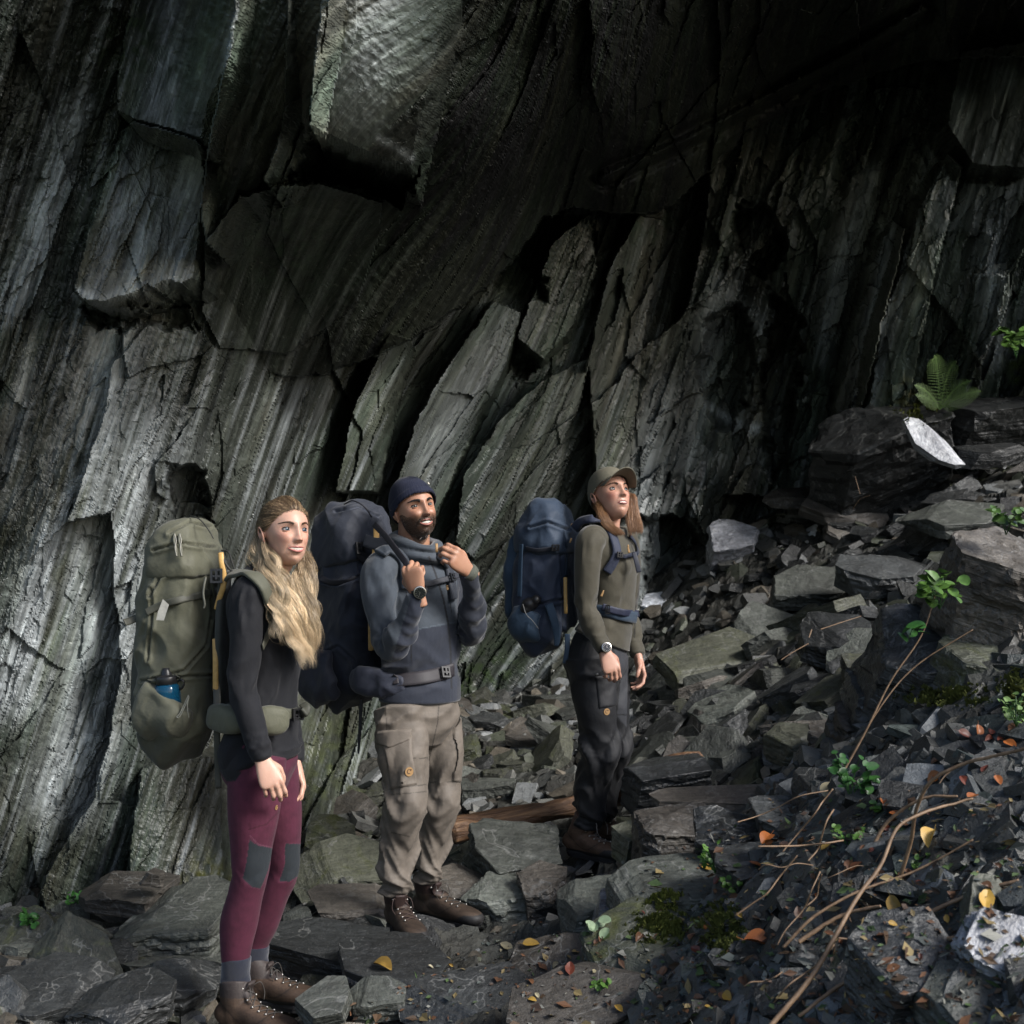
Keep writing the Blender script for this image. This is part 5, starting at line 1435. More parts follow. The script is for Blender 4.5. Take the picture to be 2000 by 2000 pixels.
def blonde_hiker():
    f = Vector((0.96, -0.28, 0)); l = Vector((-0.28, -0.96, 0))
    Mh = hmat(P(558, 1041, 4.47), 36, 10, -3)
    hb = head_base(w=0.97, jaw=0.93, chin=1.0, smile=0.55)
    torso = R_([(512, 1545, 4.5, .10, .075), (507, 1500, 4.5, .165, .112), (508, 1455, 4.5, .162, .108), (518, 1400, 4.5, .140, .094), (527, 1340, 4.5, .122, .084), (526, 1280, 4.5, .126, .088), (519, 1215, 4.5, .142, .100), (513, 1172, 4.5, .150, .098), (515, 1140, 4.5, .125, .070), (527, 1118, 4.5, .060, .055)])
    neck = R_([(521, 1150, 4.5, .060, .062), (532, 1112, 4.49, .054, .056), (550, 1082, 4.47, .052, .054), (557, 1052, 4.47, .055, .060)])
    armN = R_([(505, 1150, 4.40, .045, .05), (490, 1158, 4.345, .055, .055), (482, 1195, 4.325, .053, .052), (480, 1265, 4.31, .045, .044), (477, 1338, 4.30, .040, .039), (488, 1395, 4.285, .040, .037), (503, 1448, 4.275, .031, .028), (513, 1482, 4.27, .027, .023)])
    armF = R_([(545, 1150, 4.62, .045, .05), (556, 1162, 4.67, .053, .053), (562, 1210, 4.69, .050, .050), (560, 1300, 4.72, .042, .042), (556, 1365, 4.73, .040, .038), (566, 1430, 4.70, .035, .033), (577, 1488, 4.66, .027, .024)])
    legN = R_([(503, 1478, 4.42, .085, .095), (499, 1530, 4.41, .086, .090), (495, 1590, 4.40, .080, .082), (491, 1655, 4.40, .066, .066), (489, 1700, 4.40, .058, .060), (480, 1745, 4.41, .054, .055), (467, 1800, 4.42, .056, .060), (461, 1850, 4.42, .046, .050), (459, 1905, 4.42, .034, .037), (459, 1950, 4.42, .026, .03)])
    legF = R_([(523, 1478, 4.58, .085, .095), (535, 1530, 4.60, .084, .086), (544, 1590, 4.62, .078, .078), (550, 1655, 4.64, .064, .062), (551, 1702, 4.65, .055, .056), (534, 1745, 4.66, .052, .052), (512, 1800, 4.68, .054, .056), (499, 1840, 4.69, .044, .046), (494, 1885, 4.69, .033, .036), (494, 1930, 4.69, .033, .036)])
    bust = [ball(P(519, 1212, 4.5) + f * 0.058 + l * s * 0.050, (0.060, 0.060, 0.062)) for s in (-1, 1)]
    hN = hand(1, P(513, 1484, 4.27), P(533, 1533, 4.255), (-0.35, 0.9, 0.0), (0.9, 0.1, 0.15), curl=0.52, scale=0.97, spread=0.03)
    hF = hand(-1, P(578, 1490, 4.655), P(592, 1535, 4.63), (-0.95, -0.1, 0.0), (0.1, -0.9, 0.2), curl=0.5, scale=0.95, spread=0.05)
    head = [(xf(Mh, hb[0]), hb[1])] + [(xf(Mh, v), q) for s in (-1, 1) for v, q in ear(s)]
    V, F = union(head + [tube(neck, l, 20, 26), tube(grow(torso, -.018), l, 40, 32)] + bust[:0] + [tube(grow(a, -.008), l, 30, 16) for a in (armN, armF, legN, legF)] + hN + hF, 0.0027, 2)
    foot = P(480, 2014, 4.45)
    root = person_root('smiling woman with long blonde hair, black top and plum leggings, looking up', foot, V, F, Mh, SKIN1, blush=0.45)
    face(Mh, root, SKIN1, (0.05, 0.09, 0.14), (0.42, 0.15, 0.13), 0.8, (0.06, 0.035, 0.02), gaze=(-0.10, 0.08), open_=0.85, mouth=0.85, base=hb)
    # black top
    fa = folds(((0.58, 0.12, .0055, 12, .8, 3), (0.90, 0.07, .0035, 26, .4, 4), (0.20, 0.12, .005, 8, 1.3, 5)))
    ft = folds(((0.34, 0.16, .008, 8, 1.0, 6), (0.1, 0.1, .006, 9, .9, 7), (0.6, 0.12, .005, 7, 1.3, 9)))
    t2 = grow(R_([(512, 1484, 4.5, .166, .112)]) + torso[2:], .010)
    V1, F1 = [], []
    sl = [tube(grow(a, .0085), l, 90, 26, fold=fa) for a in (armN, armF)]
    o, V, F = garment('long_sleeved_top', [tube(t2, l, 90, 44, fold=ft)] + bust + sl, 0.0042, lambda V: np.repeat(np.array([[0.0085, 0.009, 0.0115]]), len(V), 0), M_KNIT, root, 2, amp=0.0016, seed=4)
    # plum leggings with dark knee panels
    fl = folds(((0.52, 0.05, .0022, 22, .4, 3),))
    def lc(V):
        x, y = pxy(V); near = V[:, 1] < 4.53
        C = np.repeat(np.array([[0.080, 0.016, 0.034]]), len(V), 0)
        C = C * (0.92 + 0.2 * (fbm(V[:, 0] * 60, V[:, 2] * 60, 3, 3)))[:, None]
        s1 = poly_sd(x, y, [(487, 1640), (505, 1652), (534, 1655), (524, 1700), (509, 1736), (490, 1732), (474, 1716), (482, 1680)])
        s2 = poly_sd(x, y, [(557, 1648), (600, 1648), (600, 1700), (565, 1722), (545, 1722), (556, 1690)])
        k = np.where(near, s1, s2)
        C = np.where((k > 0)[:, None], (0.022, 0.027, 0.032), C)
        C = np.where(((k <= 0) & (k > -1.2))[:, None], (0.105, 0.026, 0.05), C)
        d, _ = line_dist(x, y, [(545, 1585), (520, 1610), (486, 1620)]); C = np.where(((d < 1.3) & near)[:, None], (0.05, 0.01, 0.02), C)
        d, _ = line_dist(x, y, [(488, 1632), (505, 1650), (534, 1656)]); C = np.where(((d < 1.2) & near)[:, None], (0.12, 0.04, 0.065), C)
        b = poly_sd(x, y, [(425, 1400), (462, 1400), (466, 1480), (470, 1510), (460, 1526), (442, 1526), (425, 1500)])
        return np.where(((b > 0) & near)[:, None], (0.012, 0.012, 0.014), C)
    pelv = grow(torso[:4], .003)
    o, V, F = garment('leggings', [tube(pelv, l, 30, 36), tube(grow(legN[:-1], .003), l, 110, 32, fold=fl), tube(grow(legF[:-1], .003), l, 110, 32, fold=fl)], 0.0036, lc, M_KNIT, root, 2)
    emblem(root, BVHTree.FromPolygons(V.tolist(), F.tolist()), 539, 1577, 0.0075)
    # socks and boots
    fs = folds(((0.6, 0.3, .0025, 7, .3, 2),))
    for lg, hp, an, fw in ((legN, P(434, 2014, 4.42), P(459, 1926, 4.42), (0.93, -0.36, 0)), (legF, P(478, 1960, 4.69), P(496, 1890, 4.69), (0.97, -0.24, 0))):
        a = Vector(lg[-3][:3]); b = an + (an - a) * 0.35
        s0 = P(462, 1868, 4.42) if lg is legN else P(499, 1846, 4.69)
        garment('sock', [tube([(*s0, .046, .050), (*((s0 + an) / 2), .045, .048), (*an, .043, .047), (*b, .040, .045)], l, 40, 28, fold=fs)], 0.0035, lambda V: np.repeat(np.array([[0.018, 0.021, 0.034]]), len(V), 0), M_SOCK, root, 1)
        boot(root, hp, fw, an, L=0.285, col=(0.075, 0.046, 0.029), cuff=(0.040, 0.030, 0.027), side=1)
    # hair
    r = random.Random(3)
    keep = lambda V: (V[:, 2] > 0.052 - 0.9 * (0.075 - V[:, 1]).clip(0, 1) * 0.9) | (V[:, 1] < -0.028)
    sh = shell_hair(hb, 0.0025, lambda V: ((V[:, 2] > 0.074 - (0.08 - V[:, 1]).clip(0, 1) * 0.80) | (V[:, 1] < -0.035)) & (V[:, 2] > -0.075), None)
    Vh, Fh = xf(Mh, sh[0]), sh[1]
    ps = []; cs = []; rd = []
    Hm = np.array(Mh)
    tie = np.array((0.0, -0.118, 0.030))
    for k in range(7500):                                # top hair drawn back to a small knot
        a = r.uniform(-1.45, 1.45); 
        e = r.uniform(0.0, 1.0)
        # hairline point on the skull, then over it to the tie
        hl = np.array((math.sin(a) * 0.073, 0.020 + 0.052 * math.cos(a), 0.030 + 0.036 * max(0.0, math.cos(a * 0.95)) - 0.012 * abs(a) + (r.gauss(0, 0.0035) if e < 0.3 else 0)))
        st = hl * (1 - e * 0.75) + tie * (e * 0.75)
        path = []
        for t in np.linspace(0, 1, 14):
            p = st * (1 - t) + tie * t
            c0 = np.array((0, -0.018, 0.028)); d = p - c0; d = d / (np.linalg.norm(d / np.array((0.0745, 0.097, 0.089))) + 1e-9)
            lift = 1.045 + 0.085 * min(1, t * 4) * (0.8 + 0.35 * math.sin(a * 11 + t * 4 + e * 7)) + r.uniform(0, 0.02) - 0.03 * (t > 0.85)
            sag = np.array((0, 0, -0.018 * math.sin(math.pi * t) * abs(math.sin(a))))
            q = c0 + d * lift + sag
            if t > 0.93: q = q * 0.6 + tie * 0.4
            path.append(q)
        ps.append(xf(Mh, np.array(path))); rd.append(r.uniform(0.00035, 0.0007))
        dk = r.uniform(0.6, 1.45); cs.append(np.array((0.095, 0.060, 0.034)) * dk if r.random() < 0.7 else np.array((0.30, 0.21, 0.12)) * dk)
    for k in range(60):                                  # loose wisps round the knot
        d = np.array([r.gauss(0, 1) for _ in range(3)]); d /= np.linalg.norm(d); d[1] = -abs(d[1]) * 0.8
        p = [tie, tie + d * 0.022 + (0, 0, .006), tie + d * 0.040 + (0, -.004, .0), tie + d * 0.048 + (0, -0.006, -0.022)]
        ps.append(xf(Mh, crom(p, 8))); rd.append(0.0006); cs.append((0.42, 0.31, 0.18))
    Va, Fa, Ca = strands(ps, rd, cs)
    G = []
    for k in range(20):                                  # near side: from behind the ear over the front of the shoulder
        u = (k % 10 + r.uniform(-.25, .25)) / 9.5; s = r.random(); w = r.gauss(0, 4)
        st = Mh @ Vector((0.066 - 0.03 * s, -0.045 - 0.055 * s, 0.035 - 0.06 * u))
        e = r.random() ** 1.5
        pts = [st, P(512 + 25 * u - 12 * s, 1087 + 8 * s, 4.40 + 0.06 * s), P(528 + 32 * u, 1138, 4.34 + 0.05 * u), P(544 + 36 * u + w, 1188, 4.325 + 0.04 * u), P(556 + 38 * u + w, 1236, 4.33 + 0.05 * u), P(572 + 30 * u + 1.5 * w, 1268 + 10 * u, 4.34 + 0.06 * u), P(584 + 24 * u + 2 * w, 1290 + 26 * u, 4.34 + 0.06 * u)]
        G.append(pts[:7 if e < 0.5 else (6 if e < .8 else 5)])
    for k in range(4):                                   # shorter front locks over the strap
        u = k / 3
        st = Mh @ Vector((0.068, -0.030 - 0.02 * u, -0.01 - 0.02 * u))
        G.append([st, P(522 + 18 * u, 1095, 4.385), P(531 + 20 * u, 1150, 4.33), P(539 + 8 * u, 1205, 4.310), P(535 + 10 * u + r.uniform(-4, 4), 1250 + 20 * r.random(), 4.305)])
    for k in range(22):                                  # far side: behind the jaw and down the chest
        u = (k % 11 + r.uniform(-.25, .25)) / 10.5; w = r.gauss(0, 3)
        st = Mh @ Vector((-0.060, -0.01 - 0.045 * u, -0.01 - 0.05 * r.random()))
        G.append([st, P(589 + 14 * u, 1096, 4.49), P(580 + 28 * u + w, 1140, 4.45), P(582 + 34 * u + w, 1195, 4.42), P(588 + 28 * u + w, 1248, 4.42), P(590 + 20 * u + 2 * w, 1275 + 42 * r.random(), 4.43)])
    for k in range(14):                                  # down the back of the neck
        u = r.random()
        st = Mh @ Vector((0.05 - 0.05 * u, -0.088, 0.04 - 0.06 * r.random()))
        G.append([st, P(498 + 12 * u, 1072, 4.46), P(505 + 18 * u, 1110, 4.44), P(513 + 24 * u, 1148, 4.38), P(520 + 30 * u, 1180, 4.35)])
    Vb, Fb, Cb = lock_set(r, G, 95, 34, 0.0098, 0.0120, 2.7, (0.13, 0.085, 0.050), (0.70, 0.54, 0.35), rad=(0.0004, 0.0008), var=0.55, fray=2.6)
    G2 = [[a + Vector((r.gauss(0, .012), r.gauss(0, .006), r.gauss(0, .004))) for a in r.choice(G)] for _ in range(110)]
    Vw, Fw, Cw = lock_set(r, G2, 3, 40, 0.016, 0.011, 3.0, (0.16, 0.11, 0.06), (0.48, 0.35, 0.20), rad=(0.0004, 0.0006), var=0.3, fray=3)
    Fb = np.vstack([Fb, Fw + len(Vb)]); Vb = np.vstack([Vb, Vw]); Cb = np.vstack([Cb, Cw])
    n0 = len(Vh)
    Vs = np.vstack([Va, Vb]); Fs = np.vstack([Fa, Fb + len(Va)]); Cs = np.vstack([Ca, Cb])
    Vall = np.vstack([Vh, Vs]); Fall = np.vstack([np.array(Fh), Fs + n0]); Call = np.vstack([np.repeat(np.array([[0.05, 0.032, 0.02]]), n0, 0), Cs])
    me = mesh_np('hair', Vall - np.array(root.location), Fall, Call, smooth=True)
    h = add('hair', me, M_HAIR, parent=root); h['label'] = 'long wavy blonde hair, half tied back'
    return root

def ribbon(rows, nrm, thick=0.003, seg=40):
    """flat band along world rows (x, y, z, half width); nrm: outward direction(s)"""
    q = crom(rows, seg); C = q[:, :3]; w = q[:, 3]
    T = np.gradient(C, axis=0); T /= np.linalg.norm(T, axis=1)[:, None] + 1e-12
    N = np.array(nrm, float); N = np.repeat(N[None], seg, 0) if N.ndim == 1 else crom(N, seg)
    N = N - T * (N * T).sum(1)[:, None]; N /= np.linalg.norm(N, axis=1)[:, None] + 1e-12
    S = np.cross(T, N)
    prof = [(-1, 0), (-0.93, 1), (-0.5, 1.25), (0, 1.3), (0.5, 1.25), (0.93, 1), (1, 0), (0.9, -1), (0, -1), (-0.9, -1)]
    V = np.concatenate([(C + S * (w * a)[:, None] + N * (thick * 0.5 * b))[:, None] for a, b in prof], 1).reshape(-1, 3)
    k = len(prof); i = np.arange(seg * k).reshape(seg, k); j = np.roll(i, -1, 1)
    F = np.stack([i[:-1], j[:-1], j[1:], i[1:]], -1).reshape(-1, 4).tolist() + [i[0].tolist()[::-1], i[-1].tolist()]
    return V, F

def merge(ps):
    VV = []; FF = []; off = 0
    for V, F in ps:
        VV.append(np.asarray(V)); FF += [[int(k) + off for k in f] for f in F]; off += len(V)
    return np.vstack(VV), FF

def patch(name, V, F, test, lift, mat, colfn, root, soft=3.0, label=None):
    """a sewn on piece: the cloth inside the outline lifted off the garment. test(px, py) is a signed distance in frame units"""
    x, y = pxy(V); d = test(x, y); N = normals(V, F)
    ctr = V[F].mean(1); fn = np.cross(V[F[:, 2]] - V[F[:, 0]], V[F[:, 3]] - V[F[:, 1]])
    vis = (fn * (np.array([0, 0, CZ]) - ctr)).sum(1) > 0
    k = (d[F].min(1) > -2.5) & vis
    F2 = F[k]
    lab = np.arange(len(V))
    for _ in range(400):                                 # keep the one connected piece
        m = lab[F2].min(1); new = lab.copy()
        for c in range(4): np.minimum.at(new, F2[:, c], m)
        if (new == lab).all(): break
        lab = new
    if len(F2):
        fl_ = lab[F2[:, 0]]; F2 = F2[fl_ == np.bincount(fl_).argmax()]
    used = np.unique(F2); mp = np.full(len(V), -1); mp[used] = np.arange(len(used))
    h = lift * sstep(-1.5, soft, d) - 0.003 * (d < -1.5)
    V2 = (V + N * h[:, None])[used]
    if len(F2) == 0: return None
    me = mesh_np(name, V2 - np.array(root.location), mp[F2], colfn(V2), smooth=True)
    o = add(name, me, mat, parent=root)
    if label: o['label'] = label
    return o

def hat_shell(base, keep, grow_fn, edge=None):
    V, F = np.array(base[0]), base[1]
    k = keep(V)
    if edge is not None:
        dl = edge(V); V = V.copy(); V[:, 2] = np.where(k & (dl < 0.0035), V[:, 2] - dl, V[:, 2])
    n = V / np.linalg.norm(V, axis=1)[:, None]
    F2 = [f for f in F if len(f) == 4 and all(k[i] for i in f)] + [f for f in F if len(f) != 4 and all(k[i] for i in f)]
    return V + n * grow_fn(V)[:, None], F2

def bearded_hiker():
    f = Vector((0.72, -0.69, 0)); l = Vector((-0.69, -0.72, 0))
    Mh = hmat(P(810, 995, 5.20), 30, 6, 9)
    hb = head_base(w=1.0, jaw=1.05, chin=1.1, smile=1.0, male=True, nose=1.12)
    torso = R_([(822, 1450, 5.25, .12, .095), (820, 1402, 5.25, .172, .125), (820, 1360, 5.25, .170, .124), (822, 1310, 5.25, .160, .118), (822, 1260, 5.25, .162, .118), (818, 1200, 5.25, .176, .122), (813, 1145, 5.25, .185, .122), (810, 1106, 5.25, .172, .098), (811, 1082, 5.25, .10, .075)])
    neck = R_([(809, 1095, 5.25, .068, .068), (808, 1062, 5.24, .062, .064), (809, 1022, 5.22, .060, .064), (810, 998, 5.20, .060, .065)])
    armN = R_([(772, 1102, 5.17, .055, .06), (746, 1112, 5.11, .066, .066), (741, 1150, 5.08, .062, .060), (747, 1212, 5.04, .054, .052), (760, 1262, 5.00, .048, .050), (782, 1240, 4.96, .050, .047), (800, 1202, 4.93, .042, .040), (814, 1164, 4.91, .031, .027)])
    armF = R_([(855, 1102, 5.35, .055, .06), (878, 1110, 5.40, .064, .064), (892, 1150, 5.38, .058, .056), (907, 1205, 5.31, .052, .050), (919, 1238, 5.25, .047, .048), (922, 1200, 5.19, .046, .045), (921, 1150, 5.12, .038, .036), (914, 1117, 5.07, .030, .027)])
    legN = R_([(782, 1392, 5.17, .100, .110), (785, 1450, 5.14, .095, .100), (790, 1510, 5.11, .080, .085), (794, 1560, 5.09, .062, .066), (785, 1620, 5.11, .058, .062), (776, 1690, 5.13, .045, .05), (773, 1735, 5.14, .032, .034), (772, 1780, 5.17, .026, .028)])
    legF = R_([(850, 1392, 5.33, .095, .110), (856, 1450, 5.33, .092, .096), (861, 1510, 5.33, .078, .082), (862, 1560, 5.33, .060, .063), (850, 1620, 5.34, .056, .06), (839, 1670, 5.35, .045, .05), (834, 1715, 5.37, .032, .034), (830, 1760, 5.39, .026, .028)])
    hN = hand(1, P(815, 1160, 4.905), P(804, 1112, 4.895), (0.30, 0.95, 0.0), (-1, 0.25, 0.1), curl=1.15, scale=1.06, spread=0.02, thumb_curl=0.55)
    hF = hand(-1, P(913, 1114, 5.06), P(893, 1093, 5.015), (-0.35, 0.9, -0.25), (0.35, 0.1, 0.95), curl=0.75, scale=1.06, spread=0.02, thumb_curl=0.5, curls=(0.95, 0.9, 0.95, 1.0))
    head = [(xf(Mh, hb[0]), hb[1])] + [(xf(Mh, v), q) for s in (-1, 1) for v, q in ear(s)]
    V, F = union(head + [tube(neck, l, 20, 26), tube(grow(torso, -.018), l, 40, 32)] + [tube(grow(a, -.009), l, 30, 16) for a in (armN, armF)] + [tube([(x, y, z, p * .62, q * .62) for x, y, z, p, q in a], l, 30, 16) for a in (legN, legF)] + hN + hF, 0.0029, 2)
    foot = P(790, 1830, 5.15)
    root = person_root('laughing bearded man in a navy beanie and blue jacket, gripping his pack straps', foot, V, F, Mh, SKIN2, blush=0.3, beard=(0.10, 0.062, 0.042))
    sf = face(Mh, root, SKIN2, (0.03, 0.018, 0.010), (0.36, 0.14, 0.11), 1.0, (0.012, 0.008, 0.006), gaze=(0.02, -0.05), open_=0.62, mouth=1.35, base=hb, male=True)
    # beard and moustache
    r = random.Random(8); ps = []; cs = []; rd = []
    bvh = BVHTree.FromPolygons([tuple(v) for v in hb[0]], [tuple(q) for q in hb[1]])
    n = 0
    while n < 7800:
        a = r.uniform(-1.62, 1.62); z = r.uniform(-0.128, -0.012)
        x = math.sin(a); y = math.cos(a)
        h = bvh.ray_cast(Vector((0, 0.0, z)) + Vector((x, y, 0)) * 0.25, -Vector((x, y, 0)))
        if not h[0]: continue
        p, nn = h[0], h[1]
        top = -0.082 + 0.048 * sstep(0.030, 0.056, abs(p.x)) + 0.02 * sstep(0.06, 0.072, abs(p.x))
        mo = (abs(p.x) < 0.034) and (-0.0625 + 0.010 * (abs(p.x) / 0.034) > p.z > -0.0625 + 0.004 * 0 - 0.012 * (abs(p.x) > 0.026)) 
        mous = abs(p.x) < 0.035 and -0.062 - 0.012 * (abs(p.x) / 0.035) ** 2 < p.z < -0.045 - 0.005 * (abs(p.x) / 0.035)
        side_m = 0.030 < abs(p.x) < 0.042 and p.z < -0.052
        if not (p.z < top or mous or side_m): continue
        if abs(p.x) < 0.026 and -0.080 < p.z < -0.060 and not mous: continue
        n += 1
        d = (nn * 0.75 + Vector((0.15 * p.x / 0.05, 0.05, -0.75))).normalized()
        if mous: d = (nn * 0.35 + Vector((1.0 * (1 if p.x > 0 else -1) * (0.3 + abs(p.x) * 18), 0, -0.45))).normalized()
        ln = 0.009 + 0.022 * sstep(-0.08, -0.115, p.z) * (1 - 0.4 * abs(a)) if not mous else 0.010
        ln *= r.uniform(0.7, 1.25)
        q = np.array([p - nn * 0.001, p + d * ln * 0.5 + nn * 0.001, p + d * ln + Vector((0, 0, -0.25 * ln))])
        ps.append(xf(Mh, crom(q, 5)))
        grey = 0.65 * math.exp(-(p.x / 0.03) ** 2) * sstep(-0.08, -0.1, p.z) + 0.06
        cs.append(np.array((0.30, 0.27, 0.25)) * r.uniform(0.6, 1.2) if r.random() < grey else np.array((0.050, 0.028, 0.017)) * r.uniform(0.6, 1.6)); rd.append(r.uniform(0.0007, 0.0013))
    Vb, Fb, Cb = strands(ps, rd, cs)
    me = mesh_np('beard', Vb - np.array(root.location), Fb, Cb, smooth=True); add('beard', me, M_HAIR, parent=root)['label'] = 'full dark beard with grey at the chin'
    # beanie
    line = lambda V: V[:, 2] - (0.043 - 0.46 * (0.080 - V[:, 1]).clip(0, 1) * 1.0)
    Vc, Fc = hat_shell(hb, lambda V: line(V) > -0.004, lambda V: 0.0075 + 0.011 * sstep(0.06, 0.12, V[:, 2]) * sstep(0.08, -0.06, V[:, 1]) + 0.004 * sstep(0.035, 0.02, line(V)) + 0.0009 * np.sin(np.arctan2(V[:, 0], V[:, 1]) * 50), line)
    o = mesh_add('beanie', xf(Mh, Vc), Fc, M_KNIT, root, True, np.repeat(np.array([[0.010, 0.013, 0.030]]), len(Vc), 0))
    sd = o.modifiers.new('thick', 'SOLIDIFY'); sd.thickness = 0.004; sd.offset = -1
    V3 = [Mh @ Vector(p) for p in ((-0.033, 0.078, 0.075), (-0.043, 0.072, 0.073), (-0.041, 0.070, 0.082), (-0.036, 0.074, 0.084))]
    cc = sum(V3, Vector()) / 4; n_ = (cc - (Mh @ Vector((0, 0, 0.03)))).normalized()
    mesh_add('hat_mark', [v + n_ * 0.0095 for v in V3], [[0, 1, 2, 3]], M_TEETH, root, False)
    # jacket
    blue = np.array((0.050, 0.062, 0.078)); navy = np.array((0.016, 0.020, 0.032))
    fN = folds(((0.70, 0.16, .0055, 32, .4, 3), (0.52, 0.09, .0055, 20, 1.0, 6), (0.30, 0.14, .0045, 9, 1.4, 4), (0.9, 0.08, .0015, 30, .2, 5)))
    fT = folds(((0.18, 0.09, .009, 14, .6, 6), (0.36, 0.12, .006, 9, .9, 7), (0.7, 0.15, .0045, 7, 1.4, 2)))
    ring = []
    for k in range(13):
        t = 2 * math.pi * k / 12
        c = P(809, 1064, 5.23) + l * math.cos(t) * 0.082 + f * (math.sin(t) * 0.088 + 0.008) + Vector((0, 0, 0.012 - 0.028 * math.sin(t)))
        ring.append((*c, 0.020 + 0.006 * math.sin(t * 3 + 1), 0.026))
    ring2 = [(x - f.x * 0.0, y, z - 0.035, a * 1.25, b * 1.1) for x, y, z, a, b in ring]
    def jc(V):
        x, y = pxy(V); C = np.repeat(blue[None], len(V), 0)
        C = C * (0.94 + 0.16 * fbm(V[:, 0] * 40, V[:, 2] * 40, 3, 3))[:, None]
        tors = (V[:, 1] > 5.05)
        low = (y > 1232 - 0.16 * (x - 800)) & tors
        C = np.where(low[:, None], navy * 1.15, C)
        d, _ = line_dist(x, y, [(796, 1232), (893, 1214)]); C = np.where(((d < 1.0) & tors)[:, None], blue * 1.5, C)
        arm2 = (y > 1138) & (x > 772 + (1268 - y) * 0.30) & (V[:, 1] < 5.04)
        C = np.where(arm2[:, None], navy * 1.25, C)
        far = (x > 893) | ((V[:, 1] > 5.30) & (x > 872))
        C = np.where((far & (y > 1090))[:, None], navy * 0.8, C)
        hood = (y < 1078) & (x < 842); C = np.where(hood[:, None], blue * 0.75, C)
        for pts, w in (([(838, 1088), (851, 1122), (866, 1170), (875, 1215), (880, 1270), (882, 1345)], 1.8), ([(872, 1143), (878, 1170), (882, 1196)], 1.1), ([(804, 1252), (803, 1290)], 1.0)):
            d, _ = line_dist(x, y, pts); C = np.where(((d < w) & tors)[:, None], (0.008, 0.009, 0.012), C)
        return C
    t2 = grow(R_([(820, 1366, 5.25, .172, .126)]) + torso[3:], .009)
    o, V, F = garment('jacket', [tube(t2, l, 110, 50, fold=fT), tube(grow(armN, .006)[:-1] + grow(armN, .010)[-1:], l, 130, 30, fold=fN), tube(grow(armF, .004)[:-1] + grow(armF, .008)[-1:], l, 130, 30, fold=fN), tube(ring, (0, 0, 1), 60, 18, cap=False), tube(ring2, (0, 0, 1), 60, 18, cap=False)], 0.0045, jc, M_FLEECE, root, 1, amp=0.003, seed=14)
    # cuff of the far sleeve, grey green
    wv = P(913, 1114, 5.06); wd = (P(893, 1093, 5.015) - wv).normalized()
    mesh_add('cuff', *tube([(*(wv - wd * 0.028), .035, .033), (*(wv - wd * 0.010), .036, .034), (*(wv - wd * 0.004), .034, .032)], l, 10, 22), mat_plain('cuff_cloth', (0.07, 0.075, 0.06), 0.8), root)
    # zip pulls
    mesh_add('zip_pull', *ribbon([(*P(852.5, 1062, 5.07), .005), (*P(853, 1070, 5.06), .005), (*P(853, 1079, 5.06), .0052)], (0.2, -1, 0), .003, 8), M_TAN, root)
    mesh_add('zip_pull', *ribbon([(*P(873, 1143, 5.085), .004), (*P(874, 1150, 5.08), .0045), (*P(874.5, 1152, 5.08), .003)], (0.3, -1, 0), .003, 8), M_TAN, root)
    # cargo trousers
    tau = np.array((0.150, 0.127, 0.104))
    fl = folds(((0.10, 0.10, .008, 14, .9, 2), (0.30, 0.14, .007, 11, 1.2, 8), (0.50, 0.11, .0085, 17, .9, 4), (0.72, 0.12, .0095, 16, 1.1, 5), (0.90, 0.09, .011, 20, .7, 6)))
    fp = folds(((0.5, 0.5, .005, 5, .8, 3),))
    TN = R_([(782, 1388, 5.17, .112, .118), (784, 1440, 5.14, .112, .110), (789, 1500, 5.11, .100, .098), (794, 1552, 5.08, .088, .090), (788, 1600, 5.09, .084, .086), (780, 1650, 5.12, .084, .086), (773, 1700, 5.13, .076, .078), (771, 1732, 5.13, .070, .072), (771, 1746, 5.13, .058, .060)])
    TF = R_([(850, 1388, 5.33, .105, .118), (856, 1440, 5.33, .102, .104), (861, 1500, 5.33, .088, .090), (863, 1552, 5.32, .080, .082), (857, 1600, 5.33, .080, .080), (847, 1645, 5.35, .076, .078), (838, 1685, 5.36, .066, .068), (834, 1712, 5.36, .060, .062), (834, 1722, 5.36, .054, .056)])
    def tc(V):
        x, y = pxy(V); near = V[:, 1] < 5.26
        C = np.repeat(tau[None], len(V), 0) * (0.92 + 0.2 * fbm(V[:, 0] * 50, V[:, 2] * 50, 5, 3))[:, None]
        for pts, cnd in (([(858, 1365), (855, 1410), (846, 1450), (838, 1485)], near), ([(804, 1482), (835, 1480)], near), ([(758, 1542), (800, 1536), (832, 1532)], near), ([(762, 1552), (790, 1550), (832, 1546)], near), ([(838, 1528), (896, 1527)], ~near), ([(764, 1626), (800, 1634)], near), ([(884, 1400), (886, 1460), (884, 1520)], ~near), ([(752, 1365), (754, 1400), (756, 1430)], near)):
            d, _ = line_dist(x, y, pts); C = np.where(((d < 0.9) & cnd)[:, None], tau * 0.35, C)
        return C
    pel = grow(R_([(820, 1452, 5.25, .09, .08), (820, 1410, 5.25, .168, .120), (820, 1375, 5.25, .166, .122), (821, 1340, 5.25, .160, .118)]), .002)
    o, V, F = garment('cargo_trousers', [tube(pel, l, 40, 44, fold=fp), tube(grow(TN, -.009), l, 170, 44, fold=fl), tube(grow(TF, -.008), l, 170, 44, fold=fl)], 0.0040, tc, M_COTTON, root, 1, amp=0.003, seed=24)
    tcol = lambda k: (lambda V: np.repeat((tau * k)[None], len(V), 0))
    patch('cargo_pocket', V, F, lambda x, y: np.where(V[:, 1] < 5.26, poly_sd(x, y, [(739, 1432), (803, 1427), (804, 1470), (815, 1532), (765, 1541), (752, 1470)]), -50), 0.007, M_COTTON, tcol(0.97), root)
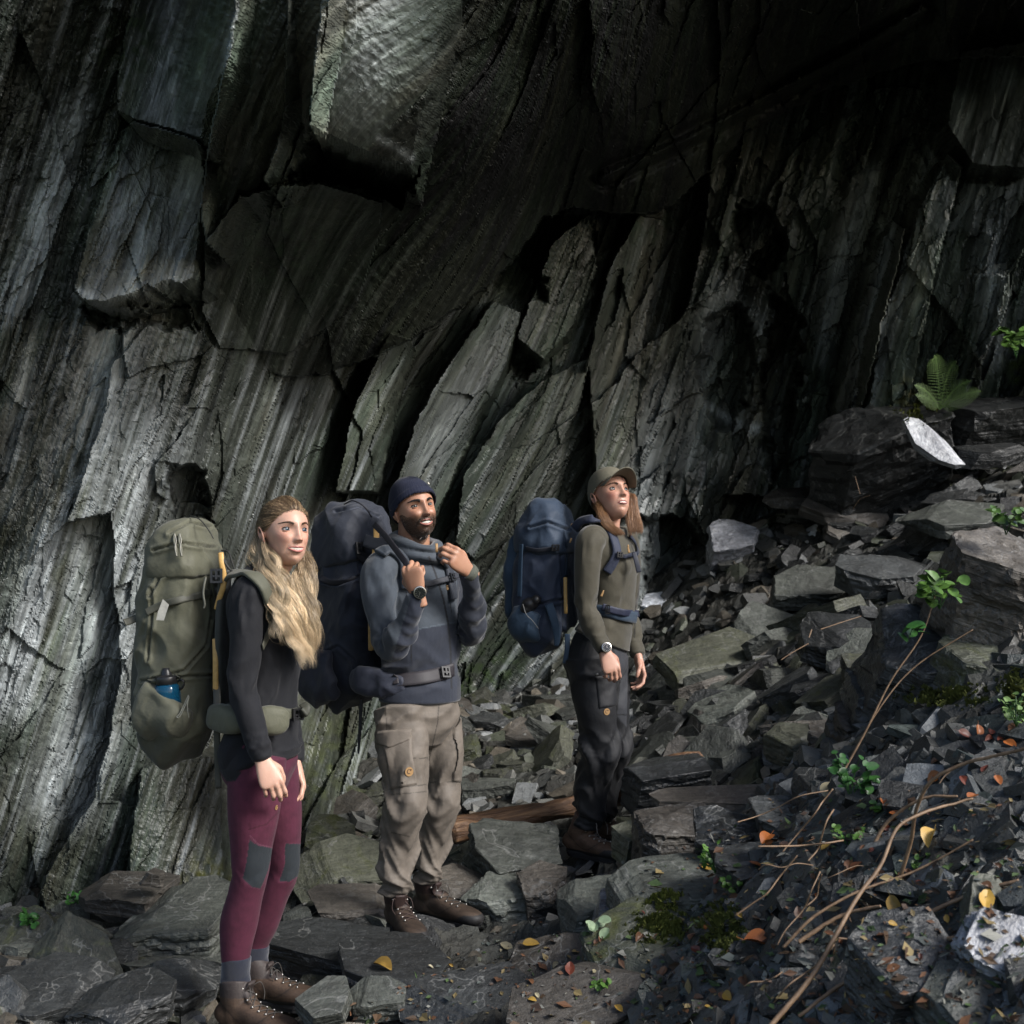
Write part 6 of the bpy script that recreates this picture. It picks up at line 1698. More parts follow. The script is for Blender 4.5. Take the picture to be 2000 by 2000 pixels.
    patch('pocket_flap', V, F, lambda x, y: np.where(V[:, 1] < 5.26, poly_sd(x, y, [(738, 1428), (803, 1425), (802, 1447), (760, 1463), (733, 1450)]), -50), 0.012, M_COTTON, tcol(1.03), root)
    patch('cargo_pocket', V, F, lambda x, y: np.where(V[:, 1] >= 5.26, poly_sd(x, y, [(886, 1402), (900, 1400), (905, 1470), (900, 1528), (884, 1526)]), -50), 0.008, M_COTTON, tcol(0.97), root)
    emblem(root, BVHTree.FromPolygons((V + normals(V, F) * 0.009).tolist(), F.tolist()), 799, 1507, 0.0165)
    bN = boot(root, P(766, 1811, 5.22), (0.42, -0.91, 0), P(771, 1752, 5.14), L=0.30, col=(0.060, 0.040, 0.028), cuff=(0.035, 0.02, 0.017), S=1.05, rise=0.045, lacecol=(0.05, 0.03, 0.025))
    bF = boot(root, P(817, 1792, 5.42), (0.82, -0.57, 0), P(832, 1730, 5.37), L=0.30, col=(0.066, 0.044, 0.030), cuff=(0.035, 0.02, 0.017), S=1.05, rise=0.045)
    watch(root, P(820, 1157, 4.878), (0.12, -1, 0.1), P(804, 1112, 4.895) - P(815, 1160, 4.905), r=0.0235)
    return root

def capped_hiker():
    f = Vector((0.90, -0.44, 0)); l = Vector((-0.44, -0.90, 0))
    Mh = hmat(P(1194, 969, 5.82), 27, 24, -2)
    hb = head_base(w=0.98, jaw=0.95, chin=0.95, smile=0.0, nose=0.95)
    torso = R_([(1170, 1345, 5.85, .09, .075), (1166, 1300, 5.85, .160, .115), (1172, 1260, 5.85, .156, .110), (1186, 1225, 5.85, .138, .096), (1195, 1190, 5.85, .124, .086), (1196, 1150, 5.85, .128, .088), (1191, 1110, 5.85, .140, .098), (1187, 1072, 5.85, .148, .096), (1186, 1048, 5.85, .125, .072), (1187, 1034, 5.85, .06, .055)])
    neck = R_([(1186, 1052, 5.85, .056, .06), (1187, 1022, 5.85, .053, .055), (1189, 1000, 5.84, .052, .055), (1190, 980, 5.83, .054, .06)])
    armN = R_([(1168, 1050, 5.75, .045, .05), (1153, 1057, 5.70, .056, .056), (1148, 1090, 5.68, .053, .051), (1146, 1138, 5.67, .046, .044), (1147, 1182, 5.66, .041, .040), (1155, 1218, 5.64, .041, .038), (1169, 1246, 5.62, .033, .030), (1180, 1268, 5.61, .027, .023)])
    armF = R_([(1207, 1052, 5.95, .045, .05), (1221, 1060, 6.0, .054, .054), (1227, 1100, 6.02, .050, .049), (1227, 1150, 6.04, .043, .042), (1226, 1190, 6.04, .040, .040), (1232, 1230, 6.01, .038, .036), (1240, 1258, 5.98, .032, .030), (1246, 1280, 5.95, .027, .023)])
    legN = R_([(1152, 1290, 5.78, .085, .10), (1158, 1340, 5.77, .084, .09), (1167, 1400, 5.76, .072, .075), (1173, 1450, 5.76, .058, .06), (1166, 1500, 5.78, .054, .058), (1156, 1550, 5.82, .05, .055), (1147, 1600, 5.87, .030, .032), (1136, 1645, 5.90, .026, .028)])
    legF = R_([(1180, 1290, 5.93, .085, .10), (1185, 1340, 5.93, .082, .088), (1192, 1400, 5.93, .070, .073), (1196, 1450, 5.93, .056, .058), (1188, 1500, 5.95, .052, .056), (1178, 1550, 5.98, .048, .053), (1170, 1590, 6.02, .030, .032), (1166, 1625, 6.04, .026, .028)])
    bust = [ball(P(1194, 1108, 5.85) + f * 0.052 + l * s * 0.045, (0.058, 0.058, 0.06)) for s in (-1, 1)]
    hN = hand(1, P(1181, 1272, 5.605), P(1196, 1310, 5.59), (-0.3, 0.95, 0.0), (0.95, 0.1, 0.15), curl=0.62, scale=0.98, spread=0.02)
    hF = hand(-1, P(1246, 1284, 5.945), P(1253, 1315, 5.93), (-0.95, -0.25, 0.0), (-0.15, -0.95, 0.2), curl=0.5, scale=0.96, spread=0.06)
    head = [(xf(Mh, hb[0]), hb[1])] + [(xf(Mh, v), q) for s in (-1, 1) for v, q in ear(s)]
    V, F = union(head + [tube(neck, l, 20, 26), tube(grow(torso, -.018), l, 40, 32)] + [tube(grow(a, -.009), l, 30, 16) for a in (armN, armF)] + [tube([(x, y, z, p * .62, q * .62) for x, y, z, p, q in a], l, 30, 16) for a in (legN, legF)] + hN + hF, 0.0029, 2)
    foot = P(1150, 1680, 5.88)
    root = person_root('woman with auburn hair under an olive cap, in a brown green fleece, gazing up', foot, V, F, Mh, SKIN3, blush=0.6)
    face(Mh, root, SKIN3, (0.025, 0.03, 0.035), (0.36, 0.14, 0.12), 0.0, (0.05, 0.025, 0.014), gaze=(-0.06, 0.16), open_=1.0, mouth=0.55, base=hb)
    # cap with a curved peak
    line = lambda V: V[:, 2] - (0.050 - 0.42 * (0.085 - V[:, 1]).clip(0, 1))
    cc = np.array((0.135, 0.125, 0.090))
    Vc, Fc = hat_shell(hb, lambda V: line(V) > -0.002, lambda V: 0.009 + 0.010 * sstep(0.05, 0.10, V[:, 2]) + 0.003 * sstep(0.012, 0.0, line(V)), line)
    o = mesh_add('cap', xf(Mh, Vc), Fc, M_COTTON, root, True, np.repeat(cc[None], len(Vc), 0))
    sd = o.modifiers.new('thick', 'SOLIDIFY'); sd.thickness = 0.003; sd.offset = -1
    Vp = []; n1, n2 = 25, 9
    for i in range(n1):
        a = -1.12 + 2.24 * i / (n1 - 1)
        x0 = 0.0835 * math.sin(a); y0 = -0.012 + 0.108 * math.cos(a)
        for j in range(n2):
            t = j / (n2 - 1); ln = 0.068 * math.cos(a * 0.95) ** 0.55 * t
            Vp.append((x0 * (1 + 0.10 * t), y0 + ln, 0.052 - 0.40 * (0.085 - y0) * 1.0 + 0.006 * t - 0.030 * (x0 / 0.083) ** 2 * (0.2 + t)))
    Fp = [[i * n2 + j, (i + 1) * n2 + j, (i + 1) * n2 + j + 1, i * n2 + j + 1] for i in range(n1 - 1) for j in range(n2 - 1)]
    pk = mesh_add('peak', xf(Mh, Vp), Fp, M_COTTON, root, True, np.repeat(cc[None] * 0.95, len(Vp), 0)); pk.parent = o
    sd = pk.modifiers.new('thick', 'SOLIDIFY'); sd.thickness = 0.003
    # hair
    r = random.Random(5); G = []
    for k in range(46):
        u = r.random(); s = r.random()
        st = Mh @ Vector((0.070 - 0.02 * s, -0.035 - 0.055 * s, 0.005 - 0.02 * u))
        G.append([st, P(1168 + 10 * u, 1000, 5.76), P(1180 + 14 * u, 1022 + 3 * s, 5.735), P(1197 + 16 * u, 1036 + 5 * s, 5.725), P(1207 + 17 * u + r.uniform(-3, 3), 1042 + 10 * r.random() - 5 * (1 - u), 5.72)])
    for k in range(70):
        u = r.random()
        st = Mh @ Vector((-0.071 + 0.01 * r.random(), 0.012 - 0.085 * u, 0.030 - 0.045 * r.random()))
        G.append([st, P(1229 + 7 * u, 968, 5.86), P(1228 + 14 * u, 992, 5.84), P(1226 + 22 * u, 1015, 5.82), P(1227 + 26 * u, 1032, 5.80), P(1228 + 24 * u + r.uniform(-3, 3), 1040 + 13 * r.random(), 5.79)])
    for k in range(26):
        u = r.random()
        st = Mh @ Vector((0.071 - 0.01 * r.random(), -0.005 - 0.05 * u, 0.02 - 0.04 * r.random()))
        G.append([st, P(1166 + 6 * u, 985, 5.78), P(1170 + 8 * u, 1005, 5.75), P(1178 + 12 * u, 1022, 5.735), P(1192 + 14 * u, 1034, 5.725)])
    Vb, Fb, Cb = lock_set(r, G, 40, 20, 0.009, 0.0016, 1.2, (0.075, 0.036, 0.018), (0.25, 0.125, 0.055), rad=(0.0004, 0.0008), var=0.4, fray=1.2)
    sh = shell_hair(hb, 0.005, lambda V: (V[:, 1] < -0.02) & (V[:, 2] > -0.08) & (V[:, 2] < 0.05), None)
    Vh, Fh = xf(Mh, sh[0]), sh[1]; n0 = len(Vh)
    me = mesh_np('hair', np.vstack([Vh, Vb]) - np.array(root.location), np.vstack([np.array(Fh), Fb + n0]), np.vstack([np.repeat(np.array([[0.06, 0.028, 0.014]]), n0, 0), Cb]), smooth=True)
    add('hair', me, M_HAIR, parent=root)['label'] = 'straight auburn hair to the shoulders'
    # fleece
    fN = folds(((0.60, 0.08, .0050, 14, .8, 3), (0.82, 0.12, .0030, 20, .3, 4), (0.2, 0.14, .0025, 6, 1.4, 5)))
    fT = folds(((0.34, 0.10, .0045, 10, .7, 6), (0.16, 0.08, .003, 9, .5, 7), (0.62, 0.1, .003, 8, 1.0, 8)))
    olv = np.array((0.052, 0.046, 0.030))
    def jc(V):
        x, y = pxy(V); C = np.repeat(olv[None], len(V), 0) * (0.94 + 0.15 * fbm(V[:, 0] * 40, V[:, 2] * 40, 3, 3))[:, None]
        tor = V[:, 1] > 5.72
        for pts, w in (([(1232, 1062), (1246, 1100), (1252, 1130), (1246, 1165), (1241, 1190), (1239, 1245)], 1.4), ([(1168, 1150), (1171, 1205)], .8)):
            d, _ = line_dist(x, y, pts); C = np.where(((d < w) & tor)[:, None], olv * 0.25, C)
        return C
    t2 = grow(R_([(1176, 1250, 5.85, .158, .112)]) + torso[3:], .012)
    coll = []
    for k in range(13):
        t = 2 * math.pi * k / 12
        c = P(1187, 1036, 5.85) + l * math.cos(t) * 0.066 + f * (math.sin(t) * 0.070 + 0.006) + Vector((0, 0, 0.004 - 0.018 * math.sin(t)))
        coll.append((*c, 0.022, 0.010))
    o, V, F = garment('fleece_jacket', [tube(t2, l, 100, 46, fold=fT), tube(grow(armN, .0095), l, 110, 28, fold=fN), tube(grow(armF, .0105), l, 110, 28, fold=fN), tube(coll, (0, 0, 1), 50, 14, cap=False)] + bust, 0.0045, jc, M_FLEECE, root, 2, amp=0.002, seed=34)
    mesh_add('zip_pull', *ribbon([(*P(1179, 1153, 5.64), .003), (*P(1177, 1158, 5.64), .004), (*P(1174, 1165, 5.64), .005)], (0, -1, 0), .003, 8), M_TAN, root)
    mesh_add('zip_pull', *ribbon([(*P(1227, 1064, 5.70), .003), (*P(1227, 1072, 5.70), .004), (*P(1229, 1080, 5.70), .005)], (0, -1, 0), .003, 8), M_TAN, root)
    # black trousers
    blk = np.array((0.0095, 0.010, 0.012))
    fl = folds(((0.12, 0.1, .006, 12, .8, 2), (0.46, 0.12, .011, 14, .9, 4), (0.68, 0.12, .010, 13, 1.1, 5), (0.90, 0.08, .011, 20, .7, 6)))
    TN = R_([(1150, 1286, 5.78, .098, .112), (1156, 1340, 5.77, .094, .100), (1166, 1400, 5.76, .086, .086), (1174, 1450, 5.76, .078, .080), (1168, 1500, 5.78, .073, .075), (1158, 1550, 5.82, .070, .074), (1150, 1590, 5.85, .064, .068), (1147, 1612, 5.86, .060, .062)])
    TF = R_([(1180, 1286, 5.93, .095, .110), (1187, 1340, 5.93, .090, .096), (1195, 1400, 5.93, .080, .082), (1200, 1448, 5.93, .074, .076), (1192, 1500, 5.95, .070, .072), (1182, 1550, 5.98, .066, .068), (1174, 1585, 6.0, .058, .06), (1171, 1600, 6.0, .054, .056)])
    def tc(V):
        x, y = pxy(V); C = np.repeat(blk[None], len(V), 0) * (0.9 + 0.3 * fbm(V[:, 0] * 30, V[:, 2] * 30, 5, 3))[:, None]
        grey = poly_sd(x, y, [(1196, 1250), (1228, 1250), (1224, 1420), (1205, 1400), (1212, 1330)])
        C = np.where(((grey > 0) & (V[:, 1] < 5.9))[:, None], (0.034, 0.036, 0.042), C)
        d, _ = line_dist(x, y, [(1166, 1320), (1172, 1380), (1170, 1398), (1224, 1396)]); C = np.where(((d < 0.9))[:, None], blk * 0.4, C)
        return C
    pel = grow(R_([(1170, 1350, 5.85, .08, .07), (1166, 1305, 5.85, .168, .118), (1170, 1265, 5.85, .160, .112), (1178, 1240, 5.85, .146, .10)]), .004)
    o, V, F = garment('trousers', [tube(pel, l, 34, 40), tube(TN, l, 150, 40, fold=fl), tube(TF, l, 150, 40, fold=fl)], 0.0042, tc, M_COTTON, root, 1, amp=0.003, seed=44)
    bvt = BVHTree.FromPolygons(V.tolist(), F.tolist())
    emblem(root, bvt, 1185, 1390, 0.0135)
    patch('cargo_pocket', V, F, lambda x, y: np.where(V[:, 1] < 5.86, poly_sd(x, y, [(1163, 1322), (1200, 1318), (1206, 1378), (1170, 1384)]), -50), 0.006, M_COTTON, lambda V: np.repeat((blk * 1.05)[None], len(V), 0), root)
    mesh_add('snap_button', *ball(P(1166, 1317, 5.66), 0.006), M_METAL, root)
    boot(root, P(1110, 1668, 5.92), (0.80, -0.6, 0), P(1144, 1608, 5.86), L=0.275, col=(0.13, 0.078, 0.050), cuff=(0.08, 0.045, 0.035), S=0.98, rise=0.03, lacecol=(0.16, 0.15, 0.14))
    boot(root, P(1148, 1642, 6.08), (0.84, -0.54, 0), P(1170, 1592, 6.02), L=0.275, col=(0.10, 0.062, 0.042), cuff=(0.07, 0.04, 0.03), S=0.98, rise=0.03)
    watch(root, P(1184, 1265, 5.575), (0.25, -1, 0.1), P(1196, 1310, 5.59) - P(1181, 1272, 5.605), r=0.021, strap_r=0.030)
    return root
# ------------------------------------------------------------------ trekking packs
def drape(bv, pts, off=0.006):
    """frame points laid on the clothes: rows of world points and normals. a third number is a fixed distance"""
    out = []; nr = []
    o0 = Vector((0, 0, CZ))
    for p in pts:
        if len(p) > 2:
            out.append(P(*p)); nr.append(nr[-1] if nr else Vector((0.2, -1, 0.3))); continue
        d = (P(p[0], p[1], 5) - o0).normalized(); h = bv.ray_cast(o0, d)
        if h[0] is None: continue
        n = h[1] if h[1].dot(d) < 0 else -h[1]
        out.append(h[0] + n * off); nr.append(n)
    return out, nr

def strap(name, bv, pts, hw, root, col, thick=0.004, off=0.006, seg=50, mat=None, parent=None):
    a, n = drape(bv, pts, off)
    if len(a) < 2: return None
    V, F = ribbon([(*p, hw) for p in a], [tuple(x) for x in n], thick, seg)
    V0 = V
    o = mesh_add(name, V, F, mat or M_WEB, root, True, np.repeat(np.array([col]), len(V), 0))
    if parent: o.parent = parent; o.location = (0, 0, 0)
    return o

def buckle(name, c, nrm, up, root, w=0.016, h=0.013, t=0.006):
    c = Vector(c); n = Vector(nrm).normalized(); u = Vector(up); u = (u - n * u.dot(n)).normalized(); s = u.cross(n)
    def bx(cx, cy, a, b, z0=0.0, z1=1.0):
        V = [c + s * (cx + x * a) * w + u * (cy + y * b) * h + n * (z0 + (z1 - z0) * z) * t for x in (-1, 1) for y in (-1, 1) for z in (0, 1)]
        return V, [[0, 1, 3, 2], [4, 6, 7, 5], [0, 4, 5, 1], [2, 3, 7, 6], [0, 2, 6, 4], [1, 5, 7, 3]]
    ps = [bx(-0.82, 0, 0.18, 1), bx(0.82, 0, 0.18, 1), bx(0, 0.85, 0.66, 0.15), bx(0, -0.85, 0.66, 0.15), bx(0, 0.1, 0.2, 0.6, 0.3, 1.25), bx(0, -0.05, 0.62, 0.14, 0.2, 1.1)]
    V, F = merge(ps)
    return mesh_add(name, V, F, M_BLACKP, root, False)

def crumple(V, F, amp, seed, sx=6.0):
    """cloth folds pulled diagonally over a soft bag"""
    N = normals(V, F)
    a = fbm(V[:, 0] * sx + V[:, 2] * sx * 1.0, V[:, 2] * sx * 0.55 - V[:, 0] * 4 + V[:, 1] * 5, seed, 2)
    b = fbm(V[:, 0] * sx * 2.6 - V[:, 2] * sx * 0.8, V[:, 2] * sx * 1.1 + V[:, 1] * 9, seed + 3, 2)
    d = (1 - 4.0 * np.abs(a)).clip(-1, 1) * amp * 1.0 + (1 - 4.5 * np.abs(b)).clip(-1, 1) * amp * 0.42
    return V + N * d[:, None]

def bag(name, rows, lat, root, col, mat=M_PACK, sq=3.3, amp=0.006, seed=1, voxel=0.006, extra=(), seams=(), label=None, parent=None, dark=None):
    V, F = union([tube(rows, lat, 60, 60, sq=sq)] + list(extra), voxel, 3)
    V = crumple(V, F, amp, seed)
    x, y = pxy(V); C = np.repeat(np.array([col]), len(V), 0)
    N0 = normals(V, F); camf = V[:, 1] < V[:, 1].mean() + 0.05
    for pts, w, k in seams:
        d, _ = line_dist(x, y, pts); C = np.where((d < w)[:, None], np.array(col) * k, C)
        V = V + N0 * ((np.exp(-((d - 5) / 3.5) ** 2) * 0.006 - np.exp(-(d / 2.2) ** 2) * 0.009) * camf)[:, None]
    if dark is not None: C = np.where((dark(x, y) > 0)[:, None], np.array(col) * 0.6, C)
    me = mesh_np(name, V - np.array(root.location), F, C, smooth=True)
    o = add(name, me, mat, parent=root)
    if parent: o.parent = parent
    if label: o['label'] = label
    return o, V, F

def pack_root(name, label, loc, group=None):
    o = bpy.data.objects.new(name, None); COL.objects.link(o); o.location = loc
    o.empty_display_size = 0.1
    bpy.context.view_layer.update()
    return tag(o, label, 'backpack', group)

def cord(name, pts, r, root, col, seg=40, mat=None):
    V, F = tube([(*p, r, r) for p in pts], (0.1, 1, 0.2), seg, 7)
    return mesh_add(name, V, F, mat or M_WEB, root, True, np.repeat(np.array([col]), len(V), 0))

M_WOOD = mat_plain('ash_frame', (0.50, 0.30, 0.10), 0.45, bump=(60, 0.2, 0.002))

def olive_pack(wearer):
    f = Vector((0.96, -0.28, 0)); l = Vector((-0.28, -0.96, 0))
    ol = (0.088, 0.088, 0.058); od = (0.045, 0.046, 0.034)
    root = pack_root('backpack', 'large olive green trekking pack with a blue bottle in its side pocket', P(350, 1486, 4.6))
    Y = 4.60
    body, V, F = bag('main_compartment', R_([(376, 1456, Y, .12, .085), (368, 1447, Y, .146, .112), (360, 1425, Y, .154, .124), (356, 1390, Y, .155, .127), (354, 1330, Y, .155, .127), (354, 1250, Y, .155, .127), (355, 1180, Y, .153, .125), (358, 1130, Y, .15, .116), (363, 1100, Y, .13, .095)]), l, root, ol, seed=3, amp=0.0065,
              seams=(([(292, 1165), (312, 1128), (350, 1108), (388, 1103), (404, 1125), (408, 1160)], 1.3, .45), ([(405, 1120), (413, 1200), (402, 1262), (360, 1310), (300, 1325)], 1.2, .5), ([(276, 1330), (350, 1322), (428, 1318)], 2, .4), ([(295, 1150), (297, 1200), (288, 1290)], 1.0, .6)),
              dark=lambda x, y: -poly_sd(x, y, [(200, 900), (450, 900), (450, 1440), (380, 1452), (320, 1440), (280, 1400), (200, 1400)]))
    lid, V2, F2 = bag('lid', R_([(366, 1126, Y, .155, .112), (365, 1106, Y, .160, .114), (367, 1080, Y, .155, .104), (374, 1050, Y, .142, .082), (383, 1030, Y, .12, .056), (388, 1016, Y, .08, .03)]), l, root, (0.092, 0.092, 0.062), seed=9, amp=0.006,
                      seams=(([(300, 1075), (350, 1060), (420, 1070)], 1.0, .5), ([(330, 1042), (370, 1020), (410, 1030)], 1.2, .45)))
    bvp = BVHTree.FromPolygons(np.vstack([V, V2]).tolist(), np.vstack([F, F2 + len(V)]).tolist())
    # side pocket that holds the bottle, front pocket fold
    sp, V3, F3 = bag('side_pocket', [(*(P(366, 1424, Y) + l * 0.125), .075, .025), (*(P(363, 1412, Y) + l * 0.142), .092, .040), (*(P(363, 1392, Y) + l * 0.158), .105, .054), (*(P(366, 1365, Y) + l * 0.160), .098, .054), (*(P(374, 1352, Y) + l * 0.160), .088, .050)], f, root, (0.095, 0.095, 0.066), sq=2.3, amp=0.007, seed=21, voxel=0.005)
    bvs = BVHTree.FromPolygons(np.vstack([V, V3]).tolist(), np.vstack([F, F3 + len(V)]).tolist())
    c = P(365, 1358, Y) + l * 0.205
    cord('drawcord', [P(368, 1358, 4.38), P(352, 1392, 4.375), P(345, 1400, 4.372), P(352, 1398, 4.372), P(369, 1362, 4.375)], 0.0016, root, (0.2, 0.2, 0.17))
    cord('drawcord', [P(369, 1360, 4.378), P(366, 1380, 4.372), P(369, 1402, 4.374)], 0.0014, root, (0.2, 0.2, 0.17))
    strap('compression_strap', bvp, [(424, 1152), (392, 1162), (350, 1172), (310, 1184), (288, 1196)], 0.0125, root, (0.060, 0.060, 0.045), seg=60)
    V4, F4 = ribbon([(*P(290, 1196, 4.47), .0125), (*P(272, 1204, 4.50), .0125), (*P(256, 1212, 4.50), .0125), (*P(243, 1216, 4.48), .0125)], (0.1, -1, 0.2), 0.003, 24)
    mesh_add('strap_tail', V4, F4, M_WEB, root, True, np.repeat(np.array([od]), len(V4), 0))
    strap('compression_strap', bvs, [(290, 1331), (310, 1328), (332, 1324), (352, 1320)], 0.012, root, (0.055, 0.055, 0.042))
    V4, F4 = ribbon([(*P(276, 1205, 4.66), .016), (*P(268, 1260, 4.67), .017), (*P(263, 1320, 4.67), .017), (*P(262, 1385, 4.66), .016), (*P(270, 1400, 4.64), .016)], (-0.5, -0.8, 0), 0.004, 30)
    mesh_add('rear_strap', V4, F4, M_WEB, root, True, np.repeat(np.array([(0.06, 0.06, 0.045)]), len(V4), 0))
    strap('back_strap', bvp, [(422, 1110), (424, 1160), (423, 1230), (421, 1310)], 0.010, root, od)
    V4, F4 = ribbon([(*P(423, 1330, 4.44), .012), (*P(424, 1380, 4.41), .012), (*P(424, 1440, 4.42), .011), (*P(425, 1500, 4.43), .010), (*P(427, 1540, 4.43), .010)], (0.2, -1, 0), 0.003, 30)
    mesh_add('strap_tail', V4, F4, M_WEB, root, True, np.repeat(np.array([(0.06, 0.06, 0.048)]), len(V4), 0))
    # frame
    for nm, pts in (('wooden_frame', [(431, 1080, 4.44), (433, 1100, 4.43), (437, 1122, 4.43), (436, 1145, 4.43), (428, 1170, 4.44), (423, 1190, 4.45)]), ('wooden_frame', [(420, 1248, 4.44), (421, 1290, 4.43), (421, 1348, 4.43)])):
        V4, F4 = tube([(*P(*p), 0.0095, 0.005) for p in pts], (1, 0, 0), 30, 14)
        mesh_add(nm, V4, F4, M_WOOD, root, True)
    V4, F4 = tube([(*P(440, 1095, 4.50), .012, .05), (*P(437, 1200, 4.51), .018, .08), (*P(436, 1300, 4.51), .018, .08), (*P(440, 1400, 4.52), .014, .06)], (1, 0, 0), 30, 20, sq=3)
    mesh_add('back_panel', V4, F4, M_PACK, root, True, np.repeat(np.array([(0.04, 0.042, 0.036)]), len(V4), 0))
    buckle('buckle', P(423, 1125, 4.425), (0.1, -1, 0.1), (0, 0, 1), root, 0.020, 0.024, 0.010)
    mesh_add('tag', [P(318, 1170, 4.405), P(330, 1181, 4.40), P(320, 1212, 4.395), P(305, 1211, 4.40), P(308, 1196, 4.402)], [[0, 1, 2, 3, 4]], mat_plain('pale_tape', (0.36, 0.35, 0.31), 0.7), root, False)
    for k, x in enumerate((341, 351)):
        cord('lid_loop', [P(x, 1043, 4.45), P(x - 1, 1056, 4.435), P(x + 3, 1072, 4.425), P(x + 4, 1086, 4.425)], 0.0045, root, (0.13, 0.13, 0.10))
        cord('lid_loop', [P(x, 1043, 4.446), P(x + 3, 1056, 4.431), P(x + 1, 1070, 4.421), P(x + 4, 1086, 4.421)], 0.0018, root, (0.30, 0.29, 0.25))
    cord('lid_cord', [P(362, 1013, 4.55), P(375, 1008, 4.52), P(392, 1016, 4.49), P(408, 1036, 4.47), P(417, 1052, 4.46)], 0.0022, root, (0.03, 0.03, 0.025))
    cord('side_cord', [P(402, 1128, 4.42), P(399, 1142, 4.41), P(397, 1160, 4.405), P(400, 1180, 4.405), P(398, 1188, 4.405)], 0.0038, root, (0.10, 0.10, 0.08))
    # shoulder strap, hip belt
    bw = geo(wearer)
    dk = (0.075, 0.076, 0.052)
    strap('shoulder_strap', bw, [(437, 1132, 4.47), (452, 1122, 4.42), (472, 1120, 4.37), (492, 1127), (508, 1142), (519, 1165), (527, 1190), (529, 1210)], 0.024, root, dk, 0.012, 0.012, 60, M_PACK)
    strap('strap_webbing', bw, [(529, 1206), (527, 1226), (519, 1246), (509, 1264)], 0.011, root, (0.06, 0.06, 0.045), 0.003, 0.008)
    a, n = drape(bw, [(531, 1194)], 0.024); buckle('buckle', a[0], n[0], (0.2, 0, 1), root, 0.017, 0.015, 0.008)
    cord('load_lifter', [P(432, 1082, 4.44), P(440, 1100, 4.43), P(455, 1117, 4.42), P(470, 1119, 4.385)], 0.004, root, (0.03, 0.03, 0.026))
    cord('haul_loop', [P(433, 1075, 4.50), P(446, 1078, 4.49), P(454, 1100, 4.47), P(460, 1118, 4.45)], 0.0035, root, (0.03, 0.03, 0.026))
    c0 = P(520, 1390, 4.5); rows = []; nn = []
    for t in np.linspace(-1.25, 1.7, 26):
        d = l * math.cos(t) * 0.158 + f * math.sin(t) * 0.116
        hw = 0.030 if t < 0.9 else 0.030 - 0.014 * sstep(0.9, 1.3, t)
        rows.append((*(c0 + d + Vector((0, 0, 0.003))), float(hw))); nn.append(tuple((l * math.cos(t) / 0.158 + f * math.sin(t) / 0.116).normalized()))
    V4, F4 = ribbon(rows, nn, 0.012, 80)
    mesh_add('hip_belt', V4, F4, M_PACK, root, True, np.repeat(np.array([dk]), len(V4), 0))
    for t, s in ((-0.45, 1.0), (0.62, 0.85)):
        d = l * math.cos(t) * 0.168 + f * math.sin(t) * 0.126; ax = (-l * math.sin(t) + f * math.cos(t))
        n_ = (l * math.cos(t) / 0.158 + f * math.sin(t) / 0.116).normalized(); m = Matrix((ax, n_, Vector((0, 0, 1)))).transposed()
        Vb, Fb = union([tube([(-0.078 * s, 0, 0.004, .016, .024), (-0.066 * s, 0, 0.002, .026, .038), (0, 0.004, 0, .032, .047), (0.05 * s, 0, -0.002, .028, .042), (0.078 * s, -0.004, -0.004, .016, .026)], (0, 1, 0), 30, 26, sq=3.2)], 0.005, 2)
        Vb = Vb @ np.array(m).T + np.array(c0 + d + n_ * 0.012 + Vector((0, 0, -0.006)))
        Vb = crumple(Vb, Fb, 0.004, 5)
        x, y = pxy(Vb)
        C = np.repeat(np.array([ol]), len(Vb), 0)
        me = mesh_np('hip_pocket', Vb - np.array(root.location), Fb, C, smooth=True); add('hip_pocket', me, M_PACK, parent=root)
    buckle('buckle', c0 + f * 0.128 + l * 0.03, f + l * 0.5, (0, 0, 1), root, 0.022, 0.020, 0.010)
    V4, F4 = ribbon([(*(c0 + f * 0.130 + l * 0.02), .016), (*P(594, 1392, 4.42), .016), (*P(598, 1384, 4.44), .016), (*P(592, 1374, 4.46), .015)], (0.4, -1, 0), 0.004, 20)
    mesh_add('strap_tail', V4, F4, M_WEB, root, True, np.repeat(np.array([od]), len(V4), 0))
    # bottle: stands in the pocket, a thing of its own
    b0 = P(379, 1385, Y) + l * 0.165
    b = bpy.data.objects.new('water_bottle', None); COL.objects.link(b); b.location = b0; bpy.context.view_layer.update()
    tag(b, 'blue see-through water bottle with a black cap in the side pocket of the olive pack', 'bottle')
    mb = MB('blue_plastic'); mb.out((0.01, 0.10, 0.20), 0.08, None, spec=0.6); mb.b.inputs['Transmission Weight'].default_value = 0.55; mb.b.inputs['IOR'].default_value = 1.4
    def lathe(name, prof, mat, cols=None):
        V = [(r_ * math.cos(t), r_ * math.sin(t), z) for r_, z in prof for t in np.linspace(0, 2 * math.pi, 36, endpoint=False)]
        n = 36; F = [[i * n + k, i * n + (k + 1) % n, (i + 1) * n + (k + 1) % n, (i + 1) * n + k] for i in range(len(prof) - 1) for k in range(n)] + [list(range(n))[::-1], [(len(prof) - 1) * n + k for k in range(n)]]
        me = bpy.data.meshes.new(name); me.from_pydata(V, [], F); me.polygons.foreach_set('use_smooth', [True] * len(F)); me.update()
        return add(name, me, mat, parent=b)
    lathe('bottle_body', [(0.040, -0.03), (0.0435, -0.02), (0.0435, 0.075), (0.0435, 0.085), (0.040, 0.098), (0.032, 0.106)], mb.m)
    lathe('bottle_cap', [(0.034, 0.104), (0.036, 0.106), (0.036, 0.128), (0.034, 0.131), (0.022, 0.133), (0.018, 0.136), (0.017, 0.146), (0.013, 0.150), (0.012, 0.158)], M_BLACKP)
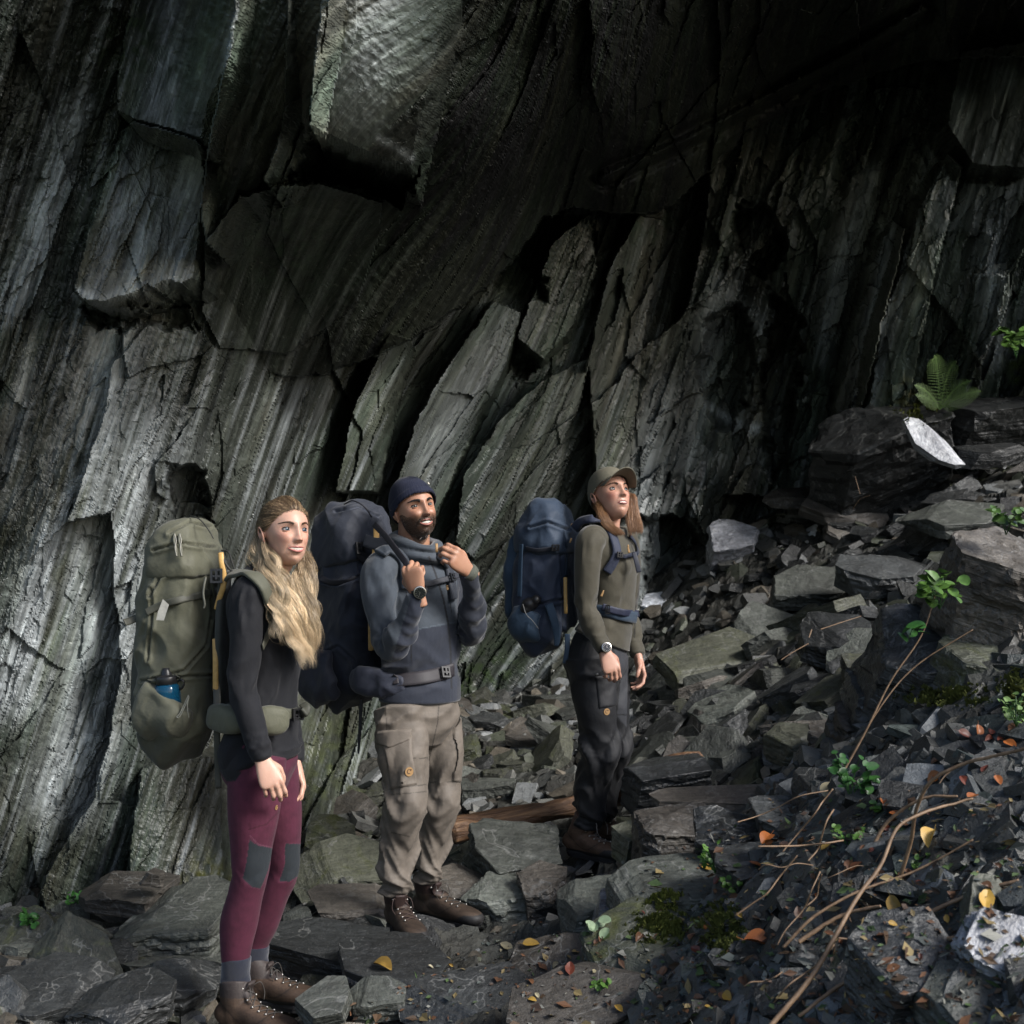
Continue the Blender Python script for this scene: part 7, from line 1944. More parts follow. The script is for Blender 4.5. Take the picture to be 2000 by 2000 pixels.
    V4, F4 = tube([(0.036, 0, 0.112, .003, .006), (0.052, -0.01, 0.118, .003, .006), (0.060, -0.012, 0.105, .003, .006), (0.050, -0.01, 0.088, .003, .005), (0.038, -0.004, 0.092, .003, .005)], (0, 0, 1), 24, 8)
    mesh_add('carry_loop', V4 + np.array(b0), F4, M_BLACKP, b)
    b.rotation_euler = (0.03, -0.05, 0)
    return root

def dark_pack(wearer):
    f = Vector((0.72, -0.69, 0)); l = Vector((-0.69, -0.72, 0))
    nv = (0.0165, 0.020, 0.031); web = (0.020, 0.019, 0.024)
    Y = 5.44
    root = pack_root('backpack', 'tall black trekking pack on the back of the bearded man', P(705, 1372, Y))
    body, V, F = bag('main_compartment', R_([(712, 1352, Y, .12, .10), (706, 1343, Y, .150, .130), (704, 1320, Y, .165, .145), (699, 1280, Y, .165, .150), (700, 1200, Y, .160, .148), (702, 1130, Y, .160, .142), (706, 1092, Y, .145, .118)]), l, root, nv, seed=13, amp=0.008,
                     seams=(([(625, 1100), (660, 1078), (700, 1090), (705, 1140)], 1.5, 1.9), ([(622, 1135), (660, 1142), (705, 1125)], 3, 1.5), ([(625, 1280), (660, 1262), (690, 1290), (700, 1340)], 1.4, 1.7)))
    lid, V2, F2 = bag('lid', R_([(698, 1092, Y, .160, .142), (692, 1072, Y, .166, .150), (692, 1045, Y, .160, .138), (700, 1015, Y, .145, .105), (705, 992, Y, .115, .075), (706, 978, Y, .06, .03)]), l, root, (0.020, 0.024, 0.036), seed=19, amp=0.0085, seams=(([(655, 1000), (700, 990), (740, 1010)], 1.2, 1.7),))
    bvp = BVHTree.FromPolygons(np.vstack([V, V2]).tolist(), np.vstack([F, F2 + len(V)]).tolist())
    bag('side_pocket', [(*(P(690, 1362, Y) + l * 0.14), .09, .03), (*(P(676, 1335, Y) + l * 0.15), .115, .05), (*(P(672, 1300, Y) + l * 0.155), .115, .052), (*(P(668, 1272, Y) + l * 0.15), .10, .04)], f, root, (0.019, 0.023, 0.036), sq=2.3, amp=0.009, seed=31)
    strap('compression_strap', bvp, [(628, 1130), (650, 1136), (680, 1134), (706, 1124)], 0.012, root, web)
    strap('lid_strap', bvp, [(694, 1062), (700, 1085), (712, 1105), (715, 1140)], 0.010, root, web)
    a, n = drape(bvp, [(700, 1072)], 0.012); buckle('buckle', a[0], n[0], (0, 0, 1), root, 0.019, 0.024, 0.009)
    cord('lid_cord', [P(672, 985, 5.30), P(690, 978, 5.28), P(712, 990, 5.27), P(726, 1010, 5.28)], 0.003, root, (0.01, 0.01, 0.014))
    for pts in ([(735, 1031, 5.22), (735, 1056, 5.215)], [(733, 1070, 5.215), (730, 1095, 5.22), (725, 1112, 5.24)], [(724, 1180, 5.26), (725, 1270, 5.25)]):
        V4, F4 = tube([(*P(*p), 0.0115, 0.006) for p in pts], (1, 0, 0), 20, 14, sq=3); mesh_add('wooden_frame', V4, F4, M_WOOD, root, True)
    V4, F4 = ribbon([(*P(712, 1055, 5.23), .024), (*P(735, 1062, 5.205), .024), (*P(762, 1058, 5.19), .022)], (-0.2, -1, 0.1), 0.006, 24); mesh_add('yoke', V4, F4, M_PACK, root, True, np.repeat(np.array([(0.02, 0.022, 0.03)]), len(V4), 0))
    bw = geo(wearer)
    # load lifter pulled down into the fist
    V4, F4 = ribbon([(*P(731, 1024, 5.20), .013), (*P(752, 1046, 5.10), .012), (*P(775, 1076, 4.99), .012), (*P(793, 1100, 4.915), .012), (*P(800, 1116, 4.92), .012)], (-0.5, -0.9, 0.3), 0.004, 40); mesh_add('load_lifter', V4, F4, M_WEB, root, True, np.repeat(np.array([web]), len(V4), 0))
    strap('shoulder_strap', bw, [(742, 1085), (756, 1078), (772, 1083), (785, 1098), (795, 1125), (797, 1150)], 0.028, root, (0.026, 0.034, 0.046), 0.014, 0.010, 50, M_PACK)
    strap('shoulder_strap', bw, [(852, 1078), (864, 1090), (872, 1110), (878, 1140), (882, 1170)], 0.024, root, (0.02, 0.024, 0.034), 0.014, 0.010, 50, M_PACK)
    strap('sternum_strap', bw, [(812, 1140), (835, 1141), (855, 1137), (875, 1131), (890, 1125)], 0.0115, root, (0.030, 0.032, 0.040), 0.004, 0.016)
    a, n = drape(bw, [(873, 1131)], 0.024); buckle('buckle', a[0], n[0], (0.1, 0, 1), root, 0.015, 0.016, 0.008)
    # hip belt round the waist
    strap('hip_belt', bw, [(742, 1345), (755, 1338), (775, 1331), (800, 1328), (830, 1324), (860, 1317), (882, 1307), (893, 1300)], 0.027, root, (0.024, 0.021, 0.025), 0.006, 0.012, 60)
    a, n = drape(bw, [(863, 1317)], 0.024); buckle('buckle', a[0], n[0], (0.1, 0, 1), root, 0.019, 0.022, 0.009)
    a, n = drape(bw, [(777, 1326)], 0.020)
    strap('belt_loop', bw, [(777, 1312), (777, 1326), (777, 1340)], 0.012, root, (0.035, 0.03, 0.034), 0.004, 0.022)
    c0 = P(741, 1334, 5.155)
    Vb, Fb = union([tube([(*(c0 + Vector((-.11, .05, .01))), .03, .040), (*(c0 + Vector((-.07, .03, .004))), .04, .056), (*c0, .040, .056), (*(c0 + Vector((.05, -.03, .0))), .032, .046), (*(c0 + Vector((.10, -.05, .004))), .012, .028)], (0.3, -1, 0), 34, 26, sq=3.0)], 0.006, 3); Vb = crumple(Vb, Fb, 0.006, 8)
    me = mesh_np('hip_pocket', Vb - np.array(root.location), Fb, np.repeat(np.array([(0.022, 0.026, 0.042)]), len(Vb), 0), smooth=True); add('hip_pocket', me, M_PACK, parent=root)
    V4, F4 = ribbon([(*P(706, 1365, 5.30), .008), (*P(704, 1400, 5.31), .007), (*P(702, 1440, 5.32), .006), (*P(700, 1472, 5.32), .004)], (0, -1, 0), 0.003, 24); mesh_add('strap_tail', V4, F4, M_WEB, root, True, np.repeat(np.array([(0.03, 0.03, 0.036)]), len(V4), 0))
    return root

def navy_pack(wearer):
    f = Vector((0.90, -0.44, 0)); l = Vector((-0.44, -0.90, 0))
    nv = (0.0185, 0.028, 0.052); bl = (0.026, 0.052, 0.088)
    Y = 5.95
    root = pack_root('backpack', 'navy blue trekking pack on the back of the woman in the cap', P(1070, 1276, Y))
    body, V, F = bag('main_compartment', R_([(1078, 1252, Y, .11, .08), (1072, 1244, Y, .138, .108), (1067, 1226, Y, .150, .122), (1065, 1200, Y, .152, .126), (1066, 1150, Y, .15, .124), (1067, 1100, Y, .15, .122), (1070, 1068, Y, .14, .108)]), l, root, nv, seed=23, amp=0.006,
                     seams=(([(1010, 1195), (1050, 1180), (1100, 1170)], 1.2, .5), ([(1095, 1080), (1098, 1130), (1100, 1260)], 1.0, .5)))
    lid, V2, F2 = bag('lid', R_([(1068, 1078, Y, .152, .118), (1068, 1055, Y, .158, .124), (1069, 1030, Y, .150, .114), (1076, 1006, Y, .135, .090), (1083, 990, Y, .11, .062), (1086, 982, Y, .06, .03)]), l, root, (0.022, 0.038, 0.066), seed=29, amp=0.007, seams=(([(1035, 1030), (1070, 1020), (1110, 1035)], 1.0, .5),))
    bvp = BVHTree.FromPolygons(np.vstack([V, V2]).tolist(), np.vstack([F, F2 + len(V)]).tolist())
    bag('rear_pocket', R_([(1014, 1205, 5.99, .05, .030), (1011, 1190, 5.99, .085, .038), (1012, 1130, 5.99, .095, .042), (1016, 1070, 5.99, .09, .038), (1022, 1045, 5.99, .06, .028)]), l, root, bl, amp=0.005, seed=41)
    bag('side_pocket', [(*(P(1058, 1248, Y) + l * 0.12), .06, .02), (*(P(1053, 1232, Y) + l * 0.145), .075, .035), (*(P(1050, 1215, Y) + l * 0.150), .078, .038), (*(P(1058, 1190, Y) + l * 0.145), .07, .03)], f, root, bl, sq=2.3, amp=0.006, seed=43)
    strap('compression_strap', bvp, [(1028, 1070), (1050, 1074), (1080, 1070)], 0.010, root, (0.02, 0.022, 0.03))
    a, n = drape(bvp, [(1082, 1068)], 0.01); buckle('buckle', a[0], n[0], (0, 0, 1), root, 0.018, 0.014, 0.007)
    strap('vertical_strap', bvp, [(1020, 1062), (1018, 1100), (1016, 1150), (1016, 1165)], 0.012, root, bl)
    strap('vertical_strap', bvp, [(1105, 1056), (1106, 1085), (1105, 1125)], 0.016, root, (0.022, 0.036, 0.06))
    V4, F4 = ribbon([(*P(1072, 1180, 5.77), .018), (*P(1082, 1210, 5.76), .018), (*P(1088, 1240, 5.77), .016), (*P(1087, 1262, 5.78), .010)], (0, -1, 0), 0.004, 24); mesh_add('side_flap', V4, F4, M_PACK, root, True, np.repeat(np.array([bl]), len(V4), 0))
    V4, F4 = ribbon([(*P(1108, 1238, 5.77), .012), (*P(1108, 1265, 5.76), .011), (*P(1103, 1296, 5.76), .010)], (0, -1, 0), 0.003, 20); mesh_add('strap_tail', V4, F4, M_WEB, root, True, np.repeat(np.array([(0.022, 0.045, 0.08)]), len(V4), 0))
    V4, F4 = tube([(*P(1104, 1128, 5.77), 0.008, 0.004), (*P(1105, 1198, 5.765), 0.008, 0.004)], (1, 0, 0), 10, 12, sq=3); mesh_add('wooden_frame', V4, F4, M_WOOD, root, True)
    mesh_add('zip_pull', *ribbon([(*P(1115, 1025, 5.80), .006), (*P(1121, 1028, 5.80), .006)], (0, -1, 0), .004, 6), M_TAN, root)
    mesh_add('zip_pull', *ribbon([(*P(1116, 1051, 5.80), .004), (*P(1113, 1060, 5.80), .004)], (0, -1, 0), .004, 6), M_TAN, root)
    cord('drawcord', [P(1021, 1180, 5.78), P(1028, 1200, 5.765), P(1040, 1212, 5.76), P(1052, 1228, 5.765)], 0.0015, root, (0.25, 0.25, 0.24))
    V4, F4 = union([ball(P(1035, 1180, 5.80), (0.036, 0.03, 0.030)), ball(P(1047, 1172, 5.79), (0.022, 0.025, 0.024)), ball(P(1028, 1190, 5.80), (0.028, 0.025, 0.022))], 0.005, 1)
    me = mesh_np('stuffed_net', V4 - np.array(root.location), F4, smooth=True); add('stuffed_net', me, M_BLACKP, parent=root)
    bw = geo(wearer)
    strap('shoulder_strap', bw, [(1122, 1032, 5.80), (1136, 1018, 5.76), (1158, 1014, 5.72), (1175, 1026), (1190, 1042), (1199, 1062), (1202, 1082), (1196, 1098), (1184, 1118)], 0.021, root, (0.015, 0.021, 0.044), 0.012, 0.010, 60, M_PACK)
    strap('shoulder_strap', bw, [(1225, 1046), (1236, 1062), (1242, 1082)], 0.014, root, (0.014, 0.019, 0.038), 0.010, 0.010, 40, M_PACK)
    V4, F4 = ribbon([(*P(1238, 1078, 5.72), .010), (*P(1244, 1100, 5.71), .011), (*P(1248, 1118, 5.71), .011)], (0.2, -1, 0), 0.003, 16); mesh_add('strap_tail', V4, F4, M_WEB, root, True, np.repeat(np.array([(0.013, 0.016, 0.028)]), len(V4), 0))
    strap('sternum_strap', bw, [(1201, 1082), (1214, 1087), (1226, 1084), (1238, 1082)], 0.009, root, (0.013, 0.017, 0.032), 0.006, 0.016)
    a, n = drape(bw, [(1204, 1084)], 0.024); buckle('buckle', a[0], n[0], (0.1, 0, 1), root, 0.014, 0.012, 0.007)
    strap('hip_belt', bw, [(1168, 1192), (1180, 1192), (1200, 1198), (1220, 1203), (1238, 1206)], 0.026, root, (0.022, 0.040, 0.066), 0.010, 0.010, 50, M_PACK)
    strap('belt_webbing', bw, [(1178, 1186), (1200, 1192), (1220, 1198), (1240, 1200)], 0.015, root, (0.020, 0.024, 0.048), 0.004, 0.020, 50)
    a, n = drape(bw, [(1185, 1188)], 0.026); buckle('buckle', a[0], n[0], (0, 0, 1), root, 0.010, 0.020, 0.006)
    return root
H1 = blonde_hiker(); H2 = bearded_hiker(); H3 = capped_hiker()
olive_pack(H1); dark_pack(H2); navy_pack(H3)
# ------------------------------------------------------------------ log, brambles, leaves, plants
def mat_leafy(name, col, rough=0.5, trans=0.25):
    mb = MB(name)
    oi = mb.n('ShaderNodeObjectInfo'); co = mb.coord('Object'); n = mb.noise(co, 60, 3, 0.6)
    c = mb.mix(1.0, col, mb.ramp(oi.outputs['Random'], [(0, 0.7), (1, 1.35)]), 'MULTIPLY')
    c = mb.mix(1.0, c, mb.ramp(n, [(0.3, 0.7), (0.7, 1.25)]), 'MULTIPLY')
    mb.out(c, rough, None, spec=0.45)
    return mb.m
M_LEAVES = {'orange': mat_leafy('orange_leaf', (0.20, 0.06, 0.012)), 'yellow': mat_leafy('yellow_leaf', (0.28, 0.17, 0.03)), 'brown': mat_leafy('brown_leaf', (0.085, 0.038, 0.017)),
            'pale': mat_leafy('pale_leaf', (0.24, 0.21, 0.13)), 'red': mat_leafy('rusty_leaf', (0.10, 0.022, 0.010))}
M_GREEN = mat_leafy('green_leaf', (0.055, 0.115, 0.02), 0.42)
M_DGREEN = mat_leafy('dark_green_leaf', (0.03, 0.10, 0.02), 0.4)
M_MOSS = mat_leafy('moss', (0.075, 0.085, 0.012), 0.95)
M_FERN = mat_leafy('fern_frond', (0.10, 0.17, 0.045), 0.6)
mbk = MB('rotten_wood'); _v = mbk.coord('Object', (4, 4, 40)); _n = mbk.noise(mbk.coord('Object', (3, 34, 34)), 1.2, 5, 0.65, 0.4)
_c = mbk.ramp(_n, [(0.25, (0.018, 0.009, 0.006)), (0.5, (0.11, 0.055, 0.026)), (0.75, (0.27, 0.155, 0.075))])
M_LOG = mbk.out(_c, 0.55, mbk.bump(_n, 0.9, 0.02))
mbt = MB('bramble_bark'); _n = mbt.noise(mbt.coord('Object'), 40, 4, 0.6)
M_TWIG = mbt.out(mbt.ramp(_n, [(0.3, (0.10, 0.060, 0.033)), (0.7, (0.24, 0.155, 0.09))]), 0.6, mbt.bump(_n, 0.5, 0.004))

def leaf_mesh(seed, kind='beech', curl=0.25):
    r = random.Random(seed); n = 22; pts = []
    for i in range(n):
        t = 2 * math.pi * i / n
        if kind == 'maple': rr = 0.5 * (0.62 + 0.38 * abs(math.cos(2.5 * t)) ** 1.3)
        else: pts.append((0.5 * math.cos(t), 0.30 * math.sin(t) * abs(math.sin(t)) ** 0.35 * (1 - 0.2 * math.cos(t)) * (1 + r.uniform(-.06, .06)))); continue
        pts.append((rr * math.cos(t), rr * math.sin(t)))
    V = []; 
    c1, c2, tw = r.uniform(-1, 1) * curl * 2, r.uniform(0.2, 1) * curl * 2.4, r.uniform(-1, 1) * curl
    def z(x, y): return c1 * x * x + c2 * abs(y) + tw * x * y
    for k in (1.0, 0.55): V += [(x * k, y * k, z(x * k, y * k)) for x, y in pts]
    V.append((0, 0, 0))
    F = [[i, (i + 1) % n, n + (i + 1) % n, n + i] for i in range(n)] + [[n + i, n + (i + 1) % n, 2 * n] for i in range(n)]
    b = len(V); V += [(-0.48, 0.010, z(-.48, 0) + .005), (-0.48, -0.010, z(-.48, 0) + .005), (-0.78, -0.006, 0.05 * c1), (-0.78, 0.006, 0.05 * c1)]; F.append([b, b + 1, b + 2, b + 3])
    me = bpy.data.meshes.new('leaf'); me.from_pydata(V, [], F); me.polygons.foreach_set('use_smooth', [True] * len(F)); me.update()
    return me

def scene_bvh():
    """the floor and every block on it, for laying things down"""
    VV = []; FF = []; off = 0
    bpy.context.view_layer.update()
    for o in COL.objects:
        if o.type != 'MESH' or not (o.name.startswith(('ground', 'slate', 'cliff'))): continue
        if o.name.startswith('cliff'): continue
        me = o.data; n = len(me.vertices); v = np.empty(n * 3); me.vertices.foreach_get('co', v); v = v.reshape(-1, 3)
        v = xf(o.matrix_world, v)
        k = len(me.polygons); me.calc_loop_triangles(); t = np.empty(len(me.loop_triangles) * 3, np.int32); me.loop_triangles.foreach_get('vertices', t)
        VV.append(v); FF.append(t.reshape(-1, 3) + off); off += n
    return BVHTree.FromPolygons(np.vstack(VV).tolist(), np.vstack(FF).tolist())

def hit_px(bv, px, py):
    o0 = Vector((0, 0, CZ)); d = (P(px, py, 5) - o0).normalized()
    h = bv.ray_cast(o0, d)
    return (h[0], h[1] if h[1].dot(d) < 0 else -h[1]) if h[0] else (None, None)

def scatter_leaves(bv):
    r = random.Random(21)
    protos = {k: [leaf_mesh(60 + i, 'beech', 0.30 + 0.22 * (i % 3)) for i in range(6)] for k in M_LEAVES}
    for k in protos:
        for me in protos[k]: me.materials.append(M_LEAVES[k])
    named = [(747, 1890, 'yellow', .075, 'yellow and orange leaf on the black ledge below the bearded man'), (1497, 1640, 'orange', .075, 'bright orange leaf on a dark wet slab of the near bank'), (1750, 1770, 'yellow', .06, 'large pale yellow leaf lying against the bramble stems'),
             (1617, 1543, 'pale', .07, 'curled cream coloured leaf at the top of the long brown slab'), (1925, 1760, 'yellow', .06, 'lemon yellow leaf by the right edge of the near bank'), (1113, 1895, 'red', .05, 'dark rusty leaf flat on the smooth path plate'),
             (1038, 1847, 'yellow', .06, 'yellowish leaf on the path right of the far brown boot'), (989, 1850, 'pale', .05, 'pale small leaf on the path'), (1820, 1640, 'yellow', .07, 'mustard coloured leaf hanging in the brambles'), (1480, 1845, 'orange', .08, 'orange leaf low on the near bank')]
    for x, y, k, s, lab in named:
        h, n = hit_px(bv, x, y)
        if h is None: continue
        n = (n * 0.6 + Vector((0, -0.35, 0.4))).normalized()
        o = place_rock('fallen_leaf', r.choice(protos[k]), None, h + n * 0.008, n, r.uniform(0, 6.28), s); tag(o, lab, 'leaf')
    zones = [([(1250, 1640), (1990, 1500), (1990, 1990), (1240, 1990)], 44, ('orange', 'brown', 'brown', 'brown', 'brown', 'red', 'yellow'), (.02, .055), 'fallen leaves on the near bank', 'brown or rusty leaf fallen on the near bank at the right'),
             ([(820, 1800), (1250, 1800), (1330, 1990), (700, 1990)], 14, ('yellow', 'pale', 'brown', 'brown'), (.018, .04), 'fallen leaves on the path', 'small yellow brown leaf fallen on the path'),
             ([(1840, 1440), (1990, 1400), (1990, 1560), (1800, 1560)], 14, ('red', 'orange', 'brown'), (.04, .07), 'rusty leaves at the right edge', 'rusty leaf caught under the brambles at the right edge')]
    for poly, cnt, ks, (s0, s1), grp, lab in zones:
        xs = [p[0] for p in poly]; ys = [p[1] for p in poly]; n_ = 0
        while n_ < cnt:
            x = r.uniform(min(xs), max(xs)); y = r.uniform(min(ys), max(ys))
            if not in_poly(x, y, poly): continue
            n_ += 1
            h, n = hit_px(bv, x, y)
            if h is None or h.y > 7: continue
            n = (n * 0.6 + Vector((r.gauss(0, .3), r.gauss(-.3, .3), 0.45))).normalized(); k = r.choice(ks)
            o = place_rock('fallen_leaf', r.choice(protos[k]), None, h + n * 0.006, n, r.uniform(0, 6.28), r.uniform(s0, s1) * 0.8); tag(o, place_words(x, y, k + ('' if k in ('brown', 'pale') else ' coloured'), 'fallen leaf'), 'leaf', grp)

def build_log():
    def piece(rows, lab, seed):
        V, F = tube(rows, (0, 0, 1), 90, 36)
        d = np.array(rows[-1][:3]) - np.array(rows[0][:3]); d /= np.linalg.norm(d)
        a = V @ d; b = V - a[:, None] * d[None]
        V = V + (b - b.mean(0)) / (np.linalg.norm(b - b.mean(0), axis=1)[:, None] + 1e-9) * (fbm(a * 5, b[:, 0] * 18 + b[:, 2] * 18, seed, 4) * 0.018)[:, None]
        org = np.array(rows[0][:3]); q = Vector(d).to_track_quat('X', 'Z').to_matrix()
        o = mesh_add('fallen_log', (V - org) @ np.array(q), F, M_LOG, None, True)
        o.location = org; o.rotation_euler = q.to_euler(); return tag(o, lab, 'log')
    piece([(*P(880, 1622, 6.0), .06, .06), (*P(960, 1606, 6.10), .056, .056), (*P(1040, 1590, 6.15), .052, .05), (*P(1120, 1574, 6.2), .048, .046), (*P(1180, 1560, 6.25), .05, .04)], 'rotten orange brown log running behind the boots of the woman in the cap', 5)
    piece([(*P(1185, 1562, 6.2), .04, .04), (*P(1240, 1532, 6.0), .065, .055), (*P(1310, 1500, 5.9), .06, .05), (*P(1370, 1482, 5.9), .035, .03)], 'dark split end of a rotten log beside the black trousers', 6)

def build_brambles():
    def stem(nodes, r0, r1, lab, name='branch', subs=()):
        pts = [P(*p) for p in nodes]
        rows = [(*p, r0 + (r1 - r0) * i / (len(pts) - 1),) * 1 + (r0 + (r1 - r0) * i / (len(pts) - 1),) for i, p in enumerate(pts)]
        V, F = tube(rows, (0.2, 0.3, 1), 90, 9); V = V + n3(V, 30, 3)[:, None] * r0 * 0.5
        o = mesh_add(name, V, F, M_TWIG, None, True, origin=pts[0]); tag(o, lab, 'branch')
        for sb in subs:
            q = [P(*p) for p in sb]; V, F = tube([(*p, r1 * (1 - 0.6 * i / len(q)), r1 * (1 - 0.6 * i / len(q))) for i, p in enumerate(q)], (0.2, 0.3, 1), 40, 7)
            mesh_add('twig', V, F, M_TWIG, o, True)
    stem([(1000, 1985, 3.55), (1120, 1870, 3.5), (1260, 1750, 3.5), (1330, 1650, 3.5), (1420, 1540, 3.5), (1480, 1470, 3.5), (1560, 1340, 3.6)], .0001, .0001, '') if False else None
    stem([(1500, 2010, 3.1), (1590, 1900, 3.15), (1670, 1760, 3.25), (1720, 1690, 3.3), (1760, 1610, 3.35), (1860, 1570, 3.4), (1900, 1560, 3.4)], .0065, .003, 'long tan bramble stem climbing the near bank to the right', subs=([(1700, 1720, 3.28), (1780, 1690, 3.3), (1850, 1660, 3.35)], [(1655, 1780, 3.24), (1590, 1820, 3.22), (1550, 1850, 3.2)]))
    stem([(1750, 1740, 3.5), (1780, 1640, 3.45), (1790, 1580, 3.4), (1820, 1525, 3.35), (1890, 1490, 3.3), (1990, 1465, 3.2), (2060, 1440, 3.1)], .0055, .0035, 'arching bramble stem curving out to the right edge of the picture')
    stem([(1690, 1690, 3.7), (1730, 1610, 3.7), (1800, 1560, 3.65), (1870, 1555, 3.6)], .006, .003, 'short orange twig inside the arch of the bramble')
    stem([(1530, 1850, 3.45), (1590, 1790, 3.45), (1680, 1740, 3.45), (1790, 1700, 3.45), (1900, 1640, 3.4)], .0045, .0025, 'straight pale stick lying across the other bramble stems')
    stem([(1560, 1840, 3.4), (1640, 1790, 3.4), (1720, 1770, 3.35)], .006, .004, 'short peeled stick on the near bank', subs=([(1610, 1805, 3.4), (1600, 1840, 3.38)],))
    stem([(1640, 1520, 4.2), (1690, 1430, 4.2), (1740, 1330, 4.2), (1800, 1240, 4.2), (1830, 1150, 4.2)], .0038, .002, 'thin purple brown bramble rising to the green leaves at the right', subs=([(1720, 1370, 4.2), (1700, 1300, 4.2)], [(1690, 1430, 4.2), (1720, 1400, 4.1), (1760, 1390, 4.05)]))
    stem([(1650, 1500, 4.25), (1720, 1380, 4.25), (1790, 1300, 4.25), (1900, 1230, 4.2)], .003, .002, 'second thin bramble crossing the first below the green leaves')
    stem([(1870, 1830, 3.1), (1760, 1860, 3.2), (1640, 1925, 3.2), (1560, 1985, 3.15)], .006, .004, 'dark bent twig low in the bottom right corner')
    stem([(1690, 1855, 3.3), (1780, 1800, 3.3), (1900, 1745, 3.25), (1990, 1720, 3.2)], .006, .005, 'grey stick pointing to the lemon yellow leaf')

def tangle():
    r = random.Random(91)
    words = ('wiry brown', 'pale tan', 'thin dark', 'reddish', 'grey')
    for k in range(26):
        x = r.uniform(1480, 1960); y = r.uniform(1500, 1930); a = r.uniform(0.3, 1.1) if r.random() < .75 else r.uniform(-.5, .2); L = r.uniform(70, 190)
        Y = 3.3 + 0.6 * (1930 - y) / 430; pts = []
        for q in range(5):
            t = q / 4 - 0.5
            pts.append(P(x + math.cos(a) * L * t + r.gauss(0, 5), y - math.sin(a) * L * t + r.gauss(0, 5), Y + r.gauss(0, .02)))
        rr = r.uniform(.0012, .0028)
        V, F = tube([(*p, rr, rr) for p in pts], (0.2, 0.3, 1), 36, 6)
        o = mesh_add('twig', V, F, M_TWIG, None, True, origin=pts[0])
        tag(o, place_words(x, y, words[k % 5], 'twig'), 'twig', 'thin twigs on the near bank')

def sprig(name, base, n, size, mat, lab, seed, height=0.12, cat='plant', lean=(0, -0.2)):
    r = random.Random(seed); b = Vector(base)
    root = bpy.data.objects.new(name, None); COL.objects.link(root); root.location = b; bpy.context.view_layer.update(); tag(root, lab, cat)
    lv = []; st = []
    for k in range(n):
        a = r.uniform(0, 6.28); tip = b + Vector((math.cos(a) * height * 0.5 + lean[0] * height, math.sin(a) * height * 0.5 + lean[1] * height, height * r.uniform(0.4, 1.0)))
        mid = (b + tip) / 2 + Vector((0, 0, height * 0.15)); st.append(tube([(*b, .0014, .0014), (*mid, .0012, .0012), (*tip, .0008, .0008)], (1, 0, 0), 8, 5))
        for q in range(5):
            c = tip if q == 0 else b.lerp(tip, 0.35 + 0.15 * q) + Vector((r.gauss(0, .3), r.gauss(0, .3), r.gauss(0, .2))) * size
            nrm = Vector((r.gauss(0, .5), r.gauss(-.5, .4), 1)).normalized(); M = nrm.to_track_quat('Z', 'Y').to_matrix() @ Matrix.Rotation(r.uniform(0, 6.28), 3, 'Z')
            s = size * r.uniform(0.6, 1.2)
            pts = [(0.5 * (abs(math.cos(t)) ** 1.1 * 0.95 * (1 if math.cos(t) > 0 else -1)), 0.36 * math.sin(t), 0.12 * abs(math.sin(t))) for t in np.linspace(0, 2 * math.pi, 12, endpoint=False)]
            lv.append((np.array([tuple(c + M @ Vector(p) * s) for p in pts] + [tuple(c)]), [[i, (i + 1) % 12, 12] for i in range(12)]))
    V, F = merge(lv); mesh_add('leaves', V, F, mat, root, True)
    V, F = merge(st); mesh_add('stem', V, F, M_DGREEN, root, True)
    return root

def fern(base, n, L, lab, seed, spread=1.0):
    r = random.Random(seed); b = Vector(base)
    root = bpy.data.objects.new('fern', None); COL.objects.link(root); root.location = b; bpy.context.view_layer.update(); tag(root, lab, 'fern')
    for k in range(n):
        a = -1.9 + 3.8 * k / max(1, n - 1) + r.uniform(-.2, .2); ln = L * r.uniform(0.7, 1.1)
        out = Vector((math.sin(a) * 0.9, -0.35 + r.uniform(-.2, .2), 0)); pts = []
        for t in np.linspace(0, 1, 26): pts.append(b + out * (ln * spread * t * 0.8) + Vector((0, 0, ln * (1.5 * t - 0.75 * t * t) * (1.25 - abs(a) * 0.42))))
        lv = []
        lv.append(tube([(*p, .0025, .0025) for p in pts[::5] + [pts[-1]]], (0, 1, 0), 12, 4))
        for i in range(2, 26):
            t = i / 25; w = ln * 0.17 * math.sin(math.pi * min(1, t * 0.85 + 0.15)) ** 0.8
            T = (pts[min(25, i + 1)] - pts[i - 1]).normalized(); S = T.cross(Vector((0, -1, 0.3))).normalized()
            for s in (-1, 1):
                e = pts[i] + S * s * w + T * w * 0.35 - Vector((0, 0, w * 0.15))
                for q in range(5):
                    c = pts[i].lerp(e, (q + 0.6) / 5); h = ln * 0.013 * (1 - q / 6)
                    lv.append((np.array([tuple(c - T * h), tuple(c + (e - pts[i]) * 0.11), tuple(c + T * h), tuple(c - (e - pts[i]) * 0.09)]), [[0, 1, 2, 3]]))
        V, F = merge(lv); mesh_add('frond', V, F, M_FERN, root, False)
    return root

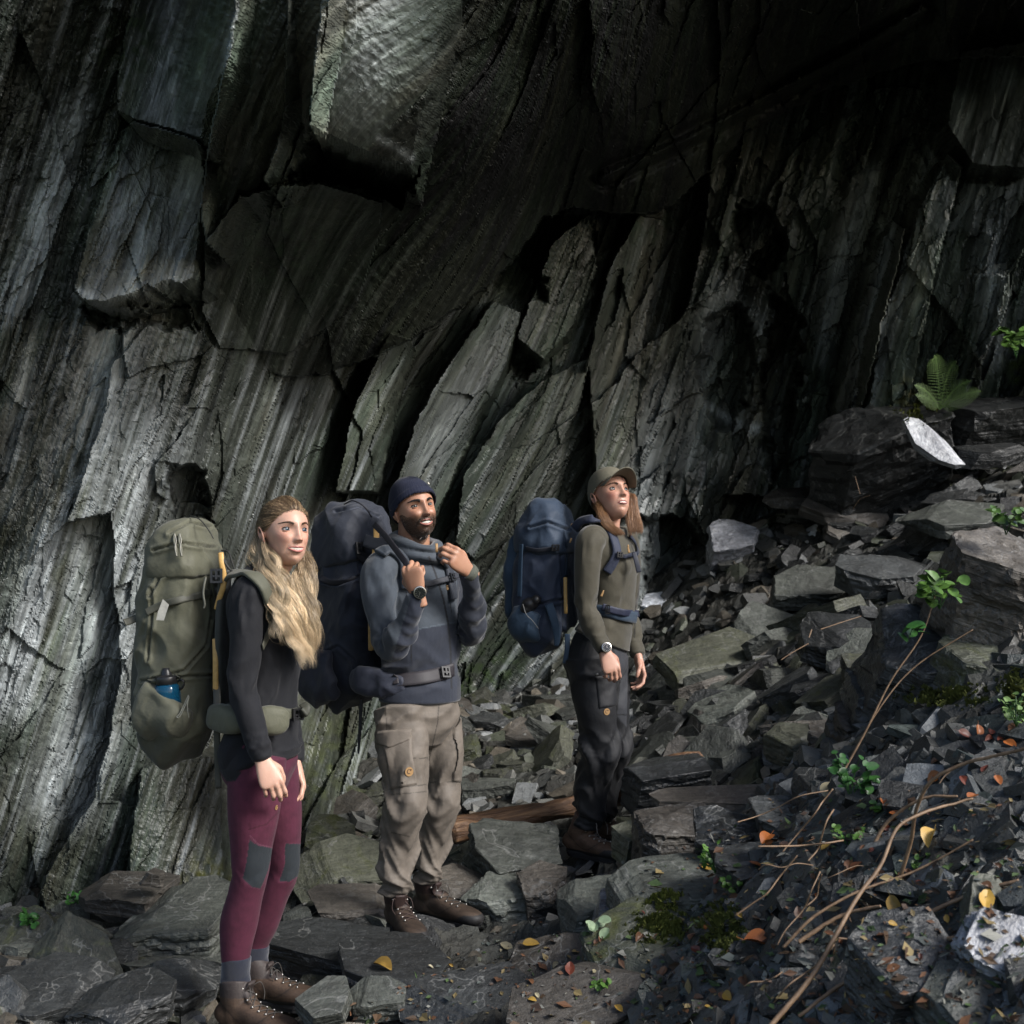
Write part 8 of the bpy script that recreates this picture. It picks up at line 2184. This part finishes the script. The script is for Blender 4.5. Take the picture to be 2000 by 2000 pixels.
def moss(bv, px, py, rx, ry, n, lab, seed, mat=None):
    r = random.Random(seed); VV = []; 
    for k in range(n):
        a = r.uniform(0, 6.28); q = math.sqrt(r.random()); x = px + rx * q * math.cos(a); y = py + ry * q * math.sin(a)
        if float(vnoise(np.array(x / 11.0), np.array(y / 7.0), seed)) < 0.25 + 0.45 * q: continue
        h, nn = hit_px(bv, x, y)
        if h is None: continue
        d = (nn + Vector((r.gauss(0, .5), r.gauss(0, .5), r.gauss(0.2, .5)))).normalized(); L = r.uniform(.006, .014) * (1.3 - q) * 1.4; s = d.cross(Vector((r.random(), r.random(), r.random()))).normalized() * L * 0.35
        dome = nn * (0.014 * (1 - q * q))
        VV.append((np.array([tuple(h + dome - s), tuple(h + dome + s), tuple(h + dome + d * L)]), [[0, 1, 2]]))
        VV.append((np.array([tuple(h + dome * 0 - s * 1.5), tuple(h + s * 1.5), tuple(h + dome + d * L * .5)]), [[0, 1, 2]]))
    if not VV: return
    V, F = merge(VV); o = mesh_add('moss', V, F, mat or M_MOSS, None, False, origin=V[0]); tag(o, lab, kind='stuff')

def grit(bv):
    """litter between the blocks of the near bank: bits of leaf, stalk and bark, one object"""
    r = random.Random(77); VV = []; CC = []
    cols = ((0.10, 0.045, 0.02), (0.07, 0.04, 0.02), (0.16, 0.12, 0.05), (0.05, 0.03, 0.02), (0.04, 0.07, 0.02), (0.05, 0.06, 0.055), (0.16, 0.16, 0.14))
    for k in range(2000):
        if r.random() < 0.75: x = r.uniform(1250, 2000); y = r.uniform(1560, 2010)
        else: x = r.uniform(680, 1400); y = r.uniform(1800, 2010)
        if x < 1500 and y < 1560 + (1500 - x) * 0.5: continue
        h, n = hit_px(bv, x, y)
        if h is None or h.y > 6: continue
        L = r.uniform(.004, .013) * (1 if r.random() < .8 else 2.2); d = (Vector((r.gauss(0, 1), r.gauss(0, 1), r.gauss(0, .4)))).normalized(); s = d.cross(n).normalized() * L * r.choice((.12, .4, .6))
        c = h + n * 0.004
        VV.append((np.array([tuple(c - d * L), tuple(c + s + n * L * .3), tuple(c + d * L), tuple(c - s)]), [[0, 1, 2, 3]])); CC += [np.array(r.choice(cols)) * r.uniform(.6, 1.3)] * 4
    V, F = merge(VV); M = mat_plain('litter', (1, 1, 1), 0.7, tint=True)
    o = mesh_add('litter', V, F, M, None, False, np.array(CC)); tag(o, 'small bits of leaf and bark between the chips', kind='stuff')

def build_small():
    bv = scene_bvh()
    build_log(); build_brambles(); tangle(); scatter_leaves(bv); grit(bv)
    fern(P(1835, 800, 9.6), 6, 0.42, 'pale green fern growing above the black boulder at the foot of the far wall', 4)
    moss(bv, 1800, 800, 70, 35, 1200, 'orange green moss under the fern', 3)
    for px, py, Y, n, sz, mat, lab, sd, ht in ((1965, 1045, 4.6, 7, .042, M_GREEN, 'cluster of bright green leaves at the right edge above the brown rock', 3, .10), (1835, 1190, 4.2, 7, .05, M_GREEN, 'large bright green bramble leaves hanging in front of the scree', 5, .12), (1775, 1250, 4.2, 2, .055, M_DGREEN, 'single darker leaf below the bright bramble leaves', 6, .05),
                                              (1985, 1420, 4.0, 12, .022, M_FERN, 'mossy green tuft on the dark rock at the right edge', 7, .10), (1400, 1700, 4.4, 9, .022, M_GREEN, 'little green herb sprouting above the pale wet slab', 8, .11), (1430, 1735, 4.3, 7, .02, M_GREEN, 'second green herb beside the pale wet slab', 9, .07),
                                              (1660, 1545, 4.9, 10, .035, M_DGREEN, 'leafy green clump at the end of the long brown slab', 10, .14), (1655, 1640, 4.2, 5, .025, M_GREEN, 'small green sprig on the dark bank above the dark wet slab', 11, .08), (1720, 1580, 4.0, 3, .03, M_GREEN, 'lone lime green leaf near the bramble arch', 12, .05),
                                              (1795, 1690, 3.6, 4, .02, M_GREEN, 'tiny pale green shoot among the bramble stems', 13, .05), (145, 1758, 5.3, 8, .025, M_DGREEN, 'small green plant beneath the quarry face left of the perched block', 14, .06), (60, 1800, 5.0, 8, .028, M_DGREEN, 'low green weed by the yellow mossy slab', 15, .05),
                                              (1170, 1930, 4.2, 7, .022, M_GREEN, 'green weed in the path beside the smooth plate', 16, .05), (1165, 1815, 4.6, 2, .045, mat_leafy('lichen_leaf', (0.15, 0.20, 0.12), .6), 'pale grey green leaf leaning on the banded block', 17, .04), (1985, 700, 9.4, 6, .09, M_GREEN, 'yellow green leaves on the far wall at the right edge', 18, .2)):
        sprig('green_plant', P(px, py, Y) if Y > 9 or (Y < 4.7 and px > 1750 and py < 1500) else ((hit_px(bv, px, py)[0] or P(px, py, Y)) - Vector((0, 0, .02))), n, sz, mat, lab, sd, ht)
    moss(bv, 1300, 1760, 60, 26, 1100, 'green moss cushion on the wet slab', 31); moss(bv, 1290, 1810, 75, 40, 2300, 'bright moss on the upper end of the leaning slab', 32); moss(bv, 1405, 1810, 60, 60, 2600, 'round moss cushion on the bank beside the leaning slab', 33)
    moss(bv, 1850, 1360, 110, 30, 2000, 'moss on the top of the dark rock at the right', 34); moss(bv, 1990, 1350, 50, 70, 1200, 'moss at the right edge', 36)
build_small()
